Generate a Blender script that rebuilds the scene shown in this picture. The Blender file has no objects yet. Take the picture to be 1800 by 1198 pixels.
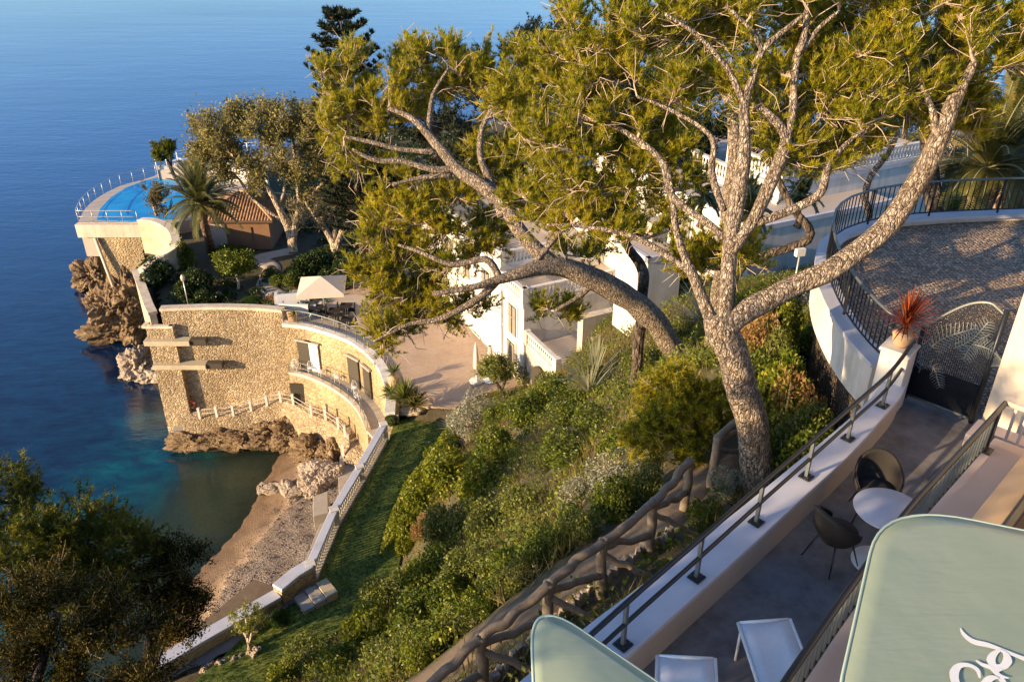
import bpy, bmesh, math, random
import numpy as np
from mathutils import Vector, Matrix, noise as mnoise

# ------------------------------------------------------------------ camera, sky, sun, exposure
SC = bpy.context.scene
COL = SC.collection
F = 1450.0; PITCH = math.radians(29.2); H = 36.0
CP, SP = math.cos(PITCH), math.sin(PITCH)
cam_d = bpy.data.cameras.new('camera'); cam = bpy.data.objects.new('camera', cam_d); COL.objects.link(cam)
cam_d.lens = F / 1800.0 * 36.0; cam_d.sensor_width = 36.0; cam_d.clip_start = 0.1; cam_d.clip_end = 60000
cam.location = (0, 0, H); cam.rotation_euler = (math.radians(90) - PITCH, 0, 0)
SC.camera = cam
SUN = Vector((-0.84, -0.455, 0.25)).normalized()
EL = math.asin(SUN.z); AZ = math.atan2(SUN.x, SUN.y)
w = bpy.data.worlds.new('World'); SC.world = w; w.use_nodes = True
wn = w.node_tree; bg = wn.nodes['Background']
sky = wn.nodes.new('ShaderNodeTexSky'); sky.sky_type = 'NISHITA'; sky.sun_disc = False
sky.sun_elevation = EL; sky.sun_rotation = AZ; sky.altitude = 50; sky.air_density = 1.0; sky.dust_density = 1.0; sky.ozone_density = 5.0
wn.links.new(sky.outputs[0], bg.inputs[0]); bg.inputs[1].default_value = 0.125
sd = bpy.data.lights.new('sun', 'SUN'); sun = bpy.data.objects.new('sun', sd); COL.objects.link(sun)
sd.energy = 5.0; sd.angle = math.radians(0.5); sd.color = (1.0, 0.71, 0.40)
sun.rotation_euler = SUN.to_track_quat('Z', 'Y').to_euler(); sun.location = (-60, -30, 80)
SC.view_settings.view_transform = 'Standard'; SC.view_settings.look = 'None'
SC.view_settings.exposure = 1.2; SC.view_settings.gamma = 1.0
SC.cycles.max_bounces = 6; SC.cycles.transparent_max_bounces = 16
try: SC.cycles.use_denoising = True
except Exception: pass

# ------------------------------------------------------------------ measuring: a point seen at (px,py) at height z / depth t
def ray(px, py):
    u = (px - 900) / F; v = (599 - py) / F
    return Vector((u, CP + v * SP, -SP + v * CP))
def at(px, py, z):
    d = ray(px, py); t = (z - H) / d.z
    return Vector((d.x * t, d.y * t, z))
def atd(px, py, t):
    d = ray(px, py); return Vector((d.x * t, d.y * t, H + d.z * t))

# ------------------------------------------------------------------ object helpers
def tag(o, label=None, cat=None, group=None, kind=None):
    if label: o['label'] = label
    if cat: o['category'] = cat
    if group: o['group'] = group
    if kind: o['kind'] = kind
    return o
def empty(name, loc, rz=0.0, label=None, cat=None, group=None):
    o = bpy.data.objects.new(name, None); COL.objects.link(o)
    o.location = loc; o.rotation_euler = (0, 0, rz); o.empty_display_size = 0.2
    return tag(o, label, cat, group)
def link_mesh(name, me, mat, parent=None, loc=None):
    o = bpy.data.objects.new(name, me); COL.objects.link(o)
    if mat is not None and not me.materials: me.materials.append(mat)
    if parent is not None: o.parent = parent
    if loc is not None: o.location = loc
    return o
def copy_tree(o, parent=None):
    c = o.copy(); COL.objects.link(c); c.parent = parent
    for ch in list(o.children): copy_tree(ch, c)
    return c

class MB:
    """collects verts and faces, then links them as one mesh object"""
    def __init__(s): s.v = []; s.f = []; s.sm = []
    def add(s, vs, fs, smooth=False):
        n = len(s.v); s.v += [tuple(p) for p in vs]
        s.f += [tuple(i + n for i in f) for f in fs]; s.sm += [smooth] * len(fs)
        return s
    def box(s, c, size, yaw=0.0, M=None, taper=1.0):
        hx, hy, hz = size[0] / 2, size[1] / 2, size[2] / 2
        R = Matrix.Rotation(yaw, 3, 'Z') if M is None else M
        vs = []
        for z in (-hz, hz):
            k = taper if z > 0 else 1.0
            for x, y in ((-hx, -hy), (hx, -hy), (hx, hy), (-hx, hy)):
                vs.append(Vector(c) + R @ Vector((x * k, y * k, z)))
        return s.add(vs, [(3, 2, 1, 0), (4, 5, 6, 7), (0, 1, 5, 4), (1, 2, 6, 5), (2, 3, 7, 6), (3, 0, 4, 7)])
    def prism(s, poly, z0, z1):
        n = len(poly)
        a = sum(poly[i][0] * poly[(i + 1) % n][1] - poly[(i + 1) % n][0] * poly[i][1] for i in range(n))
        if a < 0: poly = poly[::-1]
        vs = [(p[0], p[1], z0) for p in poly] + [(p[0], p[1], z1) for p in poly]
        fs = [tuple(range(n - 1, -1, -1)), tuple(range(n, 2 * n))] + [(i, (i + 1) % n, n + (i + 1) % n, n + i) for i in range(n)]
        return s.add(vs, fs)
    def tube(s, pts, r, n=8, caps=True, smooth=True, flat=1.0):
        pts = [Vector(p) for p in pts]; m = len(pts)
        if not hasattr(r, '__len__'): r = [r] * m
        vs = []; up = None
        for i in range(m):
            t = (pts[min(i + 1, m - 1)] - pts[max(i - 1, 0)])
            if t.length < 1e-9: t = Vector((0, 0, 1))
            t.normalize()
            if up is None:
                up = Vector((0, 0, 1)) if abs(t.z) < 0.9 else Vector((1, 0, 0))
            a = up - t * up.dot(t)
            if a.length < 1e-6: a = Vector((1, 0, 0)) - t * t.x
            a.normalize(); up = a; b = t.cross(a)
            for k in range(n):
                th = 2 * math.pi * k / n
                vs.append(pts[i] + a * (math.cos(th) * r[i] * flat) + b * (math.sin(th) * r[i]))
        fs = []
        for i in range(m - 1):
            for k in range(n):
                k2 = (k + 1) % n
                fs.append((i * n + k, i * n + k2, (i + 1) * n + k2, (i + 1) * n + k))
        if caps: fs += [tuple(range(n - 1, -1, -1)), tuple((m - 1) * n + k for k in range(n))]
        return s.add(vs, fs, smooth)
    def lathe(s, c, prof, n=16, smooth=True):
        vs = []; c = Vector(c)
        for r, z in prof:
            for k in range(n):
                th = 2 * math.pi * k / n; vs.append(c + Vector((r * math.cos(th), r * math.sin(th), z)))
        m = len(prof); fs = []
        for i in range(m - 1):
            for k in range(n):
                k2 = (k + 1) % n; fs.append((i * n + k, i * n + k2, (i + 1) * n + k2, (i + 1) * n + k))
        fs += [tuple(range(n - 1, -1, -1)), tuple((m - 1) * n + k for k in range(n))]
        return s.add(vs, fs, smooth)
    def strip(s, path, w0, w1, z0, z1):
        """a band along a 2-D path, from offset w0 to w1 (left positive), z0..z1 (numbers or lists)"""
        n = len(path)
        L = offset(path, w0); R_ = offset(path, w1)
        za = z0 if hasattr(z0, '__len__') else [z0] * n
        zb = z1 if hasattr(z1, '__len__') else [z1] * n
        vs = []
        for i in range(n):
            vs += [(L[i][0], L[i][1], za[i]), (L[i][0], L[i][1], zb[i]), (R_[i][0], R_[i][1], zb[i]), (R_[i][0], R_[i][1], za[i])]
        fs = []
        for i in range(n - 1):
            a = i * 4; b = a + 4
            for k in range(4):
                k2 = (k + 1) % 4; fs.append((a + k, a + k2, b + k2, b + k))
        fs += [(3, 2, 1, 0), tuple((n - 1) * 4 + k for k in range(4))]
        return s.add(vs, fs)
    def build(s, name, mat, parent=None, local=False, base=None, bevel=0.0):
        me = bpy.data.meshes.new(name)
        off = Vector((0, 0, 0))
        if not local:
            if parent is not None:
                q = parent
                while q is not None: off = off + q.location; q = q.parent
            else:
                if base is None:
                    arr = np.array(s.v); base = Vector((arr[:, 0].mean(), arr[:, 1].mean(), arr[:, 2].min()))
                off = Vector(base)
        me.from_pydata([(p[0] - off.x, p[1] - off.y, p[2] - off.z) for p in s.v], [], s.f)
        me.polygons.foreach_set('use_smooth', s.sm)
        bm = bmesh.new(); bm.from_mesh(me); bmesh.ops.recalc_face_normals(bm, faces=bm.faces); bm.to_mesh(me); bm.free()
        o = link_mesh(name, me, mat, parent, None if parent is not None or local else off)
        if bevel:
            m = o.modifiers.new('bevel', 'BEVEL'); m.width = bevel; m.segments = 2; m.limit_method = 'ANGLE'; m.angle_limit = 0.6
        return o

def offset(path, d):
    out = []; n = len(path)
    for i in range(n):
        a = Vector(path[max(i - 1, 0)][:2]); b = Vector(path[min(i + 1, n - 1)][:2])
        t = b - a; t.normalize() if t.length else None
        nrm = Vector((-t.y, t.x)); p = Vector(path[i][:2]) + nrm * d
        out.append((p.x, p.y))
    return out
def smooth_path(pts, k=6):
    P = [Vector(p) for p in pts]; out = []
    for i in range(len(P) - 1):
        p0 = P[max(i - 1, 0)]; p1 = P[i]; p2 = P[i + 1]; p3 = P[min(i + 2, len(P) - 1)]
        for j in range(k):
            t = j / k
            out.append(0.5 * ((2 * p1) + (p2 - p0) * t + (2 * p0 - 5 * p1 + 4 * p2 - p3) * t * t + (3 * p1 - p0 - 3 * p2 + p3) * t ** 3))
    out.append(P[-1]); return out
def resample(pts, step):
    P = [Vector(p) for p in pts]; L = [0]
    for a, b in zip(P, P[1:]): L.append(L[-1] + (b - a).length)
    n = max(1, round(L[-1] / step)); out = []; i = 0
    for k in range(n + 1):
        s = L[-1] * k / n
        while i < len(P) - 2 and L[i + 1] < s: i += 1
        f = (s - L[i]) / max(1e-9, L[i + 1] - L[i]); out.append(P[i].lerp(P[i + 1], min(1, max(0, f))))
    return out

def big_mesh(name, V, Fc, mat, attrs=None, smooth=False, nper=None):
    """fast mesh from numpy: V (n,3), Fc (m,k)"""
    me = bpy.data.meshes.new(name); k = Fc.shape[1]; m = len(Fc)
    me.vertices.add(len(V)); me.vertices.foreach_set('co', np.ascontiguousarray(V, dtype=np.float32).ravel())
    me.loops.add(m * k); me.loops.foreach_set('vertex_index', np.ascontiguousarray(Fc, dtype=np.int32).ravel())
    me.polygons.add(m); me.polygons.foreach_set('loop_start', np.arange(0, m * k, k, dtype=np.int32))
    if smooth: me.polygons.foreach_set('use_smooth', np.ones(m, dtype=bool))
    me.update(calc_edges=True)
    for nm, arr in (attrs or {}).items():
        a = me.attributes.new(nm, 'FLOAT', 'FACE'); a.data.foreach_set('value', np.ascontiguousarray(arr, dtype=np.float32))
    me.materials.append(mat); return me

# ------------------------------------------------------------------ materials
def newmat(name):
    m = bpy.data.materials.new(name); m.use_nodes = True
    nt = m.node_tree; b = nt.nodes['Principled BSDF']; return m, nt, b
def N(nt, t, **kw):
    n = nt.nodes.new(t)
    for k, v in kw.items(): setattr(n, k, v)
    return n
def ramp(nt, src, stops):
    r = nt.nodes.new('ShaderNodeValToRGB'); e = r.color_ramp.elements
    while len(e) > 1: e.remove(e[-1])
    e[0].position = stops[0][0]; e[0].color = (*stops[0][1], 1)
    for p, c in stops[1:]:
        x = e.new(p); x.color = (*c, 1)
    nt.links.new(src, r.inputs[0]); return r.outputs[0]
def coords(nt, world=True):
    if world: return nt.nodes.new('ShaderNodeNewGeometry').outputs['Position']
    return nt.nodes.new('ShaderNodeTexCoord').outputs['Object']
def scaled(nt, src, s):
    m = N(nt, 'ShaderNodeMapping'); m.inputs['Scale'].default_value = s if hasattr(s, '__len__') else (s, s, s)
    nt.links.new(src, m.inputs[0]); return m.outputs[0]
def noise_n(nt, src, scale, detail=6, rough=0.6, dist=0.0):
    n = N(nt, 'ShaderNodeTexNoise'); n.inputs['Scale'].default_value = scale; n.inputs['Detail'].default_value = detail
    n.inputs['Roughness'].default_value = rough; n.inputs['Distortion'].default_value = dist
    nt.links.new(src, n.inputs['Vector']); return n.outputs[0]
def voro(nt, src, scale, feat='F1', rnd=1.0):
    n = N(nt, 'ShaderNodeTexVoronoi'); n.feature = feat; n.inputs['Scale'].default_value = scale; n.inputs['Randomness'].default_value = rnd
    nt.links.new(src, n.inputs['Vector']); return n
def mixc(nt, fac, a, b, mode='MIX'):
    m = N(nt, 'ShaderNodeMix', data_type='RGBA', blend_type=mode)
    for i, val in ((0, fac), (6, a), (7, b)):
        if hasattr(val, 'links') or hasattr(val, 'is_output'): nt.links.new(val, m.inputs[i])
        elif i == 0: m.inputs[0].default_value = val
        else: m.inputs[i].default_value = (*val, 1)
    return m.outputs[2]
def bump(nt, b, h, strength, dist=0.02):
    n = N(nt, 'ShaderNodeBump'); n.inputs['Strength'].default_value = strength; n.inputs['Distance'].default_value = dist
    nt.links.new(h, n.inputs['Height']); nt.links.new(n.outputs[0], b.inputs['Normal']); return n
def math_n(nt, op, a, b=None, clamp=False):
    n = N(nt, 'ShaderNodeMath', operation=op, use_clamp=clamp)
    for i, v in enumerate((a, b)):
        if v is None: continue
        if hasattr(v, 'is_output'): nt.links.new(v, n.inputs[i])
        else: n.inputs[i].default_value = v
    return n.outputs[0]
def mottled(name, c1, c2, scale=3.0, rough=0.7, bs=0.15, bd=0.01, metallic=0.0, c3=None, world=False, big=0.35):
    m, nt, b = newmat(name); co = coords(nt, world)
    n1 = noise_n(nt, co, scale, 8, 0.65); stops = [(0.3, c1), (0.7, c2)]
    if c3: stops = [(0.25, c1), (0.5, c2), (0.78, c3)]
    col = ramp(nt, n1, stops)
    n2 = noise_n(nt, co, big, 3)
    col = mixc(nt, 0.35, col, ramp(nt, n2, [(0.3, tuple(x * .7 for x in c1)), (0.7, c2)]))
    nt.links.new(col, b.inputs['Base Color']); b.inputs['Roughness'].default_value = rough; b.inputs['Metallic'].default_value = metallic
    bump(nt, b, noise_n(nt, co, scale * 6, 6), bs, bd); return m
def stained(name, c1, c2, amt=.55):
    m = mottled(name, c1, c2, 4, .85, .15, .006); nt = m.node_tree; b = nt.nodes['Principled BSDF']; co = coords(nt, True)
    src = b.inputs['Base Color'].links[0].from_socket
    st = ramp(nt, noise_n(nt, scaled(nt, co, (2.2, 2.2, .22)), 1.0, 6, .7), [(.36, (.62, .58, .52)), (.56, (1, 1, 1))])
    bl = ramp(nt, noise_n(nt, co, .5, 5, .7), [(.35, (.82, .79, .74)), (.6, (1, 1, 1))])
    c = mixc(nt, amt, src, mixc(nt, 1.0, mixc(nt, 1.0, src, st, 'MULTIPLY'), bl, 'MULTIPLY'))
    nt.links.new(c, b.inputs['Base Color']); return m
def masonry(name, cols, mortar, scale=2.6, sx=1.0, bs=0.9, width=0.07, bd=0.06):
    m, nt, b = newmat(name); co = coords(nt, True)
    nz = N(nt, 'ShaderNodeTexNoise'); nz.inputs['Scale'].default_value = 1.7; nt.links.new(co, nz.inputs['Vector'])
    d = N(nt, 'ShaderNodeVectorMath', operation='MULTIPLY_ADD'); nt.links.new(nz.outputs['Color'], d.inputs[0]); d.inputs[1].default_value = (.25, .25, .25); nt.links.new(co, d.inputs[2])
    s = scaled(nt, d.outputs[0], (scale * sx, scale * sx, scale * 1.5))
    v1 = voro(nt, s, 1.0, 'F1'); v2 = voro(nt, s, 1.0, 'DISTANCE_TO_EDGE')
    sep = N(nt, 'ShaderNodeSeparateColor'); nt.links.new(v1.outputs['Color'], sep.inputs[0])
    c = ramp(nt, sep.outputs[0], [(i / (len(cols) - 1), k) for i, k in enumerate(cols)])
    c = mixc(nt, 0.35, c, ramp(nt, noise_n(nt, co, 9, 6), [(0.3, cols[0]), (0.7, cols[-1])]))
    st = ramp(nt, noise_n(nt, scaled(nt, co, (1, 1, .35)), 0.35, 5), [(0.42, (.62, .6, .58)), (0.6, (1, 1, 1))])
    c = mixc(nt, 1.0, c, st, 'MULTIPLY')
    e = ramp(nt, v2.outputs['Distance'], [(0.0, (0, 0, 0)), (width, (1, 1, 1))])
    c = mixc(nt, e, mortar, c)
    nt.links.new(c, b.inputs['Base Color']); b.inputs['Roughness'].default_value = 0.9
    h = math_n(nt, 'ADD', ramp(nt, v2.outputs['Distance'], [(0.0, (0, 0, 0)), (0.22, (1, 1, 1))]), math_n(nt, 'MULTIPLY', noise_n(nt, co, 14, 6), 0.5))
    h = math_n(nt, 'ADD', h, math_n(nt, 'MULTIPLY', sep.outputs[1], 0.8))
    bump(nt, b, h, bs, bd); return m
def leafmat(name, cols, trans=0.35, rough=0.55, nscale=0.8, attr='tint'):
    m, nt, b = newmat(name)
    a = N(nt, 'ShaderNodeAttribute'); a.attribute_name = attr
    co = coords(nt, True); nz = noise_n(nt, co, nscale, 3)
    f = math_n(nt, 'ADD', math_n(nt, 'MULTIPLY', a.outputs['Fac'], 0.75), math_n(nt, 'MULTIPLY', math_n(nt, 'SUBTRACT', nz, 0.35), 0.8), True)
    c = ramp(nt, f, [(i / (len(cols) - 1), k) for i, k in enumerate(cols)])
    nt.links.new(c, b.inputs['Base Color']); b.inputs['Roughness'].default_value = rough
    b.inputs['Specular IOR Level'].default_value = 0.35
    t = N(nt, 'ShaderNodeBsdfTranslucent'); nt.links.new(c, t.inputs[0])
    mx = N(nt, 'ShaderNodeMixShader'); mx.inputs[0].default_value = trans
    nt.links.new(b.outputs[0], mx.inputs[1]); nt.links.new(t.outputs[0], mx.inputs[2])
    nt.links.new(mx.outputs[0], nt.nodes['Material Output'].inputs[0]); return m
def barkmat(name, c1, c2, c3, scale=9, bs=1.0, bd=0.03):
    m, nt, b = newmat(name); co = coords(nt, True)
    s = scaled(nt, co, (1, 1, .45)); v = voro(nt, s, scale, 'DISTANCE_TO_EDGE'); v1 = voro(nt, s, scale, 'F1')
    sep = N(nt, 'ShaderNodeSeparateColor'); nt.links.new(v1.outputs['Color'], sep.inputs[0])
    n = noise_n(nt, co, scale * 2.2, 8, .7)
    f = math_n(nt, 'ADD', math_n(nt, 'MULTIPLY', n, .65), math_n(nt, 'MULTIPLY', sep.outputs[0], .35))
    c = ramp(nt, f, [(0.32, c1), (0.5, c2), (0.68, c3)])
    e = ramp(nt, v.outputs['Distance'], [(0.0, (0.45, 0.42, 0.40)), (0.10, (1, 1, 1))])
    nt.links.new(mixc(nt, 1.0, c, e, 'MULTIPLY'), b.inputs['Base Color']); b.inputs['Roughness'].default_value = .92
    wv = N(nt, 'ShaderNodeVectorMath', operation='MULTIPLY_ADD'); nzz = N(nt, 'ShaderNodeTexNoise'); nzz.inputs['Scale'].default_value = scale * .2; nt.links.new(co, nzz.inputs['Vector'])
    nt.links.new(nzz.outputs['Color'], wv.inputs[0]); wv.inputs[1].default_value = (3 / scale,) * 3; nt.links.new(s, wv.inputs[2])
    v3 = voro(nt, wv.outputs[0], scale * .42, 'DISTANCE_TO_EDGE'); big = ramp(nt, v3.outputs['Distance'], [(0, (.38, .34, .30)), (.08, (1, 1, 1))])
    nt.links.new(mixc(nt, 1.0, mixc(nt, 1.0, c, e, 'MULTIPLY'), big, 'MULTIPLY'), b.inputs['Base Color'])
    h = math_n(nt, 'ADD', ramp(nt, v.outputs['Distance'], [(0, (0, 0, 0)), (.2, (1, 1, 1))]), math_n(nt, 'MULTIPLY', n, .8))
    h = math_n(nt, 'ADD', h, math_n(nt, 'MULTIPLY', ramp(nt, v3.outputs['Distance'], [(0, (0, 0, 0)), (.16, (1, 1, 1))]), 1.5))
    bump(nt, b, h, bs, bd); return m
def plain(name, c, rough=0.6, metallic=0.0, bs=0.05, var=0.12, scale=5):
    return mottled(name, tuple(x * (1 - var) for x in c), tuple(min(1, x * (1 + var)) for x in c), scale, rough, bs, 0.005, metallic)

M = {}
M['stone'] = masonry('rubble_stone', [(.24, .165, .10), (.42, .31, .18), (.56, .44, .27), (.68, .57, .38)], (.36, .275, .17), 4.6)
M['stone2'] = masonry('coursed_stone', [(.34, .245, .13), (.50, .38, .21), (.58, .46, .28)], (.46, .36, .21), 3.2, bs=.8)
M['stone_plain'] = mottled('weathered_render', (.36, .30, .20), (.52, .45, .32), 2.5, .9, .3, .02)
M['white'] = stained('white_stucco', (.64, .61, .56), (.74, .72, .68))
M['cream'] = stained('cream_stucco', (.60, .51, .39), (.70, .62, .50), .6)
M['coping'] = mottled('painted_coping', (.38, .39, .44), (.54, .55, .60), 1.1, .55, .25, .006, c3=(.60, .61, .66))
M['plain_beige'] = mottled('beige_render', (.42, .36, .30), (.50, .43, .36), 3, .85, .2, .005)  # own beige of the wall body, also used on floors and paths
M['concrete'] = mottled('concrete', (.30, .27, .23), (.42, .38, .32), 3, .85, .3, .01)
M['terrace'] = stained('grey_terrace_concrete', (.13, .13, .14), (.25, .247, .255), .9)
M['trim_brown'] = mottled('brown_floor', (.20, .12, .07), (.28, .18, .11), 2, .6, .1, .004)
M['ochre'] = mottled('ochre_render', (.50, .33, .17), (.60, .42, .24), 2, .8, .15, .004)
M['ledge'] = mottled('pink_beige_render', (.55, .43, .35), (.64, .52, .43), 2, .8, .15, .004)
M['black'] = plain('black_metal', (.022, .024, .028), .35, .3)
M['grey_metal'] = plain('grey_metal', (.16, .18, .18), .4, .5)
M['lt_metal'] = plain('pale_metal', (.5, .5, .5), .4, .4)
M['green_metal'] = plain('frond_metal', (.20, .21, .19), .45, .4)
M['fabric_dark'] = mottled('charcoal_upholstery', (.012, .010, .009), (.022, .018, .015), 40, .85, .3, .003)
M['fabric_tan'] = mottled('taupe_shell', (.010, .008, .006), (.020, .015, .011), 30, .7, .2, .003)
M['white_fabric'] = mottled('white_sling_fabric', (.60, .62, .66), (.70, .72, .75), 30, .75, .15, .002)
M['white_metal'] = plain('white_metal', (.78, .78, .78), .4)
M['table'] = mottled('pale_grey_tabletop', (.36, .36, .41), (.44, .44, .49), 6, .35, .03, .001)
M['canvas'] = mottled('beige_canvas', (.55, .48, .38), (.66, .58, .47), 10, .85, .15, .004)
M['faux_wood'] = mottled('sculpted_wood', (.11, .083, .056), (.22, .175, .125), 9, .9, .8, .012, c3=(.31, .25, .18))
M['soil'] = mottled('soil', (.04, .032, .016), (.10, .08, .04), 1.2, .95, .8, .05, c3=(.07, .07, .025), world=True)
M['path'] = mottled('path_gravel', (.10, .072, .045), (.19, .14, .09), 2.4, .95, .5, .02, world=True)
M['grey_path'] = mottled('grey_path', (.15, .14, .14), (.23, .21, .20), 2, .9, .3, .01, world=True)
M['rock'] = mottled('coastal_rock', (.07, .045, .025), (.28, .195, .105), 1.6, .95, 1.0, .12, c3=(.44, .33, .20), world=True, big=.5)
for _m in ('rock',):
    nt_ = M[_m].node_tree; b_ = nt_.nodes['Principled BSDF']; src_ = b_.inputs['Base Color'].links[0].from_socket; co_ = coords(nt_, True)
    sp_ = N(nt_, 'ShaderNodeSeparateXYZ'); nt_.links.new(co_, sp_.inputs[0])
    wet = ramp(nt_, math_n(nt_, 'ADD', sp_.outputs[2], math_n(nt_, 'MULTIPLY', noise_n(nt_, co_, 1.2, 4), .8)), [(.45, (.30, .27, .22)), (.85, (1, 1, 1))])
    strata = ramp(nt_, noise_n(nt_, scaled(nt_, co_, (.35, .35, 3.2)), 1.3, 6, .7, .5), [(.40, (.55, .50, .45)), (.55, (1, 1, 1))])
    nt_.links.new(mixc(nt_, 1.0, mixc(nt_, 1.0, src_, wet, 'MULTIPLY'), strata, 'MULTIPLY'), b_.inputs['Base Color'])
M['rock_pale'] = mottled('pale_rock', (.20, .15, .11), (.40, .33, .25), 1.8, .95, .9, .08, c3=(.50, .43, .34), world=True)
M['tiles_edge'] = plain('wood_fascia', (.10, .055, .03), .7)
M['door'] = plain('dark_shutter', (.055, .045, .032), .6)
M['shutter'] = plain('cream_shutter', (.24, .21, .16), .6)
M['glass'] = plain('window_glass', (.03, .035, .04), .08)
M['terracotta'] = mottled('terracotta', (.42, .26, .15), (.52, .34, .20), 5, .8, .1, .004)
M['orange'] = plain('lifebuoy_orange', (.65, .09, .02), .5)
M['rope'] = plain('pale_rope', (.55, .50, .42), .8)
M['wood_wall'] = mottled('brown_render', (.16, .085, .045), (.22, .12, .065), 3, .85, .2, .01)
M['bark'] = barkmat('pine_bark', (.16, .12, .085), (.38, .30, .22), (.62, .52, .41), 30, .9, .03)
M['twig'] = mottled('pine_twig', (.34, .25, .18), (.52, .41, .31), 6, .9, .2, .005)
M['bark_pale'] = barkmat('pale_bark', (.28, .22, .15), (.50, .41, .30), (.66, .56, .43), 7)
M['bark_dark'] = barkmat('dark_bark', (.04, .03, .022), (.10, .075, .055), (.17, .13, .10), 9)
M['palm_bark'] = barkmat('palm_bark', (.10, .07, .045), (.24, .17, .11), (.34, .25, .17), 6, 1.0, .05)
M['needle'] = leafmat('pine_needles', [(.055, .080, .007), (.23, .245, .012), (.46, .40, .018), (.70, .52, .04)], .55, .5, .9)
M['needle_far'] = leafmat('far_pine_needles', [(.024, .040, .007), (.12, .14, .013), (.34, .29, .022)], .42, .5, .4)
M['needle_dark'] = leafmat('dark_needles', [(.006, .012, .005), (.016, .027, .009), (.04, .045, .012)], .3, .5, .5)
M['fig_leaf'] = leafmat('olive_brown_leaves', [(.08, .09, .025), (.22, .20, .05), (.42, .35, .10)], .4, .6, .5)
M['palm_leaf'] = leafmat('palm_leaves', [(.04, .05, .014), (.12, .125, .03), (.26, .22, .06)], .3, .45, .6)
M['palm_leaf2'] = leafmat('yellow_palm_leaves', [(.12, .10, .02), (.32, .24, .04), (.50, .36, .08)], .4, .45, .6)
M['leaf_green'] = leafmat('green_leaves', [(.025, .045, .007), (.11, .155, .016), (.34, .33, .03)], .4, .4, .9)
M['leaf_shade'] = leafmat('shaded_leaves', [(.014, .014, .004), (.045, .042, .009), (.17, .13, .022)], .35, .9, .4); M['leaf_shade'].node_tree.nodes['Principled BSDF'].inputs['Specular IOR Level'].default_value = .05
M['leaf_bright'] = leafmat('yellow_green_leaves', [(.07, .10, .008), (.19, .22, .016), (.38, .35, .03)], .42, .45, .9)
M['leaf_olive'] = leafmat('olive_leaves', [(.04, .06, .012), (.15, .175, .03), (.32, .32, .06)], .38, .5, .9)
M['leaf_silver'] = leafmat('silver_leaves', [(.10, .115, .07), (.27, .275, .19), (.52, .50, .38)], .3, .6, .9)
M['leaf_dark'] = leafmat('dark_glossy_leaves', [(.010, .022, .006), (.035, .06, .013), (.09, .12, .025)], .3, .35, .8)
M['leaf_dry'] = leafmat('dry_orange_leaves', [(.15, .08, .03), (.30, .17, .06), (.45, .28, .11)], .4, .7, .8)
M['leaf_hedge'] = leafmat('hedge_leaves', [(.02, .04, .006), (.05, .10, .012), (.09, .15, .02)], .35, .5, 1.2)
M['dry_grass'] = leafmat('dry_grass', [(.07, .06, .02), (.17, .14, .045), (.30, .24, .10)], .35, .7, .7)
M['leaf_red'] = leafmat('red_leaves', [(.09, .012, .008), (.26, .05, .02), (.50, .16, .035)], .4, .4, 3.0)
M['agave'] = leafmat('agave_leaves', [(.12, .13, .07), (.26, .26, .15), (.42, .40, .26)], .25, .5, 1)

M['pebble'] = mottled('beach_pebbles', (.10, .08, .065), (.28, .23, .18), 2.2, .8, .2, .01, world=True)
def grass_mat():
    m, nt, b = newmat('lawn_grass'); co = coords(nt, True)
    c = ramp(nt, noise_n(nt, co, 18, 6, .7), [(.3, (.04, .07, .009)), (.7, (.13, .18, .02))])
    c = mixc(nt, .5, c, ramp(nt, noise_n(nt, co, .7, 4), [(.35, (.06, .10, .010)), (.65, (.20, .21, .026))]))
    nt.links.new(c, b.inputs['Base Color']); b.inputs['Roughness'].default_value = .85
    bump(nt, b, noise_n(nt, co, 30, 5), .8, .05); return m
M['grass'] = grass_mat()
def paving_mat():
    m, nt, b = newmat('courtyard_paving'); co = coords(nt, True)
    mp = N(nt, 'ShaderNodeMapping'); mp.inputs['Rotation'].default_value = (0, 0, -.35); nt.links.new(co, mp.inputs[0])
    br = N(nt, 'ShaderNodeTexBrick'); br.inputs['Scale'].default_value = 3.2; br.inputs['Mortar Size'].default_value = .018
    br.inputs['Color1'].default_value = (.33, .235, .165, 1); br.inputs['Color2'].default_value = (.46, .35, .26, 1); br.inputs['Mortar'].default_value = (.24, .18, .13, 1)
    nt.links.new(mp.outputs[0], br.inputs['Vector'])
    c = mixc(nt, .45, br.outputs[0], ramp(nt, noise_n(nt, co, .6, 5), [(.3, (.30, .21, .14)), (.7, (.52, .40, .30))]))
    nt.links.new(c, b.inputs['Base Color']); b.inputs['Roughness'].default_value = .85
    bump(nt, b, br.outputs['Fac'], -.4, .01); return m
M['paving'] = paving_mat()
def cobble_mat():
    m, nt, b = newmat('cobblestones'); co = coords(nt, True)
    v = voro(nt, co, 13, 'DISTANCE_TO_EDGE', .55); v1 = voro(nt, co, 13, 'F1', .55)
    sep = N(nt, 'ShaderNodeSeparateColor'); nt.links.new(v1.outputs['Color'], sep.inputs[0])
    c = ramp(nt, sep.outputs[0], [(0, (.20, .15, .105)), (.5, (.36, .265, .185)), (1, (.50, .38, .27))])
    e = ramp(nt, v.outputs['Distance'], [(0, (0, 0, 0)), (.14, (1, 1, 1))])
    c = mixc(nt, e, (.045, .038, .032), c)
    st = ramp(nt, noise_n(nt, scaled(nt, co, (1, 3, 1)), .8, 6), [(.62, (0, 0, 0)), (.72, (1, 1, 1))])
    c = mixc(nt, math_n(nt, 'MULTIPLY', st, .25), c, (.4, .37, .33))
    nt.links.new(c, b.inputs['Base Color']); b.inputs['Roughness'].default_value = .75
    bump(nt, b, ramp(nt, v.outputs['Distance'], [(0, (0, 0, 0)), (.3, (1, 1, 1))]), 1.0, .03); return m
M['cobble'] = cobble_mat()
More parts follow.
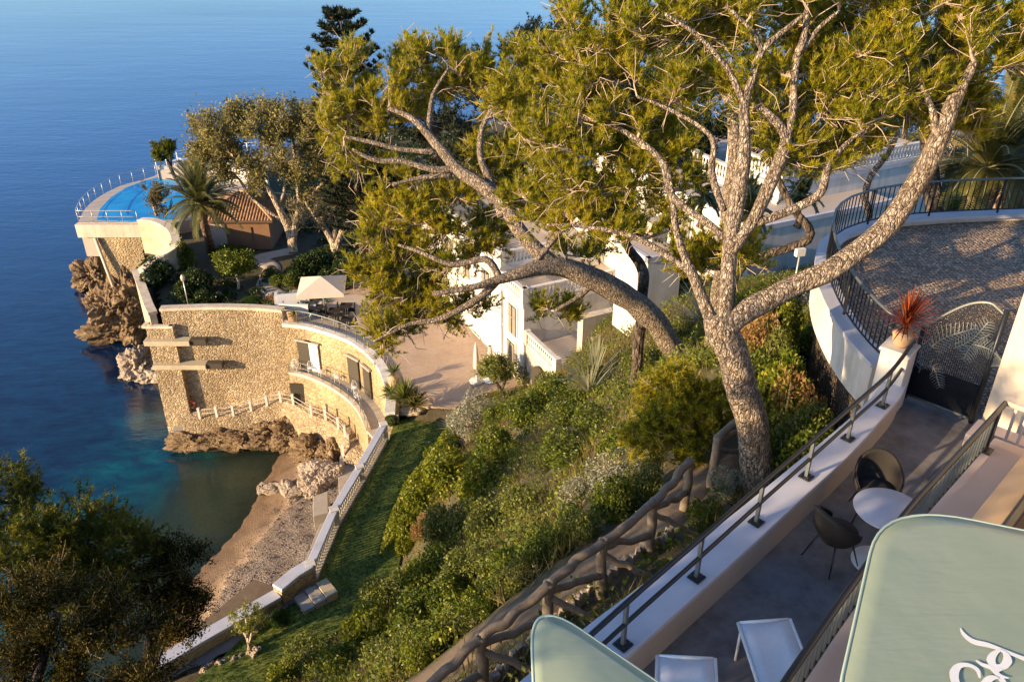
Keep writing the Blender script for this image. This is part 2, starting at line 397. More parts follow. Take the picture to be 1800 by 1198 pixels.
def tile_mat():
    m, nt, b = newmat('roof_tiles'); co = coords(nt, False)
    c = ramp(nt, noise_n(nt, co, 3, 6), [(.3, (.17, .085, .045)), (.7, (.42, .27, .16))])
    nt.links.new(c, b.inputs['Base Color']); b.inputs['Roughness'].default_value = .9; return m
M['tiles'] = tile_mat()
def beach_mat():
    m, nt, b = newmat('beach_sand'); co = coords(nt, True)
    sp = N(nt, 'ShaderNodeSeparateXYZ'); nt.links.new(co, sp.inputs[0])
    nz = noise_n(nt, co, 1.3, 6)
    h = math_n(nt, 'ADD', sp.outputs[2], math_n(nt, 'MULTIPLY', math_n(nt, 'SUBTRACT', nz, .5), .35))
    zone = ramp(nt, math_n(nt, 'MULTIPLY', math_n(nt, 'ADD', h, 4.0), 1 / 7.0),
                [(0.0, (.10, .18, .13)), (.35, (.48, .42, .22)), (.52, (.50, .33, .17)), (.58, (.14, .085, .042)), (.64, (.23, .155, .09)), (.70, (.27, .19, .12)), (.74, (.21, .165, .13)), (1, (.19, .16, .135))])
    v = voro(nt, co, 16, 'F1'); sep = N(nt, 'ShaderNodeSeparateColor'); nt.links.new(v.outputs['Color'], sep.inputs[0])
    peb = ramp(nt, sep.outputs[0], [(0, (.35, .35, .35)), (.5, (.95, .95, .95)), (1, (1.6, 1.55, 1.5))])
    amt = ramp(nt, h, [(.0, (.35, .35, .35)), (.85, (.4, .4, .4)), (.95, (.95, .95, .95))])
    c = mixc(nt, amt, zone, mixc(nt, 1.0, zone, peb, 'MULTIPLY'))
    nt.links.new(c, b.inputs['Base Color']); b.inputs['Roughness'].default_value = .8
    hh = math_n(nt, 'MULTIPLY', math_n(nt, 'ADD', v.outputs['Distance'], noise_n(nt, co, 2.5, 6)), amt)
    bump(nt, b, hh, .8, .12); return m
M['beach'] = beach_mat()
def sea_mat():
    m, nt, b = newmat('sea_water'); co = coords(nt, True)
    sp = N(nt, 'ShaderNodeSeparateXYZ'); nt.links.new(co, sp.inputs[0])
    nz = noise_n(nt, co, .12, 5, .6); nz2 = noise_n(nt, scaled(nt, co, (1, 1.6, 1)), .35, 6, .65, .6)
    # how deep the bottom lies: the cove shelves up towards the beach (x about -17, y 34..52)
    xx = math_n(nt, 'ADD', sp.outputs[0], math_n(nt, 'MULTIPLY', math_n(nt, 'SUBTRACT', nz, .5), 9.0))
    yy = math_n(nt, 'MULTIPLY', math_n(nt, 'SUBTRACT', sp.outputs[1], 50.0), -.45)   # deeper to the north
    sh = math_n(nt, 'ADD', xx, math_n(nt, 'MINIMUM', yy, 5.0))
    turq = N(nt, 'ShaderNodeMapRange'); nt.links.new(sh, turq.inputs[0]); turq.inputs[1].default_value = -33; turq.inputs[2].default_value = -24
    clear = N(nt, 'ShaderNodeMapRange'); nt.links.new(sh, clear.inputs[0]); clear.inputs[1].default_value = -24; clear.inputs[2].default_value = -17.5
    turq.interpolation_type = 'SMOOTHSTEP'; clear.interpolation_type = 'SMOOTHSTEP'
    near = N(nt, 'ShaderNodeMapRange'); nt.links.new(sp.outputs[1], near.inputs[0]); near.inputs[1].default_value = 62; near.inputs[2].default_value = 56
    cl = math_n(nt, 'MULTIPLY', clear.outputs[0], near.outputs[0]); tq = math_n(nt, 'MULTIPLY', turq.outputs[0], near.outputs[0])
    patch = ramp(nt, nz2, [(.40, (.001, .022, .045)), (.55, (.0, .060, .078)), (.72, (.003, .125, .13))])
    deep = ramp(nt, noise_n(nt, co, .03, 4), [(.35, (.001, .032, .15)), (.65, (.002, .050, .21))])
    fary = N(nt, 'ShaderNodeMapRange'); nt.links.new(sp.outputs[1], fary.inputs[0]); fary.inputs[1].default_value = 50; fary.inputs[2].default_value = 130
    deep = mixc(nt, fary.outputs[0], ramp(nt, nz2, [(.4, (.001, .006, .022)), (.62, (.002, .022, .055))]), deep)
    c = mixc(nt, tq, deep, patch)
    nt.links.new(c, b.inputs['Base Color']); b.inputs['Roughness'].default_value = .06; b.inputs['IOR'].default_value = 1.42
    rg_ = ramp(nt, noise_n(nt, scaled(nt, co, (.35, 1.4, 1)), .018, 6, .6, .4), [(.38, (.03, .03, .03)), (.62, (.16, .16, .16))]); nt.links.new(rg_, b.inputs['Roughness'])
    s1 = noise_n(nt, scaled(nt, co, (.5, 1.2, 1)), .9, 6, .6); s2 = noise_n(nt, scaled(nt, co, (.18, .55, 1)), .35, 4)
    hgt = math_n(nt, 'ADD', math_n(nt, 'MULTIPLY', s1, .5), s2)
    bp = bump(nt, b, hgt, .28, .25); b.inputs['Coat Weight'].default_value = 0.6; b.inputs['Coat IOR'].default_value = 1.45; b.inputs['Coat Roughness'].default_value = .05; nt.links.new(bp.outputs[0], b.inputs['Coat Normal'])
    tr = N(nt, 'ShaderNodeBsdfTransparent'); tr.inputs[0].default_value = (.66, .78, .64, 1)
    gl = N(nt, 'ShaderNodeBsdfGlossy'); gl.inputs['Roughness'].default_value = .06; nt.links.new(bp.outputs[0], gl.inputs['Normal'])
    fr = N(nt, 'ShaderNodeFresnel'); fr.inputs[0].default_value = 1.33; nt.links.new(bp.outputs[0], fr.inputs['Normal'])
    df = N(nt, 'ShaderNodeBsdfDiffuse'); df.inputs[0].default_value = (.07, .12, .085, 1)
    td = N(nt, 'ShaderNodeMixShader'); td.inputs[0].default_value = .14; nt.links.new(tr.outputs[0], td.inputs[1]); nt.links.new(df.outputs[0], td.inputs[2])
    clr = N(nt, 'ShaderNodeMixShader'); nt.links.new(fr.outputs[0], clr.inputs[0]); nt.links.new(td.outputs[0], clr.inputs[1]); nt.links.new(gl.outputs[0], clr.inputs[2])
    mx = N(nt, 'ShaderNodeMixShader'); nt.links.new(cl, mx.inputs[0]); nt.links.new(b.outputs[0], mx.inputs[1]); nt.links.new(clr.outputs[0], mx.inputs[2])
    nt.links.new(mx.outputs[0], nt.nodes['Material Output'].inputs[0]); return m
M['sea'] = sea_mat()
def pool_mat():
    m, nt, b = newmat('pool_water'); co = coords(nt, True)
    c = ramp(nt, noise_n(nt, co, .5, 4, .5, .5), [(.3, (.0, .20, .52)), (.7, (.01, .33, .66))])
    nt.links.new(c, b.inputs['Base Color']); b.inputs['Roughness'].default_value = .05; b.inputs['IOR'].default_value = 1.33
    bump(nt, b, noise_n(nt, co, 2, 4), .15, .05); return m
M['pool'] = pool_mat()
def green_mat():
    m, nt, b = newmat('sage_canvas'); co = coords(nt, False)
    c = ramp(nt, noise_n(nt, co, 1.3, 4), [(.3, (.35, .44, .31)), (.7, (.44, .51, .37))])
    nt.links.new(c, b.inputs['Base Color']); b.inputs['Roughness'].default_value = .38
    b.inputs['Coat Weight'].default_value = .4; b.inputs['Coat Roughness'].default_value = .12
    bump(nt, b, math_n(nt, 'ADD', noise_n(nt, co, 2.2, 3), math_n(nt, 'MULTIPLY', noise_n(nt, scaled(nt, co, (1, 7, 1)), 1.5, 4, .6, .8), .35)), .3, .03)
    t = N(nt, 'ShaderNodeBsdfTranslucent'); nt.links.new(c, t.inputs[0]); mx = N(nt, 'ShaderNodeMixShader'); mx.inputs[0].default_value = .25
    nt.links.new(b.outputs[0], mx.inputs[1]); nt.links.new(t.outputs[0], mx.inputs[2])
    tp = N(nt, 'ShaderNodeBsdfTransparent'); m2 = N(nt, 'ShaderNodeMixShader'); m2.inputs[0].default_value = .10; nt.links.new(mx.outputs[0], m2.inputs[1]); nt.links.new(tp.outputs[0], m2.inputs[2])
    nt.links.new(m2.outputs[0], nt.nodes['Material Output'].inputs[0]); return m
M['sage'] = green_mat()
M['sage_edge'] = plain('sage_hem', (.40, .52, .42), .4)

# ------------------------------------------------------------------ the lie of the land
rng = np.random.default_rng(7); random.seed(7)
GZ, LZ = 9.6, 9.0
ctl = [  # (px, py, ground height)
 (835,700,9.6),(915,690,9.8),(860,640,9.6),(900,600,9.6),(760,640,9.6),(700,600,9.6),
 (700,760,9),(740,735,9.1),(650,900,9),(600,980,9),(480,1150,9),(380,1170,9),(560,1060,9),(330,1190,9),
 (800,775,9.8),(740,850,9.4),(705,950,9.3),(665,1045,9.3),(560,1105,9.2),
 (800,850,12.0),(900,750,13.0),(860,800,12.6),(800,950,14.5),(750,1050,14.5),(650,1130,13.0),(600,1198,14.0),
 (900,900,18.5),(850,1000,20.5),(800,1080,22.5),(720,1140,21.0),(700,1198,23.5),
 (1000,700,17.0),(1000,640,14.6),(960,690,13.6),(1100,600,18.5),(1080,570,16.6),(1000,780,20.0),(1000,850,22.3),(1100,700,22.0),(1100,780,23.8),
 (1010,930,25.4),(1100,870,25.6),(1180,640,25.6),(1240,640,25.2),(1170,560,21.5),(1250,580,22.8),(1200,500,19.5),(1330,560,23.2),(1400,570,24.2),(1400,500,20.5),(1330,500,20.5),
 (1200,820,27.0),(1130,900,27.0),(1050,960,27.2),(960,1020,27.2),(880,1090,27.2),(820,1150,27.0),(780,1198,26.8),
 (1335,855,27.5),(1250,900,27.5),(1150,1000,27.5),(1000,1110,27.5),(1400,740,27.4),(1440,680,27.3),(1380,660,27.3),(1480,700,27.5),(1340,640,26.8),(1450,600,27.0),
]
cp = [tuple(at(*c)) for c in ctl]
cp += [(-30,5,9),(-45,8,9),(-20,12,9.5),(-12,14,12),(-6,9,22),(-4,4,26.5),(-14,2,22),(-3,-6,26.5),(-30,-8,14),(8,4,26),(14,8,26),(12,18,25.5),(20,16,25.5),(30,20,25),
       (14,30,22),(22,34,21),(12,42,15.5),(20,48,14),(6,55,10.5),(14,62,10),(-12,60,9.6),(-5,70,9.8),(-25,60,9.6),(-30,80,9.6),(0,90,9.5),(20,80,9.8),(40,60,12),(50,30,16),(60,90,9),(-20,95,9),(9,14,27.2),(7.5,18,26.5),(40,-5,24)]
cp = np.array(cp)
def tps_fit(P, z, lam=0.02):
    d = np.linalg.norm(P[:, None] - P[None], axis=2); K = np.where(d > 0, d * d * np.log(d + 1e-9), 0) * .01 + np.eye(len(P)) * lam
    Q = np.c_[np.ones(len(P)), P]; A = np.zeros((len(P) + 3,) * 2); A[:len(P), :len(P)] = K; A[:len(P), len(P):] = Q; A[len(P):, :len(P)] = Q.T
    return np.linalg.solve(A, np.r_[z, 0, 0, 0])
TW = tps_fit(cp[:, :2], cp[:, 2])
def inside(poly, X, Y):
    r = np.zeros(X.shape, bool); n = len(poly)
    for i in range(n):
        x1, y1 = poly[i][:2]; x2, y2 = poly[(i + 1) % n][:2]
        c = ((y1 > Y) != (y2 > Y)) & (X < (x2 - x1) * (Y - y1) / (y2 - y1 + 1e-12) + x1); r ^= c
    return r
def pdist(poly, X, Y):
    D = np.full(X.shape, 1e9); n = len(poly)
    for i in range(n):
        x1, y1 = poly[i][:2]; x2, y2 = poly[(i + 1) % n][:2]; dx, dy = x2 - x1, y2 - y1
        t = np.clip(((X - x1) * dx + (Y - y1) * dy) / (dx * dx + dy * dy + 1e-12), 0, 1)
        D = np.minimum(D, np.hypot(X - x1 - t * dx, Y - y1 - t * dy))
    return np.where(inside(poly, X, Y), -D, D)
def P2(lst, z): return [tuple(at(px, py, z)[:2]) for px, py in lst]

# balustrade / sea wall line (coping px at z 9.9)
BAL = [Vector(at(px, py, 9.95)) for px, py in ((674,746),(632,820),(587,895),(545,991))]
LOWW = [Vector(at(px, py, 9.95)) for px, py in ((545,991),(519,1007),(487,1033),(350,1110),(240,1175))]
CURVE = smooth_path([at(px, py, 9.75) for px, py in ((497,568),(530,571),(560,578),(592,588),(620,600),(645,618),(662,636),(675,660),(683,690),(681,725))], 4)
COVE = smooth_path([Vector((-24.0, 50.1, 10.5)), at(350,540,10.5), at(400,539.5,10.5), at(450,541,10.5), at(496,545,10.5)], 5)
WEST = [at(px, py, 9.7) for px, py in ((276,562),(268,540),(258,510),(245,478))]
POOLC = smooth_path([at(px, py, 10.6) for px, py in ((137,391),(150,366),(175,345),(210,327),(245,317),(275,308))], 5)
land = [(-60,-30),(-60,-2),(-45,6),(-32,11)] + [tuple(p[:2]) for p in LOWW[::-1]] + [tuple(p[:2]) for p in BAL[::-1]] + [tuple(p[:2]) for p in CURVE[::-1]] \
     + [tuple(p[:2]) for p in COVE[::-1]] + [tuple(p[:2]) for p in WEST] + [tuple(at(240,440,9.7)[:2]), tuple(at(248,400,9.7)[:2])] + [(-36.0,66.5)] + [tuple(p[:2]) for p in POOLC] \
     + [tuple(at(275,292,10.6)[:2]), tuple(at(340,278,10.6)[:2]), tuple(at(430,270,10.6)[:2]), (-24,100),(0,104),(30,104),(70,100),(70,-30)]
lawn_poly = P2([(700,716),(745,705),(800,728),(800,790),(745,850),(712,940),(690,1050),(580,1115),(540,1230),(300,1230),(380,1165),(450,1095)], LZ) + [tuple((p + Vector((.25, -.1, 0)))[:2]) for p in (LOWW[1], LOWW[0], BAL[2], BAL[1], BAL[0])]
court_poly = [tuple((p + Vector((.1, .1, 0)))[:2]) for p in CURVE[6:]] + P2([(690,700),(740,713),(800,716),(850,690),(925,680)], GZ) + [(6,44),(2,56),(-6,60),(-12.5,56)]
TERR_IN = [Vector((-2.2, 1.9)), Vector((.95, 4.85))]  # placeholder, set below
# terrace coping outline (outer top edge, z 30.15)
OUT = smooth_path([at(px, py, 30.15) for px, py in ((860,1250),(1030,1108),(1120,1040),(1205,975),(1300,900),(1400,818),(1480,752),(1540,695),(1566,652),(1580,612))], 5)
INN = smooth_path([at(px, py, 30.15) for px, py in ((940,1275),(1092,1154),(1160,1095),(1230,1033),(1320,953),(1400,879),(1490,797),(1552,728),(1584,688),(1597,650))], 5)
LEDGE = [at(px, py, 30.35) for px, py in ((1300,1330),(1480,1163),(1600,1012),(1740,800))]
DRIVE = smooth_path([at(px, py, 29.7) for px, py in ((1556,655),(1516,612),(1482,562),(1460,512),(1455,472),(1464,441),(1496,419),(1560,402),(1640,394),(1720,390),(1850,386),(2000,385))], 5)
terr_poly = [tuple(p[:2]) for p in OUT] + [(6.8, 9.6), (9, 7), (9, -6), (-4, -6)]
drive_poly = [tuple(p[:2]) for p in DRIVE] + [(17, 8), (9, 8.5), (6.2, 9.5)]
FLAT = [(land[4:] , None), (lawn_poly, LZ - .12, 1.2), (court_poly, GZ - .15, 1.0)]
def terrain_z(X, Y):
    sh = X.shape; X = X.ravel(); Y = Y.ravel(); out = np.empty(len(X))
    for i in range(0, len(X), 20000):
        x = X[i:i + 20000]; y = Y[i:i + 20000]
        d = np.hypot(x[:, None] - cp[None, :, 0], y[:, None] - cp[None, :, 1])
        K = np.where(d > 0, d * d * np.log(d + 1e-9), 0) * .01
        out[i:i + 20000] = K @ TW[:len(cp)] + TW[len(cp)] + TW[len(cp) + 1] * x + TW[len(cp) + 2] * y
    g = np.clip((Y - 43) / 4, 0, 1) * np.clip((4 - X) / 4, 0, 1)      # the garden platform is level
    out = out * (1 - g) + (GZ - .15) * g
    for poly, z, wd in FLAT[1:]:
        D = pdist(poly, X, Y); k = np.clip(1 - D / wd, 0, 1); k = k * k * (3 - 2 * k); out = out * (1 - k) + z * k
    for poly in (terr_poly, drive_poly):
        D = pdist(poly, X, Y); k = np.clip(1 - D / .6, 0, 1); out = np.where(k > 0, np.minimum(out, 27.5), out)
    D = pdist(land, X, Y); out = np.where(D > -1.2, np.minimum(out, np.where(Y < 40, 9.0, 9.5)), out)
    return out.reshape(sh)
step = .45
gx = np.arange(-60, 60, step); gy = np.arange(-12, 104, step)
GX, GY = np.meshgrid(gx, gy); TZ = terrain_z(GX, GY)
bumpy = np.zeros_like(TZ)
for k, (fr, am) in enumerate(((.35, .22), (.8, .12), (1.9, .06))):
    ph = rng.uniform(0, 6, 6)
    bumpy += am * (np.sin(GX * fr + ph[0] + np.sin(GY * fr * .7 + ph[1])) * np.sin(GY * fr * 1.1 + ph[2] + np.sin(GX * fr * .6 + ph[3])))
slope_zone = np.clip((TZ - 10.2) / 1.5, 0, 1) * np.clip((27 - TZ) / .8, 0, 1)
TZ = TZ + bumpy * slope_zone
def ground(x, y):
    i = min(max((x - gx[0]) / step, 0), len(gx) - 2); j = min(max((y - gy[0]) / step, 0), len(gy) - 2)
    a, b = int(i), int(j); f, g = i - a, j - b
    return float(TZ[b, a] * (1 - f) * (1 - g) + TZ[b, a + 1] * f * (1 - g) + TZ[b + 1, a] * (1 - f) * g + TZ[b + 1, a + 1] * f * g)
def hit(px, py, t0=6, t1=120):
    """where the line of sight through a pixel meets the ground"""
    d = ray(px, py); t = t0
    while t < t1:
        if H + d.z * t < ground(d.x * t, d.y * t): break
        t += .15
    return Vector((d.x * t, d.y * t, ground(d.x * t, d.y * t)))
ny, nx = TZ.shape
idx = np.arange(nx * ny).reshape(ny, nx)
quad = np.stack([idx[:-1, :-1], idx[:-1, 1:], idx[1:, 1:], idx[1:, :-1]], -1).reshape(-1, 4)
cxm = GX[:-1, :-1].ravel() + step / 2; cym = GY[:-1, :-1].ravel() + step / 2
quad = quad[pdist(land, cxm, cym) < -.62]
V = np.stack([GX.ravel(), GY.ravel(), TZ.ravel()], 1)
# pull the outer rim of the terrain down into a rocky skirt
from collections import Counter
ec = Counter()
for q in quad.tolist():
    for k in range(4):
        a, b = q[k], q[(k + 1) % 4]; ec[(min(a, b), max(a, b))] += 1
rim = [e for e, c in ec.items() if c == 1]
rv = sorted({v for e in rim for v in e}); m0 = len(V); mp = {v: m0 + i for i, v in enumerate(rv)}
low = V[rv].copy(); low[:, 2] = -2
V2 = np.vstack([V, low]); sk = np.array([(a, b, mp[b], mp[a]) for a, b in rim])
me = big_mesh('hillside_ground', V2, np.vstack([quad, sk]), M['soil'], smooth=True)
tag(link_mesh('hillside_ground', me, None), kind='structure')

# ------------------------------------------------------------------ sea and beach
s = 30000
me = bpy.data.meshes.new('sea'); me.from_pydata([(-s, -200, 0), (s, -200, 0), (s, s, 0), (-s, s, 0)], [], [(0, 1, 2, 3)])
tag(link_mesh('sea', me, M['sea']), kind='structure')
bx = np.arange(-60, -4, .3); by = np.arange(14, 60, .3); BX, BY = np.meshgrid(bx, by)
def beach_z(BX, BY):
    xw = -15.8 - (50 - BY) * .19 + .35 * np.sin(BY * .5)
    d = BX - xw
    z = np.where(d > 0, .26 * d, .17 * d)
    z = np.where(d > 2.2, z + .25 * np.clip((d - 2.2) * 2, 0, 1), z)
    for fr, am in ((1.1, .06), (2.7, .05), (5.3, .04)):
        z = z + am * np.sin(BX * fr + 1.3 * np.sin(BY * fr * .8)) * np.sin(BY * fr * 1.2 + np.sin(BX * fr)) * np.clip(d / 2 + .4, .3, 1.6)
    return np.maximum(np.minimum(z, 2.9), -7)
BZ = beach_z(BX, BY)
ii = np.arange(BX.size).reshape(BX.shape)
q = np.stack([ii[:-1, :-1], ii[:-1, 1:], ii[1:, 1:], ii[1:, :-1]], -1).reshape(-1, 4)
tag(link_mesh('beach_and_seabed', big_mesh('beach_and_seabed', np.stack([BX.ravel(), BY.ravel(), BZ.ravel()], 1), q, M['beach'], smooth=True), None), kind='structure')

# ------------------------------------------------------------------ lawn, courtyard, paths
def sheet(name, poly, z, mat, th=.12):
    return tag(MB().prism([p[:2] for p in poly], z - th, z).build(name, mat), kind='structure')
sheet('lawn', lawn_poly, LZ, M['grass'])
sheet('courtyard', court_poly, GZ, M['paving'])
def drape(name, path, width, mat, dz=.05):
    path = smooth_path([Vector(p) for p in path], 5); vs = []; fs = []
    n = 7
    for i, p in enumerate(path):
        a = path[max(i - 1, 0)]; b = path[min(i + 1, len(path) - 1)]; t = (b - a); t.z = 0; t.normalize(); nr = Vector((-t.y, t.x, 0))
        wd = width * (1 + .08 * math.sin(i * 1.7))
        for k in range(n):
            q = p + nr * wd * (k / (n - 1) - .5); e = -.12 if k in (0, n - 1) else 0
            vs.append((q.x, q.y, ground(q.x, q.y) + dz + e))
    for i in range(len(path) - 1):
        for k in range(n - 1): fs.append((i * n + k, i * n + k + 1, (i + 1) * n + k + 1, (i + 1) * n + k))
    return tag(MB().add(vs, fs, True).build(name, mat), kind='structure')
drape('hill_path', [hit(*c) for c in ((690,1240),(840,1130),(960,1060),(1080,990),(1150,920),(1210,850),(1290,790),(1370,735),(1430,700),(1470,690))], 1.0, M['path'], .09)
drape('lower_path', [hit(*c) for c in ((190,1240),(300,1175),(375,1140),(425,1105),(480,1065),(540,1030))], 1.5, M['grey_path'], .2)
drape('garden_path', [hit(*c) for c in ((490,520),(468,500),(478,470),(455,455),(520,440))], 1.6, M['plain_beige'], .08)

# ------------------------------------------------------------------ rocks
def rock_mesh(name, rx, ry, rz, seed, mat, sub=4, rough=.35):
    bm = bmesh.new(); bmesh.ops.create_icosphere(bm, subdivisions=sub, radius=1)
    o = Vector((seed * 7.3, seed * 3.1, seed * 1.7))
    for v in bm.verts:
        p = v.co.copy(); n1 = mnoise.noise(p * 1.3 + o); n3 = abs(mnoise.noise(p * 6.0 + o)); n4 = mnoise.noise(p * 14 + o)
        dd, pp = mnoise.voronoi(Vector((p.x * 2.0, p.y * 2.0, p.z * 3.2)) + o); d2, p2 = mnoise.voronoi(Vector((p.x * 5, p.y * 5, p.z * 8)) + o)
        k = 1 + rough * (n1 * 1.1 + .8 * mnoise.noise(pp[0] * 3.7) + .35 * mnoise.noise(p2[0] * 2.9) - .5 * max(0, .22 - (dd[1] - dd[0])) * 3 - .25 * max(0, .2 - (d2[1] - d2[0])) * 3 - n3 * .25 + n4 * .15)
        v.co = Vector((p.x * rx * k, p.y * ry * k, p.z * rz * k))
    for f in bm.faces: f.smooth = False
    me = bpy.data.meshes.new(name); bm.to_mesh(me); bm.free(); me.materials.append(mat); return me
def rock(c, r, seed, label, group, mat='rock', sub=4, rough=.4, rz=None):
    me = rock_mesh('rock', r[0], r[1], r[2], seed, M[mat], sub, rough)
    o = link_mesh('rock', me, None, None, c); o.rotation_euler = (0, 0, seed * 1.3 if rz is None else rz)
    return tag(o, label, 'rock', group)
G = 'rocks of the headland below the pool'
for i, (px, py, z, r, lb) in enumerate([
    (164,482,1.4,(1.8,2.2,1.7),'dark low rock at the left tip of the headland under the pool deck'),
    (180,535,2.8,(1.6,1.5,1.9),'brown rock at the foot of the pool wall, nearest the open sea'),
    (203,548,2.6,(2.4,1.9,2.4),'broad jagged brown rock left of the headland cliff'),
    (228,528,3.4,(2.1,1.5,2.7),'tallest craggy golden rock below the stone pool wall'),
    (210,578,0.9,(3.0,1.7,1.5),'low wet rock ledge at the water in front of the headland'),
    (247,560,2.0,(2.0,1.7,2.2),'golden rock against the cove wall corner'),
    (256,528,3.6,(1.5,1.7,3.0),'steep rock face under the slanting white garden parapet')]):
    rock(at(px, py, z), r, i + 1, lb, G, sub=5, rough=.42)
G = 'rocks beside the cove wall'
rock(at(248,640,.4), (1.9,1.7,1.7), 11, 'rounded pitted boulder in the water left of the cove wall', G, 'rock_pale', 5)
rock(at(262,662,.1), (1.3,1.0,.9), 12, 'small wet rock at the foot of the cove wall corner', G, 'rock_pale', 4)
G = 'rock shelf below the seaside walkway'
for i, (px, py, z, r) in enumerate([(330,738,2.3,(1.6,.8,1.2)),(372,733,2.55,(1.7,.7,1.3)),(415,730,2.7,(1.8,.8,1.4)),(458,718,3.1,(1.8,.9,1.7)),(500,706,3.75,(1.8,1.0,2.1)),(545,728,4.1,(1.5,.9,2.2)),(582,745,4.15,(1.2,.9,2.1))]):
    rock(at(px, py, z) - Vector((0, .3, z * .72)), (r[0], r[1] * .9, z * .38), 20 + i, ['rock shelf under the life ring at the walkway end','second rock shelf from the left below the walkway','rocky shelf at the middle of the low walkway','overhanging rock left of the highest walkway posts','tall golden rock under the top of the walkway','rock below the first posts of the stair down','rock at the foot of the stair onto the beach'][i], G, sub=5, rough=.38, rz=.1)
G = 'pale rocks across the beach'
for i, (px, py, z, r, lb) in enumerate([
    (560,842,1.7,(1.5,1.2,1.0),'largest pale boulder on the beach by the concrete platform'),
    (585,835,1.9,(.9,.9,.8),'pale boulder next to the grey ramp'),
    (532,862,1.2,(1.2,.6,.5),'pale flat rock in the middle of the beach'),
    (505,858,.9,(1.0,.5,.4),'low pale rock left of the middle of the beach'),
    (480,858,.5,(.9,.4,.35),'narrow pale rock nearest the waterline'),
    (462,858,.2,(.6,.4,.35),'small rounded rock at the water edge'),
    (545,825,1.4,(.8,.5,.4),'small pale stone above the big boulder'),
    (622,775,2.6,(1.0,1.0,1.3),'upright pale rock beside the stair end'),
    (627,800,2.4,(.9,.9,1.1),'pale rock at the foot of the sea balustrade')]):
    rock(at(px, py, z), r, 30 + i, lb, G, 'rock_pale', 5, .3)

# pebbles scattered on the upper beach
pr = np.random.default_rng(3); n = 9000
X = pr.uniform(-21, -9.5, n); Y = pr.uniform(26, 50, n); XW = -15.8 - (50 - Y) * .19 + .35 * np.sin(Y * .5)
k = (X - XW > 2.3 + pr.normal(0, .5, n)); X, Y = X[k], Y[k]; Z = beach_z(X, Y)
base = np.array([(1, 0, 0), (0, 1, 0), (-1, 0, 0), (0, -1, 0), (0, 0, .7), (0, 0, -.4)]); tri = np.array([(0, 1, 4), (1, 2, 4), (2, 3, 4), (3, 0, 4)])
sz = pr.uniform(.03, .085, (len(X), 1, 1)); th = pr.uniform(0, 3.14, len(X)); c, s_ = np.cos(th), np.sin(th)
B = np.repeat(base[None], len(X), 0) * sz * np.array([1.3, .8, 1]); BXr = B[:, :, 0] * c[:, None] - B[:, :, 1] * s_[:, None]; BYr = B[:, :, 0] * s_[:, None] + B[:, :, 1] * c[:, None]
Vp = np.stack([BXr + X[:, None], BYr + Y[:, None], B[:, :, 2] + Z[:, None]], -1).reshape(-1, 3)
Fp = (tri[None] + 6 * np.arange(len(X))[:, None, None]).reshape(-1, 3)
tag(link_mesh('pebbles', big_mesh('pebbles', Vp, Fp, M['pebble'], {'tint': np.zeros(len(Fp))}), None), 'grey and brown pebbles covering the upper beach', 'pebbles', kind='stuff')

# ------------------------------------------------------------------ cove retaining wall, gallery, walkway
def vertical_wall(mb, path, z0, z1, th=.6, batter=0.0, seg=1):
    """path is the seaward top edge; thickness goes to the left side of the path direction"""
    n = len(path); back = offset([p[:2] for p in path], th); front = offset([p[:2] for p in path], -batter)
    vs = []
    for i in range(n):
        zt = path[i][2] if z1 is None else z1
        vs += [(front[i][0], front[i][1], z0), (path[i][0], path[i][1], zt), (back[i][0], back[i][1], zt), (back[i][0], back[i][1], z0)]
    fs = []
    for i in range(n - 1):
        a, b = 4 * i, 4 * i + 4
        for k in range(4):
            k2 = (k + 1) % 4; fs.append((a + k, a + k2, b + k2, b + k))
    fs += [(3, 2, 1, 0), tuple((n - 1) * 4 + k for k in range(4))]
    return mb.add(vs, fs)
r = empty('cove_wall', (-20, 50, 0), label='tall golden rubble stone retaining wall rising from the sea beside the cove', cat='retaining wall')
mb = MB(); vertical_wall(mb, [Vector(p) for p in COVE], -1.5, 10.35, .7, .35)
mb.build('wall_face', M['stone'], r)
MB().strip([p[:2] for p in COVE], -.12, .45, 10.35, 10.55).build('coping', M['cream'], r)
bl = Vector((at(262,566,9.3).x, 49.75, 9.3)); br_ = Vector((at(309,566,9.3).x, 49.75, 9.3))
mb = MB(); vertical_wall(mb, [Vector((bl.x, bl.y, 0)), Vector((br_.x, br_.y, 0))], -1.5, 9.15, .5, .45)
mb.build('bastion', M['stone'], r)
m2 = MB()
for a, b in ((Vector((bl.x, bl.y)), Vector((bl.x + .05, 50.4))), (Vector((bl.x, bl.y)), Vector((br_.x, br_.y))), (Vector((br_.x, br_.y)), Vector((br_.x, 50.3)))):
    m2.strip([a, b], -.02, .28, 9.16, 9.36)
m2.build('bastion_coping', M['cream'], r)
for (px0, px1, py, z, dk) in ((259, 338, 596, 8.2, 22), (279, 370, 632, 6.3, 28)):
    a = at(px0, py, z); b = at(px1, py, z); y = 49.7
    k0 = (y - .75) / a.y; 
    xa, xb = a.x, b.x
    MB().box(((xa + xb) / 2, y - .02, z), (xb - xa, .7, .36)).build('concrete_ledge', M['stone_plain'], r)
    MB().box((xb + .55, y + .02, z + .02), (1.1, .5, .4)).build('ledge_opening', M['door'], r)
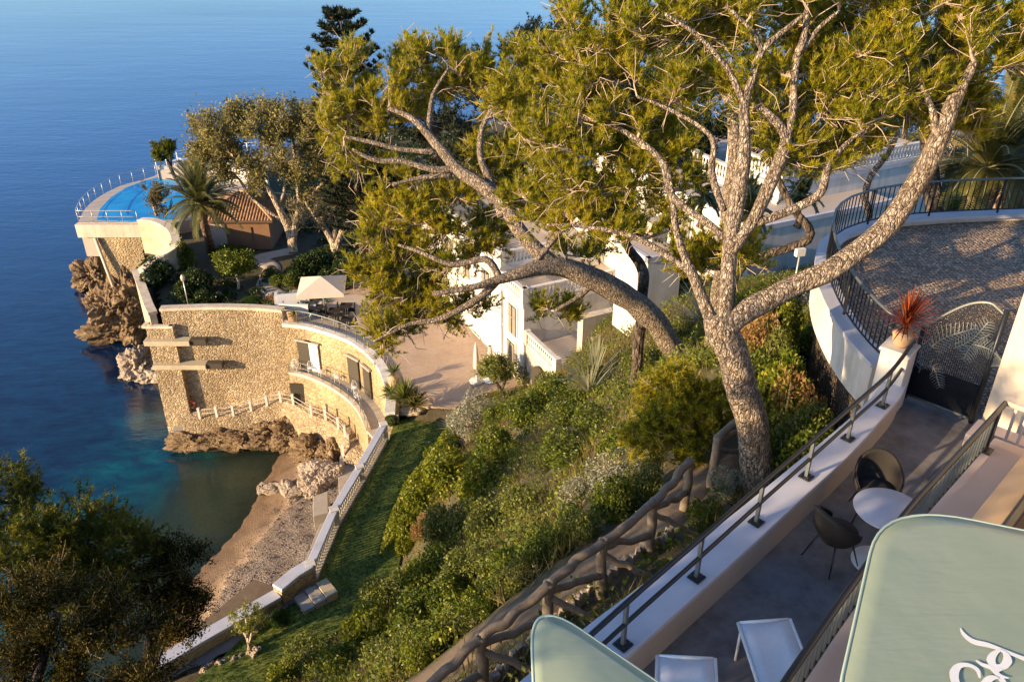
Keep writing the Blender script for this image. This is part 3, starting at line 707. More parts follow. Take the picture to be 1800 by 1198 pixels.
# curved part with rooms behind
r = empty('curved_cove_wall', (-12, 47, 0), label='curved stone wall with doors above the beach, topped by a white coping', cat='retaining wall')
mb = MB(); vertical_wall(mb, [Vector(p) for p in CURVE], 1.0, 9.55, .6, .1); mb.build('wall_face', M['stone2'], r)
MB().strip([p[:2] for p in CURVE], -.16, .42, 9.55, 9.78).build('coping', M['white'], r)
C2 = [Vector((p[0], p[1])) for p in CURVE]
def on_curve(path, s):
    L = 0
    for a, b in zip(path, path[1:]):
        l = (b - a).length
        if L + l >= s: 
            return a.lerp(b, (s - L) / l), (b - a).normalized()
        L += l
    return path[-1], (path[-1] - path[-2]).normalized()
total = sum((b - a).length for a, b in zip(C2, C2[1:]))
def nearest_s(path, px, py, z):
    best = (1e9, 0); s = 0
    while s < total:
        p, t = on_curve(path, s); d = Vector((p.x, p.y, z)); q = ray(px, py); k = (z - H) / q.z
        # compare screen column
        dd = d - Vector((0, 0, H)); depth = dd.y * CP - dd.z * SP; X = 900 + F * d.x / depth; Y = 599 - F * (dd.y * SP + dd.z * CP) / depth
        e = (X - px) ** 2 + (Y - py) ** 2
        if e < best[0]: best = (e, s)
        s += .1
    return best[1]
for px, py, nm, wd, mt in ((541,652,'door',1.0,'door'),(556,652,'door',.9,'white_metal'),(631,670,'door',1.1,'door'),(655,690,'door',.9,'door')):
    p, t = on_curve(C2, nearest_s(C2, px, py, 6.4)); n = Vector((t.y, -t.x)); yaw = math.atan2(t.y, t.x)
    c = p + n * .14
    d = MB().box((c.x, c.y, 7.45), (wd, .1, 2.2), yaw).build(nm, M[mt], r)
    MB().box((c.x + n.x * .03, c.y + n.y * .03, 8.6), (wd + .3, .16, .12), yaw).build('lintel', M['concrete'], d)
# gallery
GAL = smooth_path([at(px, py, 6.45) for px, py in ((508,652),(535,657),(565,669),(592,684),(615,702),(633,724),(645,752))], 4)
r = empty('gallery', (-12.5, 47.5, 3), label='curved stone gallery with a narrow walk in front of the doors above the beach', cat='gallery')
gp = [tuple(p[:2]) for p in GAL]
back = [tuple(p) for p in offset([tuple(p[:2]) for p in CURVE], .2)]
MB().prism(gp + back[::-1], 6.05, 6.25).build('floor', M['concrete'], r)
mb = MB(); vertical_wall(mb, [Vector(p) for p in GAL], 1.0, 6.04, .5, .1); mb.build('wall_face', M['stone2'], r)
MB().strip(gp, -.1, .22, 6.26, 6.42).build('coping', M['cream'], r)
a, b = at(514,650,4.5), at(525,652,4.5)
MB().box((GAL[2].x, GAL[2].y - .12, 4.6), (1.0, .12, 2.0)).build('doorway', M['door'], r)
def railing(name, path, z, h, spacing, label, parts=('post', 'top_rail'), mid=1, r_post=.025, mat='black', bars=None, group=None, base_plate=False, mat2=None, cat='railing', rr=.03):
    P = resample([Vector((p[0], p[1], 0)) for p in path], spacing)
    zs = [z] * len(P) if not hasattr(z, '__call__') else [z(p.x, p.y) for p in P]
    rt = empty(name, (P[0].x, P[0].y, zs[0]), label=label, cat=cat, group=group)
    post = None
    for p, zz in zip(P, zs):
        if post is None:
            m = MB(); m.tube([(0, 0, 0), (0, 0, h)], r_post, 6)
            post = m.build('post', M[mat], rt, local=True); post.location = (0, 0, 0)
            if base_plate: MB().box((0, 0, .012), (.11, .11, .024)).build('base_plate', M[mat], post, local=True)
        else:
            c = copy_tree(post, rt); c.location = (p.x - P[0].x, p.y - P[0].y, zz - zs[0])
    fine = resample([Vector((p[0], p[1], 0)) for p in path], min(spacing, .5)) if len(path) > 2 else P
    def zz_(p): return z if not hasattr(z, '__call__') else z(p.x, p.y)
    MB().tube([(p.x, p.y, zz_(p) + h) for p in fine], rr, 6).build('top_rail', M[mat2 or mat], rt)
    for k in range(mid):
        MB().tube([(p.x, p.y, zz_(p) + h * (k + .5) / mid * (1 if mid > 1 else 1)) for p in fine], rr * .7, 5).build('middle_rail', M[mat], rt)
    if bars:
        m = MB()
        BP = resample([Vector((p[0], p[1], 0)) for p in path], bars)
        for p in BP: m.box((p.x, p.y, zz_(p) + h / 2 + .03), (.016, .016, h - .1))
        mb_ = m.build('bars', M[mat], rt)
        MB().tube([(p.x, p.y, zz_(p) + .08) for p in fine], rr * .7, 5).build('bottom_rail', M[mat], rt)
    return rt
railing('gallery_railing', [p for p in offset(gp, .05)], 6.42, .8, 1.0, 'thin pale metal railing along the curved gallery above the beach', mid=1, mat='grey_metal', r_post=.018, rr=.02)
railing('restaurant_railing', offset([p[:2] for p in CURVE[:20]], .1), 9.78, .95, 1.0, 'metal railing on the white coping beside the restaurant terrace', mid=0, mat='grey_metal', bars=.16, rr=.035)
# chairs on the gallery
def garden_chair(loc, rz, label, first=[None]):
    if first[0] is None:
        t = empty('garden_chair', loc, rz, label, 'chair', 'white chairs on the stone gallery')
        MB().lathe((0, 0, .44), [(.20, 0), (.22, .02), (.20, .04)], 12).build('seat', M['white_metal'], t, local=True)
        m = MB(); m.tube([(.2 * math.cos(a), .2 * math.sin(a), .46 + .42 * math.sin((a - .3) / 2.55 * math.pi)) for a in np.linspace(.3, 2.85, 9)], .018, 5)
        for a in (1.0, 1.57, 2.1): m.tube([(.2 * math.cos(a), .2 * math.sin(a), .46), (.2 * math.cos(a), .2 * math.sin(a), .84)], .01, 4)
        m.build('backrest', M['white_metal'], t, local=True)
        lg = MB().tube([(.14, .14, .44), (.2, .2, 0)], .015, 5).build('leg', M['white_metal'], t, local=True)
        for k in range(1, 4): c = copy_tree(lg, t); c.rotation_euler = (0, 0, k * math.pi / 2)
        first[0] = t; return t
    c = copy_tree(first[0]); c.location = loc; c.rotation_euler = (0, 0, rz); c['label'] = label; return c
for px, py, rz, lb in ((519,652,0,'white chair at the left end of the stone gallery'),(547,656,.4,'white chair before the left doorway of the gallery'),(567,662,2.2,'white chair right of the bright door on the gallery'),(595,672,1.3,'white chair under the potted plant on the gallery'),(625,690,.5,'white chair beside the right doorway of the gallery'),(629,706,3,'white chair at the right end of the gallery')):
    p = at(px, py, 6.27); garden_chair(p, rz, lb)
# seaside walkway with posts
WALK = [at(*c) for c in ((318,740,2.3),(352,735,2.5),(382,732,2.6),(411,730,2.7),(442,722,2.9),(470,713,3.3),(494,706,3.7),(516,711,4.0),(548,730,4.1),(573,738,4.15),(595,753,4.2),(607,767,4.0),(613,783,3.5),(604,800,3.0))]
WK = smooth_path(WALK, 4)
mb = MB(); w_ = offset([p[:2] for p in WK], 1.5)
vs = []; fs = []
for p, q in zip(WK, w_): vs += [(p.x, p.y, p.z), (q[0], q[1], p.z), (q[0], q[1], p.z - 5), (p.x - .1, p.y - .1, p.z - 5)]
for i in range(len(WK) - 1):
    for k in range(4): k2 = (k + 1) % 4; fs.append((4 * i + k, 4 * i + k2, 4 * i + 4 + k2, 4 * i + 4 + k))
tag(mb.add(vs, fs).build('walkway', M['stone']), kind='structure')
t = empty('walkway_railing', WALK[0], label='row of white posts joined by pale ropes along the low seaside walkway', cat='railing')
pst = None
for p in WALK[1:]:
    if pst is None: pst = MB().box((0, 0, .42), (.15, .15, .84)).box((0, 0, .86), (.19, .19, .05)).build('post', M['white'], t, local=True)
    else: pst = copy_tree(pst, t)
    pst.location = p - WALK[0]
for z in (.72, .38): MB().tube([p + Vector((0, 0, z)) for p in WALK[1:]], .02, 5).build('rope', M['rope'], t)
m = MB()
pts = [(.3 * math.cos(a), 0, .3 * math.sin(a)) for a in np.linspace(0, 2 * math.pi, 25)]
m.tube(pts, .07, 8, caps=False); p = at(333, 728, 2.4)
o = m.build('life_ring', M['orange'], None, local=True); o.location = p + Vector((0, .5, .55)); tag(o, 'orange life ring hanging at the left end of the seaside walkway', 'life ring')
for a in (0.4, 1.97, 3.54, 5.1): 
    MB().tube([(.3 * math.cos(a + d), 0, .3 * math.sin(a + d)) for d in (-.12, 0, .12)], .078, 8).build('band', M['white_metal'], o, local=True)
m = MB().box(at(322,752,1.2) + Vector((0, 0, 0)), (1.3, 1.0, .15)).box(at(322,752,1.2) + Vector((-.5, 0, -.6)), (.15, .8, 1.1)).box(at(322,752,1.2) + Vector((.5, 0, -.6)), (.15, .8, 1.1))
tag(m.build('bathing_step', M['concrete']), 'small pale concrete bathing step at the walkway tip below the life ring', 'step')
# concrete on the beach
def slab(name, px, z, th, mat, label, cat, group=None):
    return tag(MB().prism(P2(px, z), z - th, z).build(name, M[mat], bevel=.03), label, cat, group)
slab('bathing_platform', [(550,872),(576,862),(577,900),(550,907)], 2.9, 1.4, 'concrete', 'raised square concrete platform on the beach by the balustrade', 'platform')
slab('beach_ramp', [(598,800),(625,812),(618,860),(596,872),(594,830)], 2.2, 1.6, 'concrete', 'grey concrete ramp between the pale boulders and the balustrade', 'ramp')
slab('wall_footing', [(578,905),(560,925),(530,1000),(560,1000),(600,905)], 2.2, 1.6, 'concrete', 'long concrete footing along the foot of the sea wall', 'footing')
slab('landing', [(447,1017),(492,1033),(420,1090),(330,1130),(345,1100)], 2.6, 1.6, 'path', 'sandy coloured concrete landing at the lower end of the beach', 'platform')

# ------------------------------------------------------------------ sea balustrade and low wall
t = empty('sea_balustrade', BAL[0] - Vector((0, 0, .95)), label='long white balustrade between the lawn and the beach', cat='balustrade')
bp = [p[:2] for p in BAL]
MB().strip(bp, -.2, .2, 9.82, 9.96).build('handrail', M['coping'], t, bevel=.03)
MB().strip(bp, -.2, .2, 8.7, 9.12).build('plinth', M['cream'], t)
prof = [(.05, 0), (.05, .04), (.035, .07), (.07, .2), (.06, .3), (.03, .45), (.03, .5), (.05, .54), (.05, .6)]
b0 = None
for i, p in enumerate(resample([Vector((a[0], a[1], 0)) for a in bp], .2)[1:-1]):
    if b0 is None: b0 = MB().lathe((0, 0, 0), [(r_ * 1.15, z_ * 1.17) for r_, z_ in prof], 8).build('baluster', M['white'], t, local=True)
    c = b0 if i == 0 else copy_tree(b0, t); c.location = Vector((p.x, p.y, 9.12)) - t.location
for p in BAL:
    MB().box((p.x, p.y, 9.35), (.36, .36, 1.26), .4).box((p.x, p.y, 10.0), (.42, .42, .07), .4).build('pier', M['white'], t)
m = MB(); m.strip(bp, -.35, .22, -1, 8.7)
m.build('wall_below', M['stone'], t)
t = empty('low_sea_wall', LOWW[2] - Vector((0, 0, 1)), label='stepped stone wall with a wide white coping ending under the dark trees', cat='wall')
lp = [p[:2] for p in LOWW]
MB().strip(lp[:3], -.3, .3, 9.85, 10.02).build('coping', M['coping'], t, bevel=.03)
MB().strip(lp[2:], -.3, .3, 9.5, 9.68).build('coping', M['coping'], t, bevel=.03)
MB().strip(lp[:3], -.25, .25, -1, 9.84).build('wall_face', M['stone2'], t)
MB().strip(lp[2:], -.25, .25, -1, 9.49).build('wall_face', M['stone2'], t)
t = empty('garden_steps', at(560,1040,9), label='short flight of pale stone steps on the lawn beside the wall corner', cat='steps')
for k in range(3):
    a = at(575 - 20 * k, 1036 + 12 * k, 9.25 - .08 * k)
    MB().box((a.x, a.y, 9.2 - .1 * k), (1.0, .5, .42), -.9).build('tread', M['concrete' if k else 'stone_plain'], t)

# ------------------------------------------------------------------ slanting garden parapets and pool
t = empty('garden_parapet', WEST[0], label='slanting cream parapet wall descending from the pool to the cove wall', cat='wall')
wp = smooth_path([at(274,549,10.2), at(267,535,10.2), at(256,505,10.3), at(247,480,10.4), at(243,468,10.5)], 3)
m = MB(); vertical_wall(m, [Vector(p) for p in wp], 5, 10.1, .45, 0); m.build('wall_face', M['stone_plain'], t)
MB().strip([p[:2] for p in wp], -.1, .5, 10.1, 10.3).build('coping', M['cream'], t)
PZ = 10.6
t = empty('pool_parapet', at(280,440,10), label='curved cream stone parapet rising above the garden next to the pool corner', cat='wall')
pp = [at(243,472,11.0), at(270,452,11.4), at(292,440,11.8), at(303,425,12.2), at(294,402,12.5), at(268,388,12.5), at(241,386,12.3)]
pp = smooth_path(pp, 4)
m = MB(); vs = []; fs = []
for p in pp: vs += [(p.x, p.y, 2.5), (p.x, p.y, p.z - .15)]
bk = offset([p[:2] for p in pp], -.5)
for q, p in zip(bk, pp): vs += [(q[0], q[1], 2.5), (q[0], q[1], p.z - .15)]
n = len(pp)
for i in range(n - 1):
    a, b = 2 * i, 2 * i + 2; c, d = 2 * n + 2 * i, 2 * n + 2 * i + 2
    fs += [(a, b, b + 1, a + 1), (c, d, d + 1, c + 1), (a + 1, b + 1, d + 1, c + 1)]
fs += [(0, 1, 2 * n + 1, 2 * n), (2 * n - 2, 2 * n - 1, 4 * n - 1, 4 * n - 2)]
m.add(vs, fs).build('wall_face', M['stone_plain'], t)
MB().strip([p[:2] for p in pp], .06, -.56, [p.z - .15 for p in pp], [p.z for p in pp]).build('coping', M['cream'], t)
# pool
pc = [tuple(p[:2]) for p in POOLC]
pool_in = P2([(170,387),(176,367),(195,347),(221,330),(251,319),(285,310),(330,303),(388,308),(400,318),(345,345),(310,385),(250,389)], PZ)
t = empty('swimming_pool', (-33, 70, 8), label='bright blue curved swimming pool on the headland edge', cat='swimming pool')
deck = P2([(137,391),(240,391)], PZ) + P2([(300,392),(400,370),(450,330),(430,290),(340,292),(275,306)], PZ) + [tuple(p) for p in pc[::-1]][1:]
MB().prism(deck, 7.5, PZ - .02).build('deck', M['plain_beige'], t)
MB().prism(pool_in, PZ - .3, PZ + .03).build('water', M['pool'], t)
fa, fb = at(135,415,9.3), at(243,415,9.3)
front = P2([(137,391),(243,391)], PZ)
y0 = front[0][1]
m = MB().box(((front[0][0] + front[1][0]) / 2, y0 - .05, 9.95), (front[1][0] - front[0][0] + .3, .6, 1.15)); m.build('beam', M['cream'], t)
x0, x1 = at(168,417,9.4).x, at(262,417,9.4).x
m = MB(); vertical_wall(m, [Vector((x0, y0 - .1, 0)), Vector((x1, y0 - .1, 0))], -1, 9.35, 4, .1); m.build('supporting_wall', M['stone2'], t)
m = MB().tube([(x0 + 1.6, y0 - 1.0, -.2), (x0 + .6, y0 - .7, 5), (x0 - .1, y0 - .3, 9.3)], .16, 6); m.build('drain_pipe', M['cream'], t)
railing('pool_railing', [front[1], front[0]] + [tuple(p) for p in pc[1:]], PZ, 1.05, 1.3, 'pale metal railing round the outer edge of the pool', mid=1, mat='lt_metal', r_post=.028, rr=.028)
# sun deck beyond the pool
SD = [at(px, py, 12.0) for px, py in ((275,292),(305,280),(345,272),(400,265),(460,262))]
t = empty('sun_deck', SD[0] - Vector((0, 0, 3)), label='white edged sun deck behind the blue pool', cat='terrace')
MB().prism([tuple(p[:2]) for p in SD] + P2([(470,300),(400,300),(330,302),(277,302)], 11.4), 8.5, 11.6).build('floor', M['plain_beige'], t)
MB().strip(P2([(277,303),(330,300),(400,303),(470,310)], 11.3), -.15, .15, 10.3, 11.9).build('white_wall', M['white'], t)
railing('sun_deck_railing', [p[:2] for p in SD], 11.6, 1.1, 1.4, 'white posts and rails along the far edge of the sun deck', mid=2, mat='white_metal', r_post=.06, rr=.03)
def lounger(loc, rz, label, first=[None]):
    if first[0] is None:
        t = empty('sun_lounger', loc, rz, label, 'sun lounger', 'sun loungers on the far deck')
        MB().box((0, 0, .33), (.65, 1.3, .08)).build('seat', M['white_fabric'], t, local=True)
        MB().box((0, .9, .5), (.65, .65, .08), M=Matrix.Rotation(.6, 3, 'X')).build('backrest', M['white_fabric'], t, local=True)
        lg = MB().box((.28, .5, .15), (.05, .05, .3)).build('leg', M['white_metal'], t, local=True)
        for x, y in ((-.56, 0), (0, -1.0), (-.56, -1.0)): c = copy_tree(lg, t); c.location = (x, y, 0)
        first[0] = t; return t
    c = copy_tree(first[0]); c.location = loc; c['label'] = label; return c
for i in range(6):
    lounger(at(312 + 22 * i, 288 - 3 * i, 11.62), 2.6, ('nearest the white parapet corner', 'second from the left', 'third from the left', 'fourth from the left', 'fifth from the left', 'farthest to the right')[i] + ' of the pale sun loungers on the deck behind the pool')

# ------------------------------------------------------------------ pool house with tiled roof
def pool_house():
    a = at(372,438,9.6); b = at(478,438,9.6); 
    t = empty('pool_house', ((a.x + b.x) / 2, a.y + 2, 9.6), label='low brown house with a hipped terracotta tile roof beside the palm', cat='house')
    cx, cy = (a.x + b.x) / 2, a.y + 2.6; W_, D_ = b.x - a.x, 5.0
    MB().box((cx, cy, 10.9), (W_, D_, 2.7)).build('wall', M['wood_wall'], t)
    MB().box((a.x + .8, cy - D_ / 2 - .04, 10.7), (1.2, .1, 2.1)).build('door', M['plain_beige'], t)
    MB().box((b.x - 2.2, cy - D_ / 2 - .04, 10.9), (1.5, .1, 1.2)).build('window', M['wood_wall'], t)
    ex, ey, ez = W_ / 2 + .5, D_ / 2 + .5, 12.25; rz_, rx = 13.6, W_ / 2 - 2.2
    c4 = [(-ex, -ey, ez), (ex, -ey, ez), (ex, ey, ez), (-ex, ey, ez)]; rd = [(-rx, 0, rz_), (rx, 0, rz_)]
    m = MB()
    vs = [(cx + x, cy + y, z) for x, y, z in c4 + rd]
    m.add(vs, [(0, 1, 5, 4), (1, 2, 5), (2, 3, 4, 5), (3, 0, 4), (3, 2, 1, 0)]); rf = m.build('roof', M['tiles'], t)
    m = MB()
    def tl(p, q): m.tube([p, q], .085, 6)
    for k in range(int(2 * ex / .25)):
        x = -ex + .12 + k * .25; top = rz_; 
        f = min(1, (x + ex) / (ex - rx), (ex - x) / (ex - rx)) if abs(x) > rx else 1
        for s_ in (-1, 1): tl((cx + x, cy + s_ * ey, ez + .02), (cx + x, cy + s_ * ey * (1 - f), ez + (rz_ - ez) * f + .02))
    for k in range(int(2 * ey / .25)):
        y = -ey + .12 + k * .25; f = 1 - abs(y) / ey
        for s_ in (-1, 1): tl((cx + s_ * ex, cy + y, ez + .02), (cx + s_ * (ex - (ex - rx) * f), cy + y, ez + (rz_ - ez) * f + .02))
    m.build('tile_rows', M['tiles'], rf)
    m = MB()
    for i, j in ((0, 4), (1, 5), (2, 5), (3, 4), (4, 5)): m.tube([Vector(vs[i]) + Vector((0, 0, .05)), Vector(vs[j]) + Vector((0, 0, .05))], .11, 6)
    m.build('ridge', M['terracotta'], rf)
    MB().strip([(cx - ex, cy - ey), (cx + ex, cy - ey)], -.03, .06, ez - .2, ez - .01).build('fascia', M['tiles_edge'], t)
pool_house()

# ------------------------------------------------------------------ white houses
E1 = Vector((-.44, .90, 0)).normalized(); E2 = Vector((.90, .44, 0)).normalized(); YAW = math.atan2(E2.y, E2.x)
def obox(mb, o, u0, u1, v0, v1, z0, z1, yaw=None):
    """box in the house frame: u along E2, v along E1 from corner o"""
    c = o + E2 * (u0 + u1) / 2 + E1 * (v0 + v1) / 2
    return mb.box((c.x, c.y, (z0 + z1) / 2), (u1 - u0, v1 - v0, z1 - z0), YAW)
def balustrade(o, du, dv, L, z, parent, axis):
    d = E2 if axis == 'u' else E1; st = o + E2 * du + E1 * dv
    a = st; b = st + d * L; pth = [a[:2], b[:2]]
    MB().strip(pth, -.13, .13, z + .78, z + .9).build('handrail', M['white'], parent)
    MB().strip(pth, -.12, .12, z, z + .14).build('plinth', M['white'], parent)
    P = resample([Vector((a.x, a.y, 0)), Vector((b.x, b.y, 0))], .24)
    b0 = MB().lathe((0, 0, 0), [(r_ * 1.3, z_ * 1.07) for r_, z_ in prof], 7).build('baluster', M['white'], parent, local=True)
    base = Vector((0, 0, 0)); q = parent
    while q is not None: base += q.location; q = q.parent
    for i, p in enumerate(P[1:-1]):
        c = b0 if i == 0 else copy_tree(b0, parent); c.location = Vector((p.x, p.y, z + .14)) - base
    for p in (a, b): MB().box((p.x, p.y, z + .47), (.34, .34, .96), YAW).build('pier', M['white'], parent)
def window(o, v, z, parent, wd=1.1, ht=2.0, face='left', u=0):
    if face == 'left':
        c = o + E1 * v - E2 * .03; y = YAW
        f = MB().box((c.x, c.y, z), (.14, wd + .24, ht + .24), y).build('window', M['white'], parent)
        c2 = c - E2 * .05
        MB().box((c2.x, c2.y, z), (.1, wd, ht), y).build('pane', M['glass'], f)
        m = MB()
        for s_ in (-1, 1):
            c3 = c2 - E2 * .04 + E1 * s_ * wd * .27; m.box((c3.x, c3.y, z), (.06, wd * .40, ht * .96), y)
        c3 = c2 - E2 * .05; m.box((c3.x, c3.y, z + ht * .1), (.07, wd, .06), y)
        m.build('shutter', M['shutter'], f)
ho = at(920, 676, GZ)
t = empty('courtyard_house', ho, label='two storey white house with a balustraded roof terrace facing the paved courtyard', cat='house')
obox(MB(), ho, 0, 8.5, 0, 12, GZ - .3, 15.0).build('wall', M['white'], t)
obox(obox(MB(), ho, -.12, 8.6, -.12, 12.1, 14.75, 15.0), ho, -.05, 8.5, -.05, 12.05, 12.35, 12.5).build('cornice', M['white'], t)
obox(MB(), ho, .2, 8.3, .2, 11.8, 15.0, 15.06).build('roof_terrace', M['plain_beige'], t)
balustrade(ho, 0, 0, 3.6, 15.06, t, 'v'); 
rt = MB().strip([(ho + E1 * 3.8)[:2], (ho + E1 * 12)[:2]], -.12, .12, 15.06, 15.9).build('parapet', M['white'], t)
balustrade(ho, .1, .05, 8.2, 15.06, t, 'u')
for v, z, h_ in ((1.3, 13.4, 1.9), (4.0, 13.4, 1.9), (6.6, 13.4, 1.9), (9.4, 13.4, 1.9), (1.5, 10.8, 2.1), (4.2, 10.8, 2.1), (6.8, 10.8, 2.1), (9.6, 10.8, 2.1)): window(ho, v, z, t, 1.0, h_)
# lower wing with its own balustraded terrace
t = empty('lower_wing', ho - E1 * 3, label='low white wing with an arched doorway and a balustraded terrace on top', cat='house')
obox(MB(), ho, .15, 7.5, -3.6, -.02, GZ - 2.0, 12.3).build('wall', M['cream'], t)
obox(MB(), ho, .3, 7.4, -3.4, -.05, 12.3, 12.36).build('terrace_floor', M['plain_beige'], t)
balustrade(ho, .22, -3.6, 3.55, 12.36, t, 'v')
c = ho + E1 * -1.9 + E2 * .05
pts = [(-.75, 0), (.75, 0)] + [(.75 * math.cos(a), 1.5 + .75 * math.sin(a)) for a in np.linspace(0, math.pi, 11)]
m = MB(); n = len(pts)
vs = [tuple(Vector((c.x, c.y, GZ)) + E1 * x - E2 * d + Vector((0, 0, z))) for d in (0, .12) for x, z in pts]
m.add(vs, [tuple(range(n)), tuple(range(2 * n - 1, n - 1, -1))] + [(i, (i + 1) % n, n + (i + 1) % n, n + i) for i in range(n)]); m.build('arched_doorway', M['door'], t)
for u, v, lb in ((5.2, -2.0, 'stone urn planter on the terrace of the low white wing'), ):
    p = ho + E2 * u + E1 * v
    tag(MB().lathe((p.x, p.y, 12.36), [(.15, 0), (.22, .1), (.3, .4), (.34, .45)], 12).build('planter', M['terracotta']), lb, 'planter')
# long parapet pieces on the slope
for px, py, z, L, dr, lb in ((1025,560,16.4,3.0,E2,'short cream garden wall left of the yuccas on the slope'),(1048,600,16.2,2.6,E2,'cream retaining wall beside the grey green shrub')):
    a = at(px, py, z); b = a + dr * L; m = MB().strip([a[:2], b[:2]], 0, .5, z - 2.2, z); tag(m.build('garden_wall', M['cream']), lb, 'wall')
# upper complex (several terraced volumes seen between the pines)
def house(name, px, py, zt, u, v, zb, label, mats=('white', 'plain_beige'), bal='', wins=()):
    o = at(px, py, zt)
    t = empty(name, (o.x, o.y, zb), label=label, cat='house')
    obox(MB(), o, 0, u, 0, v, zb, zt).build('wall', M[mats[0]], t)
    obox(MB(), o, .15, u - .15, .15, v - .15, zt, zt + .06).build('terrace_floor', M[mats[1]], t)
    obox(obox(MB(), o, -.08, u + .08, -.08, .12, zt - .18, zt + .07), o, -.08, .12, -.08, v + .08, zt - .18, zt + .07).build('cornice', M['coping'], t)
    if 'u' in bal: balustrade(o, .1, .05, u - .2, zt + .07, t, 'u')
    if 'v' in bal: balustrade(o, .05, .3, min(v - .4, 16), zt + .07, t, 'v')
    m = obox(obox(MB(), o, u * .55, u * .55 + .8, v * .5, v * .5 + .6, zt, zt + .9), o, u * .55 - .06, u * .55 + .86, v * .5 - .06, v * .5 + .66, zt + .9, zt + .98); m.build('chimney', M['cream'], t)
    for vv, zz, ht in wins: window(o, vv, zz, t, 1.1, ht)
    return t, o
house('pillared_annex', 1140, 455, 22.6, 1.7, 2.3, 18.5, 'tall white corner block standing on the road behind the arching pine')
house('long_white_house', 1325, 402, 21.8, 9, 14, 15, 'long white building whose sunlit side shows through the big pine', bal='', wins=((2, 20.0, 1.6), (5, 20.0, 1.6), (8, 20.0, 1.6), (11, 20.0, 1.6)))
house('balustraded_terrace_house', 1345, 352, 22.0, 10, 6, 15, 'upper white house with a balustrade above the long building', bal='uv')
house('upper_terrace_house', 1372, 325, 22.9, 12, 4, 15, 'highest white terrace house at the back with pale railings', bal='uv', wins=((1.6, 21.2, 1.5),))
house('middle_white_house', 1060, 400, 17.5, 8, 16, 10, 'white house behind the courtyard house glimpsed between pine boughs', bal='uv', wins=((2, 15.6, 1.7), (5, 15.6, 1.7), (8.5, 15.6, 1.7), (12, 15.6, 1.7)))
house('back_white_house', 880, 470, 16.2, 10, 14, 10, 'white annex roof left of the courtyard house behind the branches', bal='uv', wins=((2, 14.4, 1.7), (5, 14.4, 1.7), (8, 14.4, 1.7)))

# ------------------------------------------------------------------ terrace, coping, guard rail
TZF = 29.7
def poly2(pts): return [tuple(p[:2]) for p in pts]
tag(MB().prism([tuple(p[:2]) for p in OUT[2:]] + [(6.9, 9.5), (9, 7), (9, -6), (-4, -6), (-4, 1)], 26.2, TZF).build('terrace_floor', M['terrace']), kind='structure')
t = empty('terrace_wall', (OUT[0].x, OUT[0].y, TZF), label='low curved terrace wall with a broad pale top running up to the gate', cat='wall')
ring = poly2(INN) + poly2(OUT[::-1])
MB().prism(ring, 26.0, 30.09).build('wall_face', M['plain_beige'], t)
ring2 = offset(poly2(INN), -.0)
MB().prism(offset(poly2(INN), -.03) + offset(poly2(OUT), .03)[::-1], 30.09, 30.16).build('coping', M['coping'], t, bevel=.012)
RB = [(960,1262),(1095,1133),(1224,1015),(1329,918),(1417,838),(1490,771),(1551,713),(1592,655)]
RP = [at(px, py, 30.16) for px, py in RB]
t = empty('guard_rail', RP[0], label='black two bar guard rail bolted on top of the pale terrace wall', cat='railing')
p0 = None
for p in RP:
    if p0 is None:
        p0 = MB().box((0, 0, .25), (.035, .035, .5)).build('post', M['grey_metal'], t, local=True)
        MB().box((0, 0, .011), (.13, .13, .018)).tube([(.04, .04, .02), (.04, .04, .035)], .01, 6).tube([(-.04, -.04, .02), (-.04, -.04, .035)], .01, 6).tube([(.04, -.04, .02), (.04, -.04, .035)], .01, 6).tube([(-.04, .04, .02), (-.04, .04, .035)], .01, 6).build('base_plate', M['black'], p0, local=True)
        q = p0
    else: q = copy_tree(p0, t)
    q.location = p - RP[0]; q.rotation_euler = (0, 0, .75)
sp = smooth_path(RP, 5)
MB().tube([p + Vector((0, 0, .52)) for p in sp], .026, 8).build('top_bar', M['black'], t)
MB().tube([p + Vector((0, 0, .26)) for p in sp], .022, 8).build('lower_bar', M['black'], t)

# pillar with planter and red cordyline
pc_ = at(1582, 610, 30.62)
pil = MB().box((pc_.x, pc_.y, 30.1), (.36, .36, 1.0), .85).box((pc_.x, pc_.y, 30.62), (.40, .40, .05), .85).build('gate_pillar', M['white'], bevel=.01)
tag(pil, 'short white pillar at the end of the terrace wall beside the gate', 'pillar')
tag(MB().lathe((pc_.x, pc_.y, 30.645), [(.08, 0), (.11, .05), (.13, .16), (.14, .19)], 18).build('planter_pot', M['terracotta']), 'terracotta pot on the white gate pillar holding the red plant', 'pot')

def blades(n, rg, L, wd, spread=(0, 1.5), droop=.3, seg=5, fold=False, up=0.0, wtip=.1):
    """radiating sword leaves as strips"""
    V_, F_, T_ = [], [], []
    for i in range(n):
        az = rg.uniform(0, 2 * math.pi); el = math.pi / 2 - rg.uniform(*spread); l = L * rg.uniform(.7, 1.1)
        d = np.array([math.cos(az) * math.cos(el), math.sin(az) * math.cos(el), math.sin(el)]); side = np.array([-math.sin(az), math.cos(az), 0])
        p = np.array([0, 0, up * rg.random()]); tint = rg.random(); n0 = len(V_)
        for k in range(seg + 1):
            f = k / seg; ww = wd * (math.sin(min(1, f * 1.6 + .25) * math.pi / 2)) * (1 - f ** 3 * (1 - wtip))
            V_.append(p - side * ww / 2); V_.append(p + side * ww / 2)
            d = d - np.array([0, 0, droop * f / seg * 2]); d /= np.linalg.norm(d); p = p + d * l / seg
        for k in range(seg): F_.append((n0 + 2 * k, n0 + 2 * k + 1, n0 + 2 * k + 3, n0 + 2 * k + 2)); T_.append(tint)
    return np.array(V_), np.array(F_), np.array(T_)
rg = np.random.default_rng(11)
V_, F_, T_ = blades(150, rg, .48, .023, (0.05, 1.75), .35, 6, up=.12)
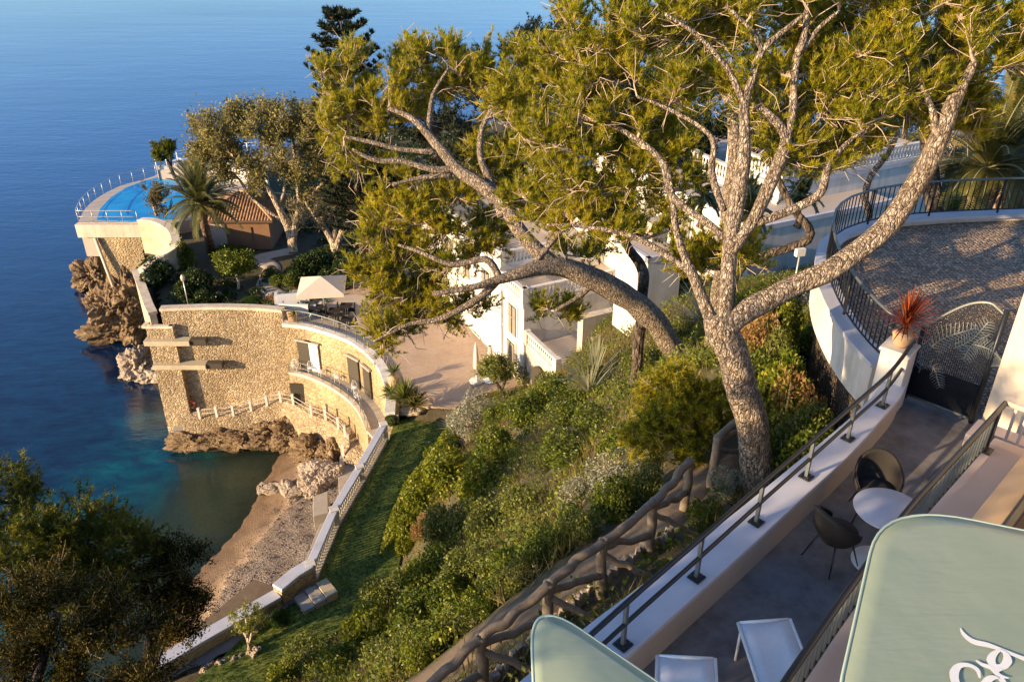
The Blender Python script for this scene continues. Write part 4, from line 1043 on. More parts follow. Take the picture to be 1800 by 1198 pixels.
t = empty('cordyline', (pc_.x, pc_.y, 30.82), label='spiky red cordyline in a pot on the white pillar by the gate', cat='plant')
link_mesh('leaves', big_mesh('leaves', V_, F_, M['leaf_red'], {'tint': T_}), None, t, (0, 0, .1))
MB().tube([(0, 0, -.02), (0, 0, .16)], [.05, .03], 8).build('stem', M['bark_dark'], t, local=True)

# ------------------------------------------------------------------ drive with curved white wall and railing
tag(MB().prism(poly2(DRIVE) + [(17, 8), (9, 8.2), (6.6, 9.3), (6.1, 9.4)], 27, TZF + .004).build('driveway', M['cobble']), kind='structure')
t = empty('driveway_wall', (DRIVE[0].x, DRIVE[0].y, 27), label='curved white retaining wall around the cobbled driveway', cat='wall')
dp = poly2(DRIVE)
MB().strip(dp, .0, .22, 29.1, 29.8).build('wall_face', M['white'], t)
MB().strip(dp, -.45, .0, 26.2, 29.09).build('footing', M['soil'], t)
MB().strip(dp, -.1, .25, 29.8, 29.87).build('coping', M['coping'], t)
railing('driveway_railing', offset(dp, .06), 29.87, .74, 1.5, 'tall black railing of thin bars following the curved driveway wall', mid=0, mat='black', bars=.125, r_post=.022, rr=.024, mat2='grey_metal')
# flood light on a thin pole
p = atd(1403, 462, 18.5); g = ground(p.x, p.y)
t = empty('garden_floodlight', (p.x, p.y, g), label='small white floodlight on a thin pole below the curved driveway wall', cat='lamp')
MB().tube([(p.x, p.y, g), (p.x, p.y, p.z + .2)], .02, 6).build('pole', M['lt_metal'], t)
MB().box((p.x, p.y, p.z + .26), (.22, .1, .17), .3).build('lamp_head', M['white_metal'], t)

# ------------------------------------------------------------------ gate
g0, g1 = at(1590, 697, TZF), at(1706, 742, TZF)
gd = (g1 - g0); GW = gd.length; gd.normalize()
def gp_(x, z, d=0): return g0 + gd * x + Vector((-gd.y, gd.x, 0)) * d + Vector((0, 0, z))
t = empty('garden_gate', g0, label='black arched metal gate with a palm frond pattern between pillar and building', cat='gate')
def archz(x): 
    s = x / GW; return 1.08 + .62 * math.sin(min(1, s * 1.25) * math.pi / 2) + (-.1 * max(0, s - .8) / .2)
MB().tube([gp_(0, 0), gp_(0, 1.12)], .03, 8).build('post', M['black'], t)
MB().tube([gp_(GW, 0), gp_(GW, 1.68)], .035, 8).build('post', M['black'], t)
MB().tube([gp_(GW + .14, 0), gp_(GW + .14, 1.66)], .02, 8).build('post', M['black'], t)
MB().tube([gp_(x, archz(x)) for x in np.linspace(0, GW, 22)], .02, 6).build('arched_frame', M['green_metal'], t); MB().tube([gp_(0, .05), gp_(GW, .05)], .02, 6).build('bottom_bar', M['green_metal'], t)
m = MB()
for x in np.arange(.02, GW, .026): m.tube([gp_(x, .06), gp_(x, archz(x))], .0060, 4, caps=False, smooth=False)
for z in np.arange(.08, 1.6, .03):
    xs = [x for x in np.linspace(0, GW, 40) if archz(x) > z]
    if len(xs) > 1: m.tube([gp_(xs[0], z), gp_(xs[-1], z)], .0035, 4, caps=False, smooth=False)
m.build('mesh_panel', M['black'], t)
MB().box(gp_(GW / 2, .3, .025), (GW, .01, .5), math.atan2(gd.y, gd.x)).build('kick_panel', M['black'], t)
m = MB()
def frond(path, L, n=16, sgn=(1, -1)):
    P = [Vector((x, z, 0)) for x, z in path]; P = smooth_path(P, 8)
    m.tube([gp_(p.x, p.y, -.02) for p in P], .011, 5)
    R_ = resample(P, sum((b - a).length for a, b in zip(P, P[1:])) / n)
    for i, p in enumerate(R_[1:]):
        tt = (R_[min(i + 2, len(R_) - 1)] - R_[i]).normalized(); nn = Vector((-tt.y, tt.x, 0)); l = L * math.sin((i + 2) / (n + 2) * math.pi) ** .5
        for s_ in sgn:
            q = p + nn * s_ * l + tt * l * .55
            q.x = min(max(q.x, .01), GW - .01); q.y = min(q.y, archz(q.x) - .01)
            m.tube([gp_(p.x, p.y, -.02), gp_((p.x + q.x) / 2, (p.y + q.y) / 2 + .01, -.02), gp_(q.x, q.y, -.02)], [.008, .007, .003], 4, smooth=False)
frond([(.10, .45), (.12, .75), (.28, 1.05), (.60, 1.32)], .17, 20)
frond([(.42, .95), (.60, 1.15), (.72, 1.45)], .15, 14)
frond([(.62, 1.1), (.85, 1.1), (1.1, .95)], .16, 16)
frond([(.10, .55), (.25, .60), (.36, .42), (.40, .35)], .10, 12)
frond([(GW - .1, 1.3), (GW - .25, 1.1), (GW - .3, .85)], .13, 12)
m.build('frond_ornament', M['green_metal'], t)
m = MB(); rr_ = random.Random(4)
for k in range(60):
    f = rr_.random(); a = gp_(GW + .22, 0) + Vector((.7, -.7, 0)) * .12 * rr_.random() + Vector((.35, .55, 0)) * f * 1.6
    s_ = rr_.uniform(.03, .07); m.box(a + Vector((rr_.uniform(-.1, .1), rr_.uniform(-.1, .1), s_ * .4)), (s_ * 1.6, s_ * 1.2, s_), rr_.random() * 3)
tag(m.build('gravel_strip', M['rock_pale']), 'strip of loose pale stones between the gate and the building wall', 'stones', kind='stuff')

# ------------------------------------------------------------------ building on the right, ledge, balcony railing
c0 = at(1720, 752, TZF); c0.z = 0
bd_, bb = Vector((.72, -.69, 0)), Vector((.69, .72, 0))
t = empty('hotel_building', (c0.x, c0.y, TZF), label='cream white building corner rising at the right edge beside the gate', cat='building')
MB().prism([(c0)[:2], (c0 + bd_ * 6)[:2], (c0 + bd_ * 6 + bb * 5)[:2], (c0 + bb * 5)[:2]], 26.5, 35.2).build('wall', M['cream'], t, bevel=.01)
RLP = [at(1768, 708, 30.92), at(1600, 890, 30.92), at(1490, 1038, 30.92), at(1378, 1200, 30.92), at(1290, 1340, 30.92)]
rl = [tuple(p[:2]) for p in RLP]
t = empty('balcony_ledge', (rl[2][0], rl[2][1], 29.7), label='pink beige ledge carrying the black balcony railing', cat='ledge')
MB().strip(rl, -.07, .42, 27, 30.38).build('ledge_body', M['ledge'], t, bevel=.01)
MB().strip(rl, .42, .66, 27, 30.78).build('ochre_band', M['ochre'], t, bevel=.01)
MB().tube([(p[0], p[1], 30.80) for p in offset(rl, .70)], .05, 10).build('dark_pipe', M['black'], t)
MB().strip(rl, .665, 5.0, 29.9, 30.5).build('brown_floor', M['trim_brown'], t)
t = empty('balcony_railing', (rl[0][0], rl[0][1], 30.38), label='black balcony railing with vertical bars above the beige ledge', cat='railing')
P = resample([Vector((a[0], a[1], 0)) for a in rl], .112)
MB().tube([(p.x, p.y, 30.92) for p in P[::3] + [P[-1]]], .03, 10).build('handrail', M['black'], t)
MB().tube([(p.x, p.y, 30.47) for p in P[::3] + [P[-1]]], .016, 6).build('bottom_rail', M['black'], t)
b0 = None
for i, p in enumerate(P[1:-1]):
    if b0 is None: b0 = MB().box((0, 0, .225), (.014, .03, .45), .78).build('bar', M['grey_metal'], t, local=True)
    c = b0 if i == 0 else copy_tree(b0, t); c.location = Vector((p.x - rl[0][0], p.y - rl[0][1], .09))
for k in (2, len(P) // 2, ):
    p = P[k]; MB().box((p.x, p.y, 30.65), (.045, .045, .54), .78).box((p.x, p.y, 30.392), (.14, .14, .02), .78).build('post', M['black'], t)
a, b = Vector((rl[0][0], rl[0][1], 0)), Vector((rl[0][0], rl[0][1], 0)) + bd_ * 2.6
m = MB().tube([a + Vector((0, 0, 30.92)), b + Vector((0, 0, 30.92))], .03, 8).tube([a + Vector((0, 0, 30.47)), b + Vector((0, 0, 30.47))], .016, 6)
m.build('return_rail', M['ledge'], t)
m = MB()
for p in resample([a, b], .12)[1:]: m.box((p.x, p.y, 30.69), (.03, .03, .45), .78)
m.build('return_bars', M['ledge'], t)
MB().prism([(a + Vector((-.2, .2, 0)))[:2], (a + Vector((.1, .5, 0)))[:2], (b + Vector((.1, .5, 0)))[:2], (b + Vector((0, 0, 0)))[:2]], 29.7, 30.36).build('return_ledge', M['ledge'], empty('side_ledge', a + Vector((0, 0, 29.7)), label='short beige ledge below the building wall where the railing turns', cat='ledge'))

# ------------------------------------------------------------------ parasols
def rounded(pts, r, n=10):
    out = []; m_ = len(pts)
    for i in range(m_):
        p0, p1, p2 = Vector(pts[i - 1]), Vector(pts[i]), Vector(pts[(i + 1) % m_]); a = (p0 - p1).normalized(); b = (p2 - p1).normalized()
        A, B_ = p1 + a * r, p1 + b * r
        for k in range(n + 1):
            f = k / n; out.append(tuple((A * (1 - f) ** 2 + p1 * 2 * f * (1 - f) + B_ * f * f)[:]))
    return out
def parasol(corner, d1, d2, L1, L2, r, z, foot, label, dome=.05):
    c = Vector(corner); d1 = Vector(d1).normalized(); d2 = Vector(d2).normalized()
    pts = rounded([c, c + d1 * L1, c + d1 * L1 + d2 * L2, c + d2 * L2], r)
    ctr = c + d1 * L1 / 2 + d2 * L2 / 2
    t = empty('parasol', (ctr.x, ctr.y, foot), label=label, cat='parasol', group='sage green parasols')
    vs = []; fs = []; n = len(pts); rings = [1, .985, .9, .7, .45, .2]
    for k, s_ in enumerate(rings):
        for p in pts:
            q = ctr + (Vector(p) - ctr) * s_; vs.append((q.x, q.y, z - (.03 if k == 0 else 0) + dome * (1 - s_ * s_)))
    vs.append((ctr.x, ctr.y, z + dome)); ci = len(vs) - 1
    for k in range(len(rings) - 1):
        for i in range(n): j = (i + 1) % n; fs.append((k * n + i, k * n + j, (k + 1) * n + j, (k + 1) * n + i))
    for i in range(n): fs.append(((len(rings) - 1) * n + i, (len(rings) - 1) * n + (i + 1) % n, ci))
    cn = MB().add(vs, fs, True).build('canopy', M['sage'], t); so = cn.modifiers.new('thick', 'SOLIDIFY'); so.thickness = .012; so.offset = -1
    pp = [(p[0], p[1], z - .01) for p in pts] ; MB().tube(pp + [pp[0]], .012, 6, caps=False).build('hem', M['sage_edge'], cn)
    MB().tube([(ctr.x, ctr.y, foot), (ctr.x, ctr.y, z + dome - .03)], .025, 10).build('pole', M['white_metal'], t)
    m_ = MB()
    for k in range(8):
        p = Vector(pts[(k * len(pts)) // 8]); m_.tube([(ctr.x, ctr.y, z + dome - .06), (p.x * .94 + ctr.x * .06, p.y * .94 + ctr.y * .06, z - .05)], .01, 5)
    m_.build('ribs', M['white_metal'], t)
    MB().lathe((ctr.x, ctr.y, foot), [(.3, 0), (.3, .05), (.06, .08), (.045, .3)], 20).build('base', M['grey_metal'], t)
    return t, ctr
ZP = 31.9
big, bctr = parasol((2.80, 4.86), (-.475, -.88), (.947, -.335), 2.4, 2.4, .62, ZP, 30.5, 'large sage green parasol with white script lettering over the balcony ledge', .0)
small, sctr = parasol((.12, 3.92), (.01, -1), (.74, -.68), 1.7, 1.7, .42, ZP, TZF, 'smaller sage green parasol corner above the pale terrace wall', .05)
cnp = [c for c in big.children if c.name.startswith('canopy')][0]
zn = [0]
def stroke(mb, pts, wd):
    P = smooth_path([Vector(at(px, py, ZP + .02)) for px, py in pts], 7); n = len(P); vs = []
    W = np.interp(np.linspace(0, 1, n), np.linspace(0, 1, len(wd)), wd)
    for i, p in enumerate(P):
        a = P[max(i - 1, 0)]; b = P[min(i + 1, n - 1)]; tt = b - a; tt.z = 0; tt.normalize(); nr = Vector((-tt.y, tt.x, 0)) * W[i] / 2
        r_ = min(1, max(abs((p.x - bctr.x) / 1.25), abs((p.y - bctr.y) / 1.25))); zz = ZP + .006 + zn[0] + i * .00006
        vs += [(p.x - nr.x, p.y - nr.y, zz), (p.x + nr.x, p.y + nr.y, zz)]
    zn[0] += .0012; mb.add(vs, [(2 * i, 2 * i + 1, 2 * i + 3, 2 * i + 2) for i in range(n - 1)])
m = MB()
stroke(m, [(1689,1100),(1696,1112),(1712,1124),(1737,1130),(1760,1138),(1785,1148),(1815,1160)], [.006, .03, .045, .04, .03, .03, .04])
stroke(m, [(1760,1138),(1748,1146),(1743,1158),(1750,1168),(1764,1168),(1772,1157),(1768,1145),(1757,1139)], [.012, .035, .05, .045, .04, .05, .035, .015])
stroke(m, [(1716,1157),(1728,1165),(1742,1170),(1752,1180),(1762,1192),(1770,1205)], [.008, .03, .035, .03, .04, .03])
stroke(m, [(1762,1172),(1752,1176),(1758,1184),(1774,1189)], [.02, .03, .03, .008])
stroke(m, [(1723,1189),(1718,1174),(1702,1166),(1686,1168),(1678,1180),(1680,1196),(1690,1215)], [.008, .03, .03, .035, .05, .05, .04])
stroke(m, [(1728,1205),(1738,1192),(1748,1188),(1756,1190)], [.045, .04, .03, .01])
lt = m.build('lettering', plain('lettering_white', (.82, .82, .76), .6), cnp)

# ------------------------------------------------------------------ terrace furniture
tb = at(1564, 895, 30.42)
t = empty('round_table', (tb.x, tb.y, TZF), label='round pale grey table on the terrace between two dark chairs', cat='table')
MB().lathe((0, 0, .70), [(.30, 0), (.345, .006), (.35, .014), (.345, .022)], 48).build('tabletop', M['table'], t, local=True)
MB().tube([(0, 0, 0), (0, 0, .7)], .03, 12).build('column', M['white_metal'], t, local=True)
MB().lathe((0, 0, 0), [(.24, 0), (.24, .012), (.05, .03), (.03, .08)], 32).build('base', M['white_metal'], t, local=True)
def tub_chair(loc, face, label):
    t = empty('tub_chair', loc, math.atan2(face.y, face.x) - math.pi / 2, label, 'chair', 'dark tub chairs at the round table')
    t.scale = (.86, .86, .92)
    nth, ns = 33, 9
    def shell(dr):
        vs = []; fs = []
        for i in range(nth):
            a = -2.15 + 4.3 * i / (nth - 1); ca = abs(a) / 2.15
            top = .82 - .17 * min(1, (ca / .55)) ** 2 - .15 * max(0, (ca - .55) / .45) ** 1.3
            for j in range(ns):
                s_ = j / (ns - 1); zz = .36 + (top - .36) * s_
                r_ = .13 + (.145 + .02 * math.cos(a)) * math.sin(min(1, .15 + s_ * 1.25) * math.pi / 2) + dr
                vs.append((r_ * math.sin(a) * 1.04, -r_ * math.cos(a), zz - dr * .3 * (s_ < .1)))
        for i in range(nth - 1):
            for j in range(ns - 1): fs.append((i * ns + j, (i + 1) * ns + j, (i + 1) * ns + j + 1, i * ns + j + 1))
        return vs, fs
    v, f = shell(0); o = MB().add(v, f, True).build('backrest_lining', M['fabric_dark'], t, local=True)
    m_ = o.modifiers.new('thick', 'SOLIDIFY'); m_.thickness = .02
    v, f = shell(.018); o = MB().add(v, f, True).build('outer_shell', M['fabric_tan'], t, local=True)
    m_ = o.modifiers.new('thick', 'SOLIDIFY'); m_.thickness = .01
    MB().lathe((0, .02, .37), [(.14, -.03), (.22, 0), (.245, .05), (.235, .085), (.1, .10)], 28).build('seat', M['fabric_dark'], t, local=True)
    for sx, sy in ((1, 1), (-1, 1), (1, -1), (-1, -1)):
        MB().tube([(sx * .13, sy * .13, .37), (sx * .23, sy * .235, 0)], [.013, .008], 8).build('leg', M['black'], t, local=True)
    return t
c1 = at(1527, 905, TZF); c2 = at(1458, 985, TZF)
tub_chair(c1, Vector((tb.x, tb.y, 0)) - Vector((c1.x, c1.y, 0)) + Vector((-.1, -.35, 0)), 'dark tub chair behind the round table, partly hidden by its top')
tub_chair(c2, Vector((tb.x, tb.y, 0)) - Vector((c2.x, c2.y, 0)) + Vector((.0, .25, 0)), 'dark tub chair nearer the terrace wall with its taupe back shell in view')
def deck_lounger(a, b, d, label):
    """a,b: foot-end corners; d: direction of its length"""
    wv = (b - a); L = 1.75; d = Vector(d).normalized(); z = a.z
    t = empty('white_lounger', ((a.x + b.x) / 2, (a.y + b.y) / 2, TZF), label=label, cat='sun lounger', group='white sling loungers on the terrace')
    n = 9; vs = []; fs = []
    for i in range(n):
        f = i / (n - 1)
        for j in range(5):
            g = j / 4; p = a + wv * g + d * L * f; sag = -.035 * math.sin(g * math.pi) * (.3 + math.sin(f * math.pi)); up = .0 if f < .6 else (f - .6) * .9
            vs.append((p.x, p.y, z + sag + up))
    for i in range(n - 1):
        for j in range(4): fs.append((i * 5 + j, i * 5 + j + 1, i * 5 + j + 6, i * 5 + j + 5))
    o = MB().add(vs, fs, True).build('sling', M['white_fabric'], t); so = o.modifiers.new('th', 'SOLIDIFY'); so.thickness = .008
    m = MB(); e = wv.normalized() * .015
    for p in (a - e, b + e): m.tube([p, p + d * L * .6, p + d * L + Vector((0, 0, .63 * .57))], .016, 8)
    m.tube([a, b], .016, 8); m.build('frame', M['white_metal'], t)
    m = MB(); i1 = wv.normalized() * .06
    m.add([a + i1 + Vector((0, 0, .006)), a + i1 * 1.2 + Vector((0, 0, .006)), a + i1 * 1.2 + d * .9 + Vector((0, 0, .0)), a + i1 + d * .9 + Vector((0, 0, .0))], [(0, 1, 2, 3)])
    for p in (a + d * .06, b + d * .06, a + d * 1.0, b + d * 1.0): MB().tube([(p.x, p.y, z), (p.x, p.y, TZF)], .014, 6).build('leg', M['white_metal'], t)
a, b = at(1300, 1094, 30.12), at(1386, 1088, 30.12)
deck_lounger(a, b, at(1335, 1200, 30.12) - a, 'white sling lounger beside the balcony railing')
a, b = at(1158, 1152, 30.12), at(1254, 1157, 30.12)
deck_lounger(a, b, at(1157, 1215, 30.12) - a, 'white sling lounger next to the small green parasol')

# ------------------------------------------------------------------ sculpted wood fence on the slope
def log_fence(pts, label, hgt=1.0, braces=True):
    P = []
    for px, py in pts:
        z = 28.1
        for _ in range(4):
            p = at(px, py, z); z = ground(p.x, p.y) + hgt
        P.append(Vector((p.x, p.y, z - hgt)))
    t = empty('log_fence', P[0], label=label, cat='fence')
    rr_ = random.Random(5)
    def log(a, b, r_, bend=.04):
        k = 7; q = []
        for i in range(k):
            f = i / (k - 1); q.append(a.lerp(b, f) + Vector((rr_.uniform(-1, 1), rr_.uniform(-1, 1), rr_.uniform(-1, 1))) * bend * .7 * math.sin(f * math.pi))
        q = smooth_path(q, 3); return q, [r_ * (1 + .10 * mnoise.noise(p * 3.1) + .06 * mnoise.noise(p * 11)) for p in q]
    for p in P:
        q, r_ = log(p - Vector((0, 0, .3)), p + Vector((0, 0, hgt + .04)), .07, .03); MB().tube(q, r_, 9).build('post', M['faux_wood'], t)
    for a, b in zip(P, P[1:]):
        q, r_ = log(a + Vector((0, 0, hgt)), b + Vector((0, 0, hgt)), .062, .06); MB().tube(q, r_, 9).build('rail', M['faux_wood'], t)
        if braces:
            A = a + Vector((0, 0, hgt * .9)); B_ = b + Vector((0, 0, hgt * .4))
            q, r_ = log(A, B_, .05, .05); MB().tube(q, r_, 8).build('brace', M['faux_wood'], t)
            A = a + Vector((0, 0, hgt * .8)); B_ = a.lerp(b, .45) + Vector((.35, -.3, hgt * .3))
            q, r_ = log(A, B_, .045, .03); MB().tube(q, r_, 8).build('stub_log', M['faux_wood'], t)
    return t
log_fence([(700,1250),(845,1122),(965,1027),(1060,952),(1150,882),(1213,812)], 'long rustic log style fence with crossed braces along the shaded hill path')
log_fence([(1262,770),(1357,672),(1381,634)], 'sunlit rustic fence posts and rail behind the big pine trunk')
m = MB(); rr_ = random.Random(9)
kp = smooth_path([hit(*c) for c in ((840,1260),(900,1170),(980,1100),(1060,1035),(1120,985),(1180,950))], 8)
for p in resample(kp, .13):
    s_ = rr_.uniform(.06, .1); m.box((p.x + rr_.uniform(-.03, .03), p.y + rr_.uniform(-.03, .03), ground(p.x, p.y) + .1), (s_ * 2, s_ * 1.5, .24), rr_.random() * 3, taper=.6)
tag(m.build('stone_edging', M['rock_pale']), 'rough stone edging of the flower bed below the terrace wall', 'edging')
m = MB()
kp = smooth_path([hit(*c) for c in ((1390,770),(1440,725),(1470,705),(1490,690))], 6)
tag(MB().tube([p + Vector((0, 0, .1)) for p in kp], .09, 7).build('path_kerb', M['faux_wood']), 'pale kerb along the sunlit bend of the hill path', 'kerb')

# ------------------------------------------------------------------ restaurant terrace and courtyard furniture
GT = GZ + .02
rest = P2([(495,552),(505,566),(560,576),(620,598),(660,625),(700,575),(640,520),(520,508),(480,520)], GZ)
tag(MB().prism(rest, GZ - .2, GT).build('restaurant_terrace', M['plain_beige']), kind='structure')
p = at(572, 553, GT)
t = empty('square_parasol', p, label='open grey beige square parasol on the restaurant terrace', cat='parasol')
MB().tube([(0, 0, 0), (0, 0, 2.9)], .04, 8).build('pole', M['lt_metal'], t, local=True)
m = MB(); a = 1.55; hh = 2.25
yw = .12; cs, sn = math.cos(yw), math.sin(yw)
q = [(x * cs - y * sn, x * sn + y * cs) for x, y in ((-a, -a), (a, -a), (a, a), (-a, a))]
vs = [(x, y, hh) for x, y in q] + [(0, 0, 2.95)] + [(x, y, hh - .22) for x, y in q]
m.add(vs, [(0, 1, 4), (1, 2, 4), (2, 3, 4), (3, 0, 4), (0, 5, 6, 1), (1, 6, 7, 2), (2, 7, 8, 3), (3, 8, 5, 0)]); m.build('canopy', M['canvas'], t, local=True)
MB().box((0, 0, .05), (.7, .7, .1)).build('base', M['concrete'], t, local=True)
def sofa(px, py, L, rz, label):
    p = at(px, py, GT + .4); t = empty('outdoor_sofa', (p.x, p.y, GT), rz, label, 'sofa', 'white sofas by the square parasol')
    MB().box((0, 0, .22), (L, .85, .34)).build('seat', M['white_fabric'], t, local=True)
    MB().box((0, .5, .42), (L, .2, .8)).build('backrest', M['white_fabric'], t, local=True)
    for s_ in (-1, 1): MB().box((s_ * (L / 2 + .1), .1, .33), (.2, .95, .62)).build('armrest', M['white_fabric'], t, local=True)
    return t
sofa(513, 520, 2.0, .2 + math.pi, 'white sofa left of the square parasol'); sofa(528, 538, 2.6, math.pi - .1, 'long white sofa in front of the square parasol')
def bistro(px, py, label, first=[None]):
    p = at(px, py, GT)
    if first[0] is None:
        t = empty('bistro_table', p, 0, label, 'table', 'dark tables on the restaurant terrace')
        MB().box((0, 0, .73), (.8, .8, .04)).build('tabletop', M['fabric_dark'], t, local=True); MB().tube([(0, 0, 0), (0, 0, .72)], .04, 6).build('column', M['black'], t, local=True)
        first[0] = t; return t
    c = copy_tree(first[0]); c.location = p; c['label'] = label; return c
def bchair(px, py, rz, label, first=[None]):
    p = at(px, py, GT)
    if first[0] is None:
        t = empty('bistro_chair', p, rz, label, 'chair', 'dark chairs on the restaurant terrace')
        MB().box((0, 0, .44), (.48, .48, .06)).build('seat', M['fabric_dark'], t, local=True); MB().box((0, -.23, .68), (.48, .05, .45)).build('backrest', M['fabric_dark'], t, local=True)
        for x in (-.2, .2):
            for y in (-.2, .2): MB().box((x, y, .21), (.04, .04, .42)).build('leg', M['black'], t, local=True)
        first[0] = t; return t
    c = copy_tree(first[0]); c.location = p; c.rotation_euler = (0, 0, rz); c['label'] = label; return c
for px, py, w_ in ((560,556,'under the left corner of the square parasol'),(590,562,'under the right corner of the square parasol'),(612,577,'nearest the curved railing'),(610,553,'farthest right behind the railing')):
    bistro(px, py, 'dark table ' + w_)
    bchair(px - 9, py - 1, -1.5, 'dark chair on the left of the table ' + w_); bchair(px + 9, py + 1, 1.6, 'dark chair on the right of the table ' + w_)
def closed_umbrella(px, py, h, label, first=[None]):
    p = at(px, py, GT); t = empty('closed_umbrella', p, label=label, cat='umbrella', group='folded umbrellas in the courtyard')
    MB().lathe((0, 0, 0), [(.45, 0), (.45, .08), (.08, .1), (.05, .5)], 16).build('base', M['white'], t, local=True)
    MB().tube([(0, 0, 0), (0, 0, h)], .03, 6).build('pole', M['lt_metal'], t, local=True)
    MB().lathe((0, 0, .9), [(.16, 0), (.2, .12), (.17, .8), (.1, 1.5), (.04, h - .95)], 12).build('canopy', M['canvas'], t, local=True)
closed_umbrella(838, 670, 2.7, 'folded cream umbrella nearest the viewer in the courtyard'); closed_umbrella(862, 668, 2.2, 'folded cream umbrella close to the courtyard house wall')
# garden lamp post
p = at(333, 545, 9.6)
t = empty('garden_lamp', p, label='slim lamp post with a pale head in the garden above the cove wall', cat='lamp')
MB().tube([(0, 0, 0), (0, 0, 2.3)], .04, 6).build('pole', M['lt_metal'], t, local=True); MB().lathe((0, 0, 2.3), [(.12, 0), (.15, .25), (.08, .4)], 10).build('lamp_head', M['canvas'], t, local=True)
for px, py, z, s_, lb in ((517,566,GT,1.3,'large terracotta pot behind the curved railing'),(693,678,9.7,1.1,'stone urn with a small agave on the white coping'),(597,655,6.3,.6,'small plant pot on the stone gallery')):
    p = at(px, py, z); tag(MB().lathe((p.x, p.y, z), [(.2 * s_, 0), (.27 * s_, .15 * s_), (.3 * s_, .5 * s_), (.34 * s_, .56 * s_)], 14).build('plant_pot', M['terracotta']), lb, 'pot')
# folded parasol and pots on the wing terrace
p = ho + E2 * 3.6 + E1 * -1.2; p.z = 12.4
t = empty('barbecue', p, label='dark covered kettle grill on the balustraded terrace of the white wing', cat='grill')
MB().lathe((0, 0, .5), [(.1, 0), (.33, .15), (.36, .35), (.3, .52), (.05, .62)], 14).build('bowl', M['black'], t, local=True); MB().tube([(0, 0, 0), (0, 0, .6)], .05, 6).build('stand', M['black'], t, local=True)

# ------------------------------------------------------------------ vegetation tools
def unit(a): return a / (np.linalg.norm(a, axis=-1, keepdims=True) + 1e-9)
def needles(P, D, L, W, per, rg, cone=.7, tint=None):
    n = len(P); P = np.repeat(P, per, 0); D = np.repeat(D, per, 0)
    T = np.repeat(rg.random(n) if tint is None else tint, per) * .75 + rg.random(n * per) * .25
    d = unit(D + rg.normal(0, cone, D.shape)); l = (L * rg.uniform(.6, 1.15, n * per))[:, None]
    s = unit(np.cross(d, rg.normal(0, 1, d.shape))) * W / 2
    P = P + d * l * .05
    V = np.stack([P - s, P + s, P + d * l], 1).reshape(-1, 3)
    return V, np.arange(len(V)).reshape(-1, 3), T
def leafq(P, size, rg, nb=None, tint=None, asp=.55):
    n = len(P); a = unit(rg.normal(0, 1, (n, 3)) + (np.array([0, 0, .5]) if nb is None else nb)); b = unit(np.cross(a, rg.normal(0, 1, (n, 3))))
    l = (size * rg.uniform(.6, 1.3, n))[:, None]
    V = np.stack([P - a * l * .5, P + b * l * asp * .5, P + a * l * .5, P - b * l * asp * .5], 1).reshape(-1, 3)
    return V, np.arange(len(V)).reshape(-1, 4), (rg.random(n) if tint is None else tint)
def sticks(A, B, ra, rb, k=3):
    """many thin tapered sticks as one soup"""
    n = len(A); d = unit(B - A); r0 = np.tile(np.array([[.31, .77, .55]]), (n, 1)); a = unit(np.cross(d, r0)); b = np.cross(d, a)
    th = np.arange(k) * 2 * np.pi / k; c, s = np.cos(th), np.sin(th)
    ra = np.broadcast_to(ra, (n,)); rb = np.broadcast_to(rb, (n,))
    ring = a[:, None] * c[None, :, None] + b[:, None] * s[None, :, None]
    V = np.concatenate([A[:, None] + ring * ra[:, None, None], B[:, None] + ring * rb[:, None, None]], 1).reshape(-1, 3)
    i = np.arange(k); q = np.stack([i, (i + 1) % k, (i + 1) % k + k, i + k], 1)
    return V, (q[None] + 2 * k * np.arange(n)[:, None, None]).reshape(-1, 4)
def ellips(n, rg, shell=.45):
    d = unit(rg.normal(0, 1, (n, 3))); return d * (rg.random(n) ** (1 / 3) * (1 - shell) + shell * rg.uniform(.75, 1, n))[:, None]

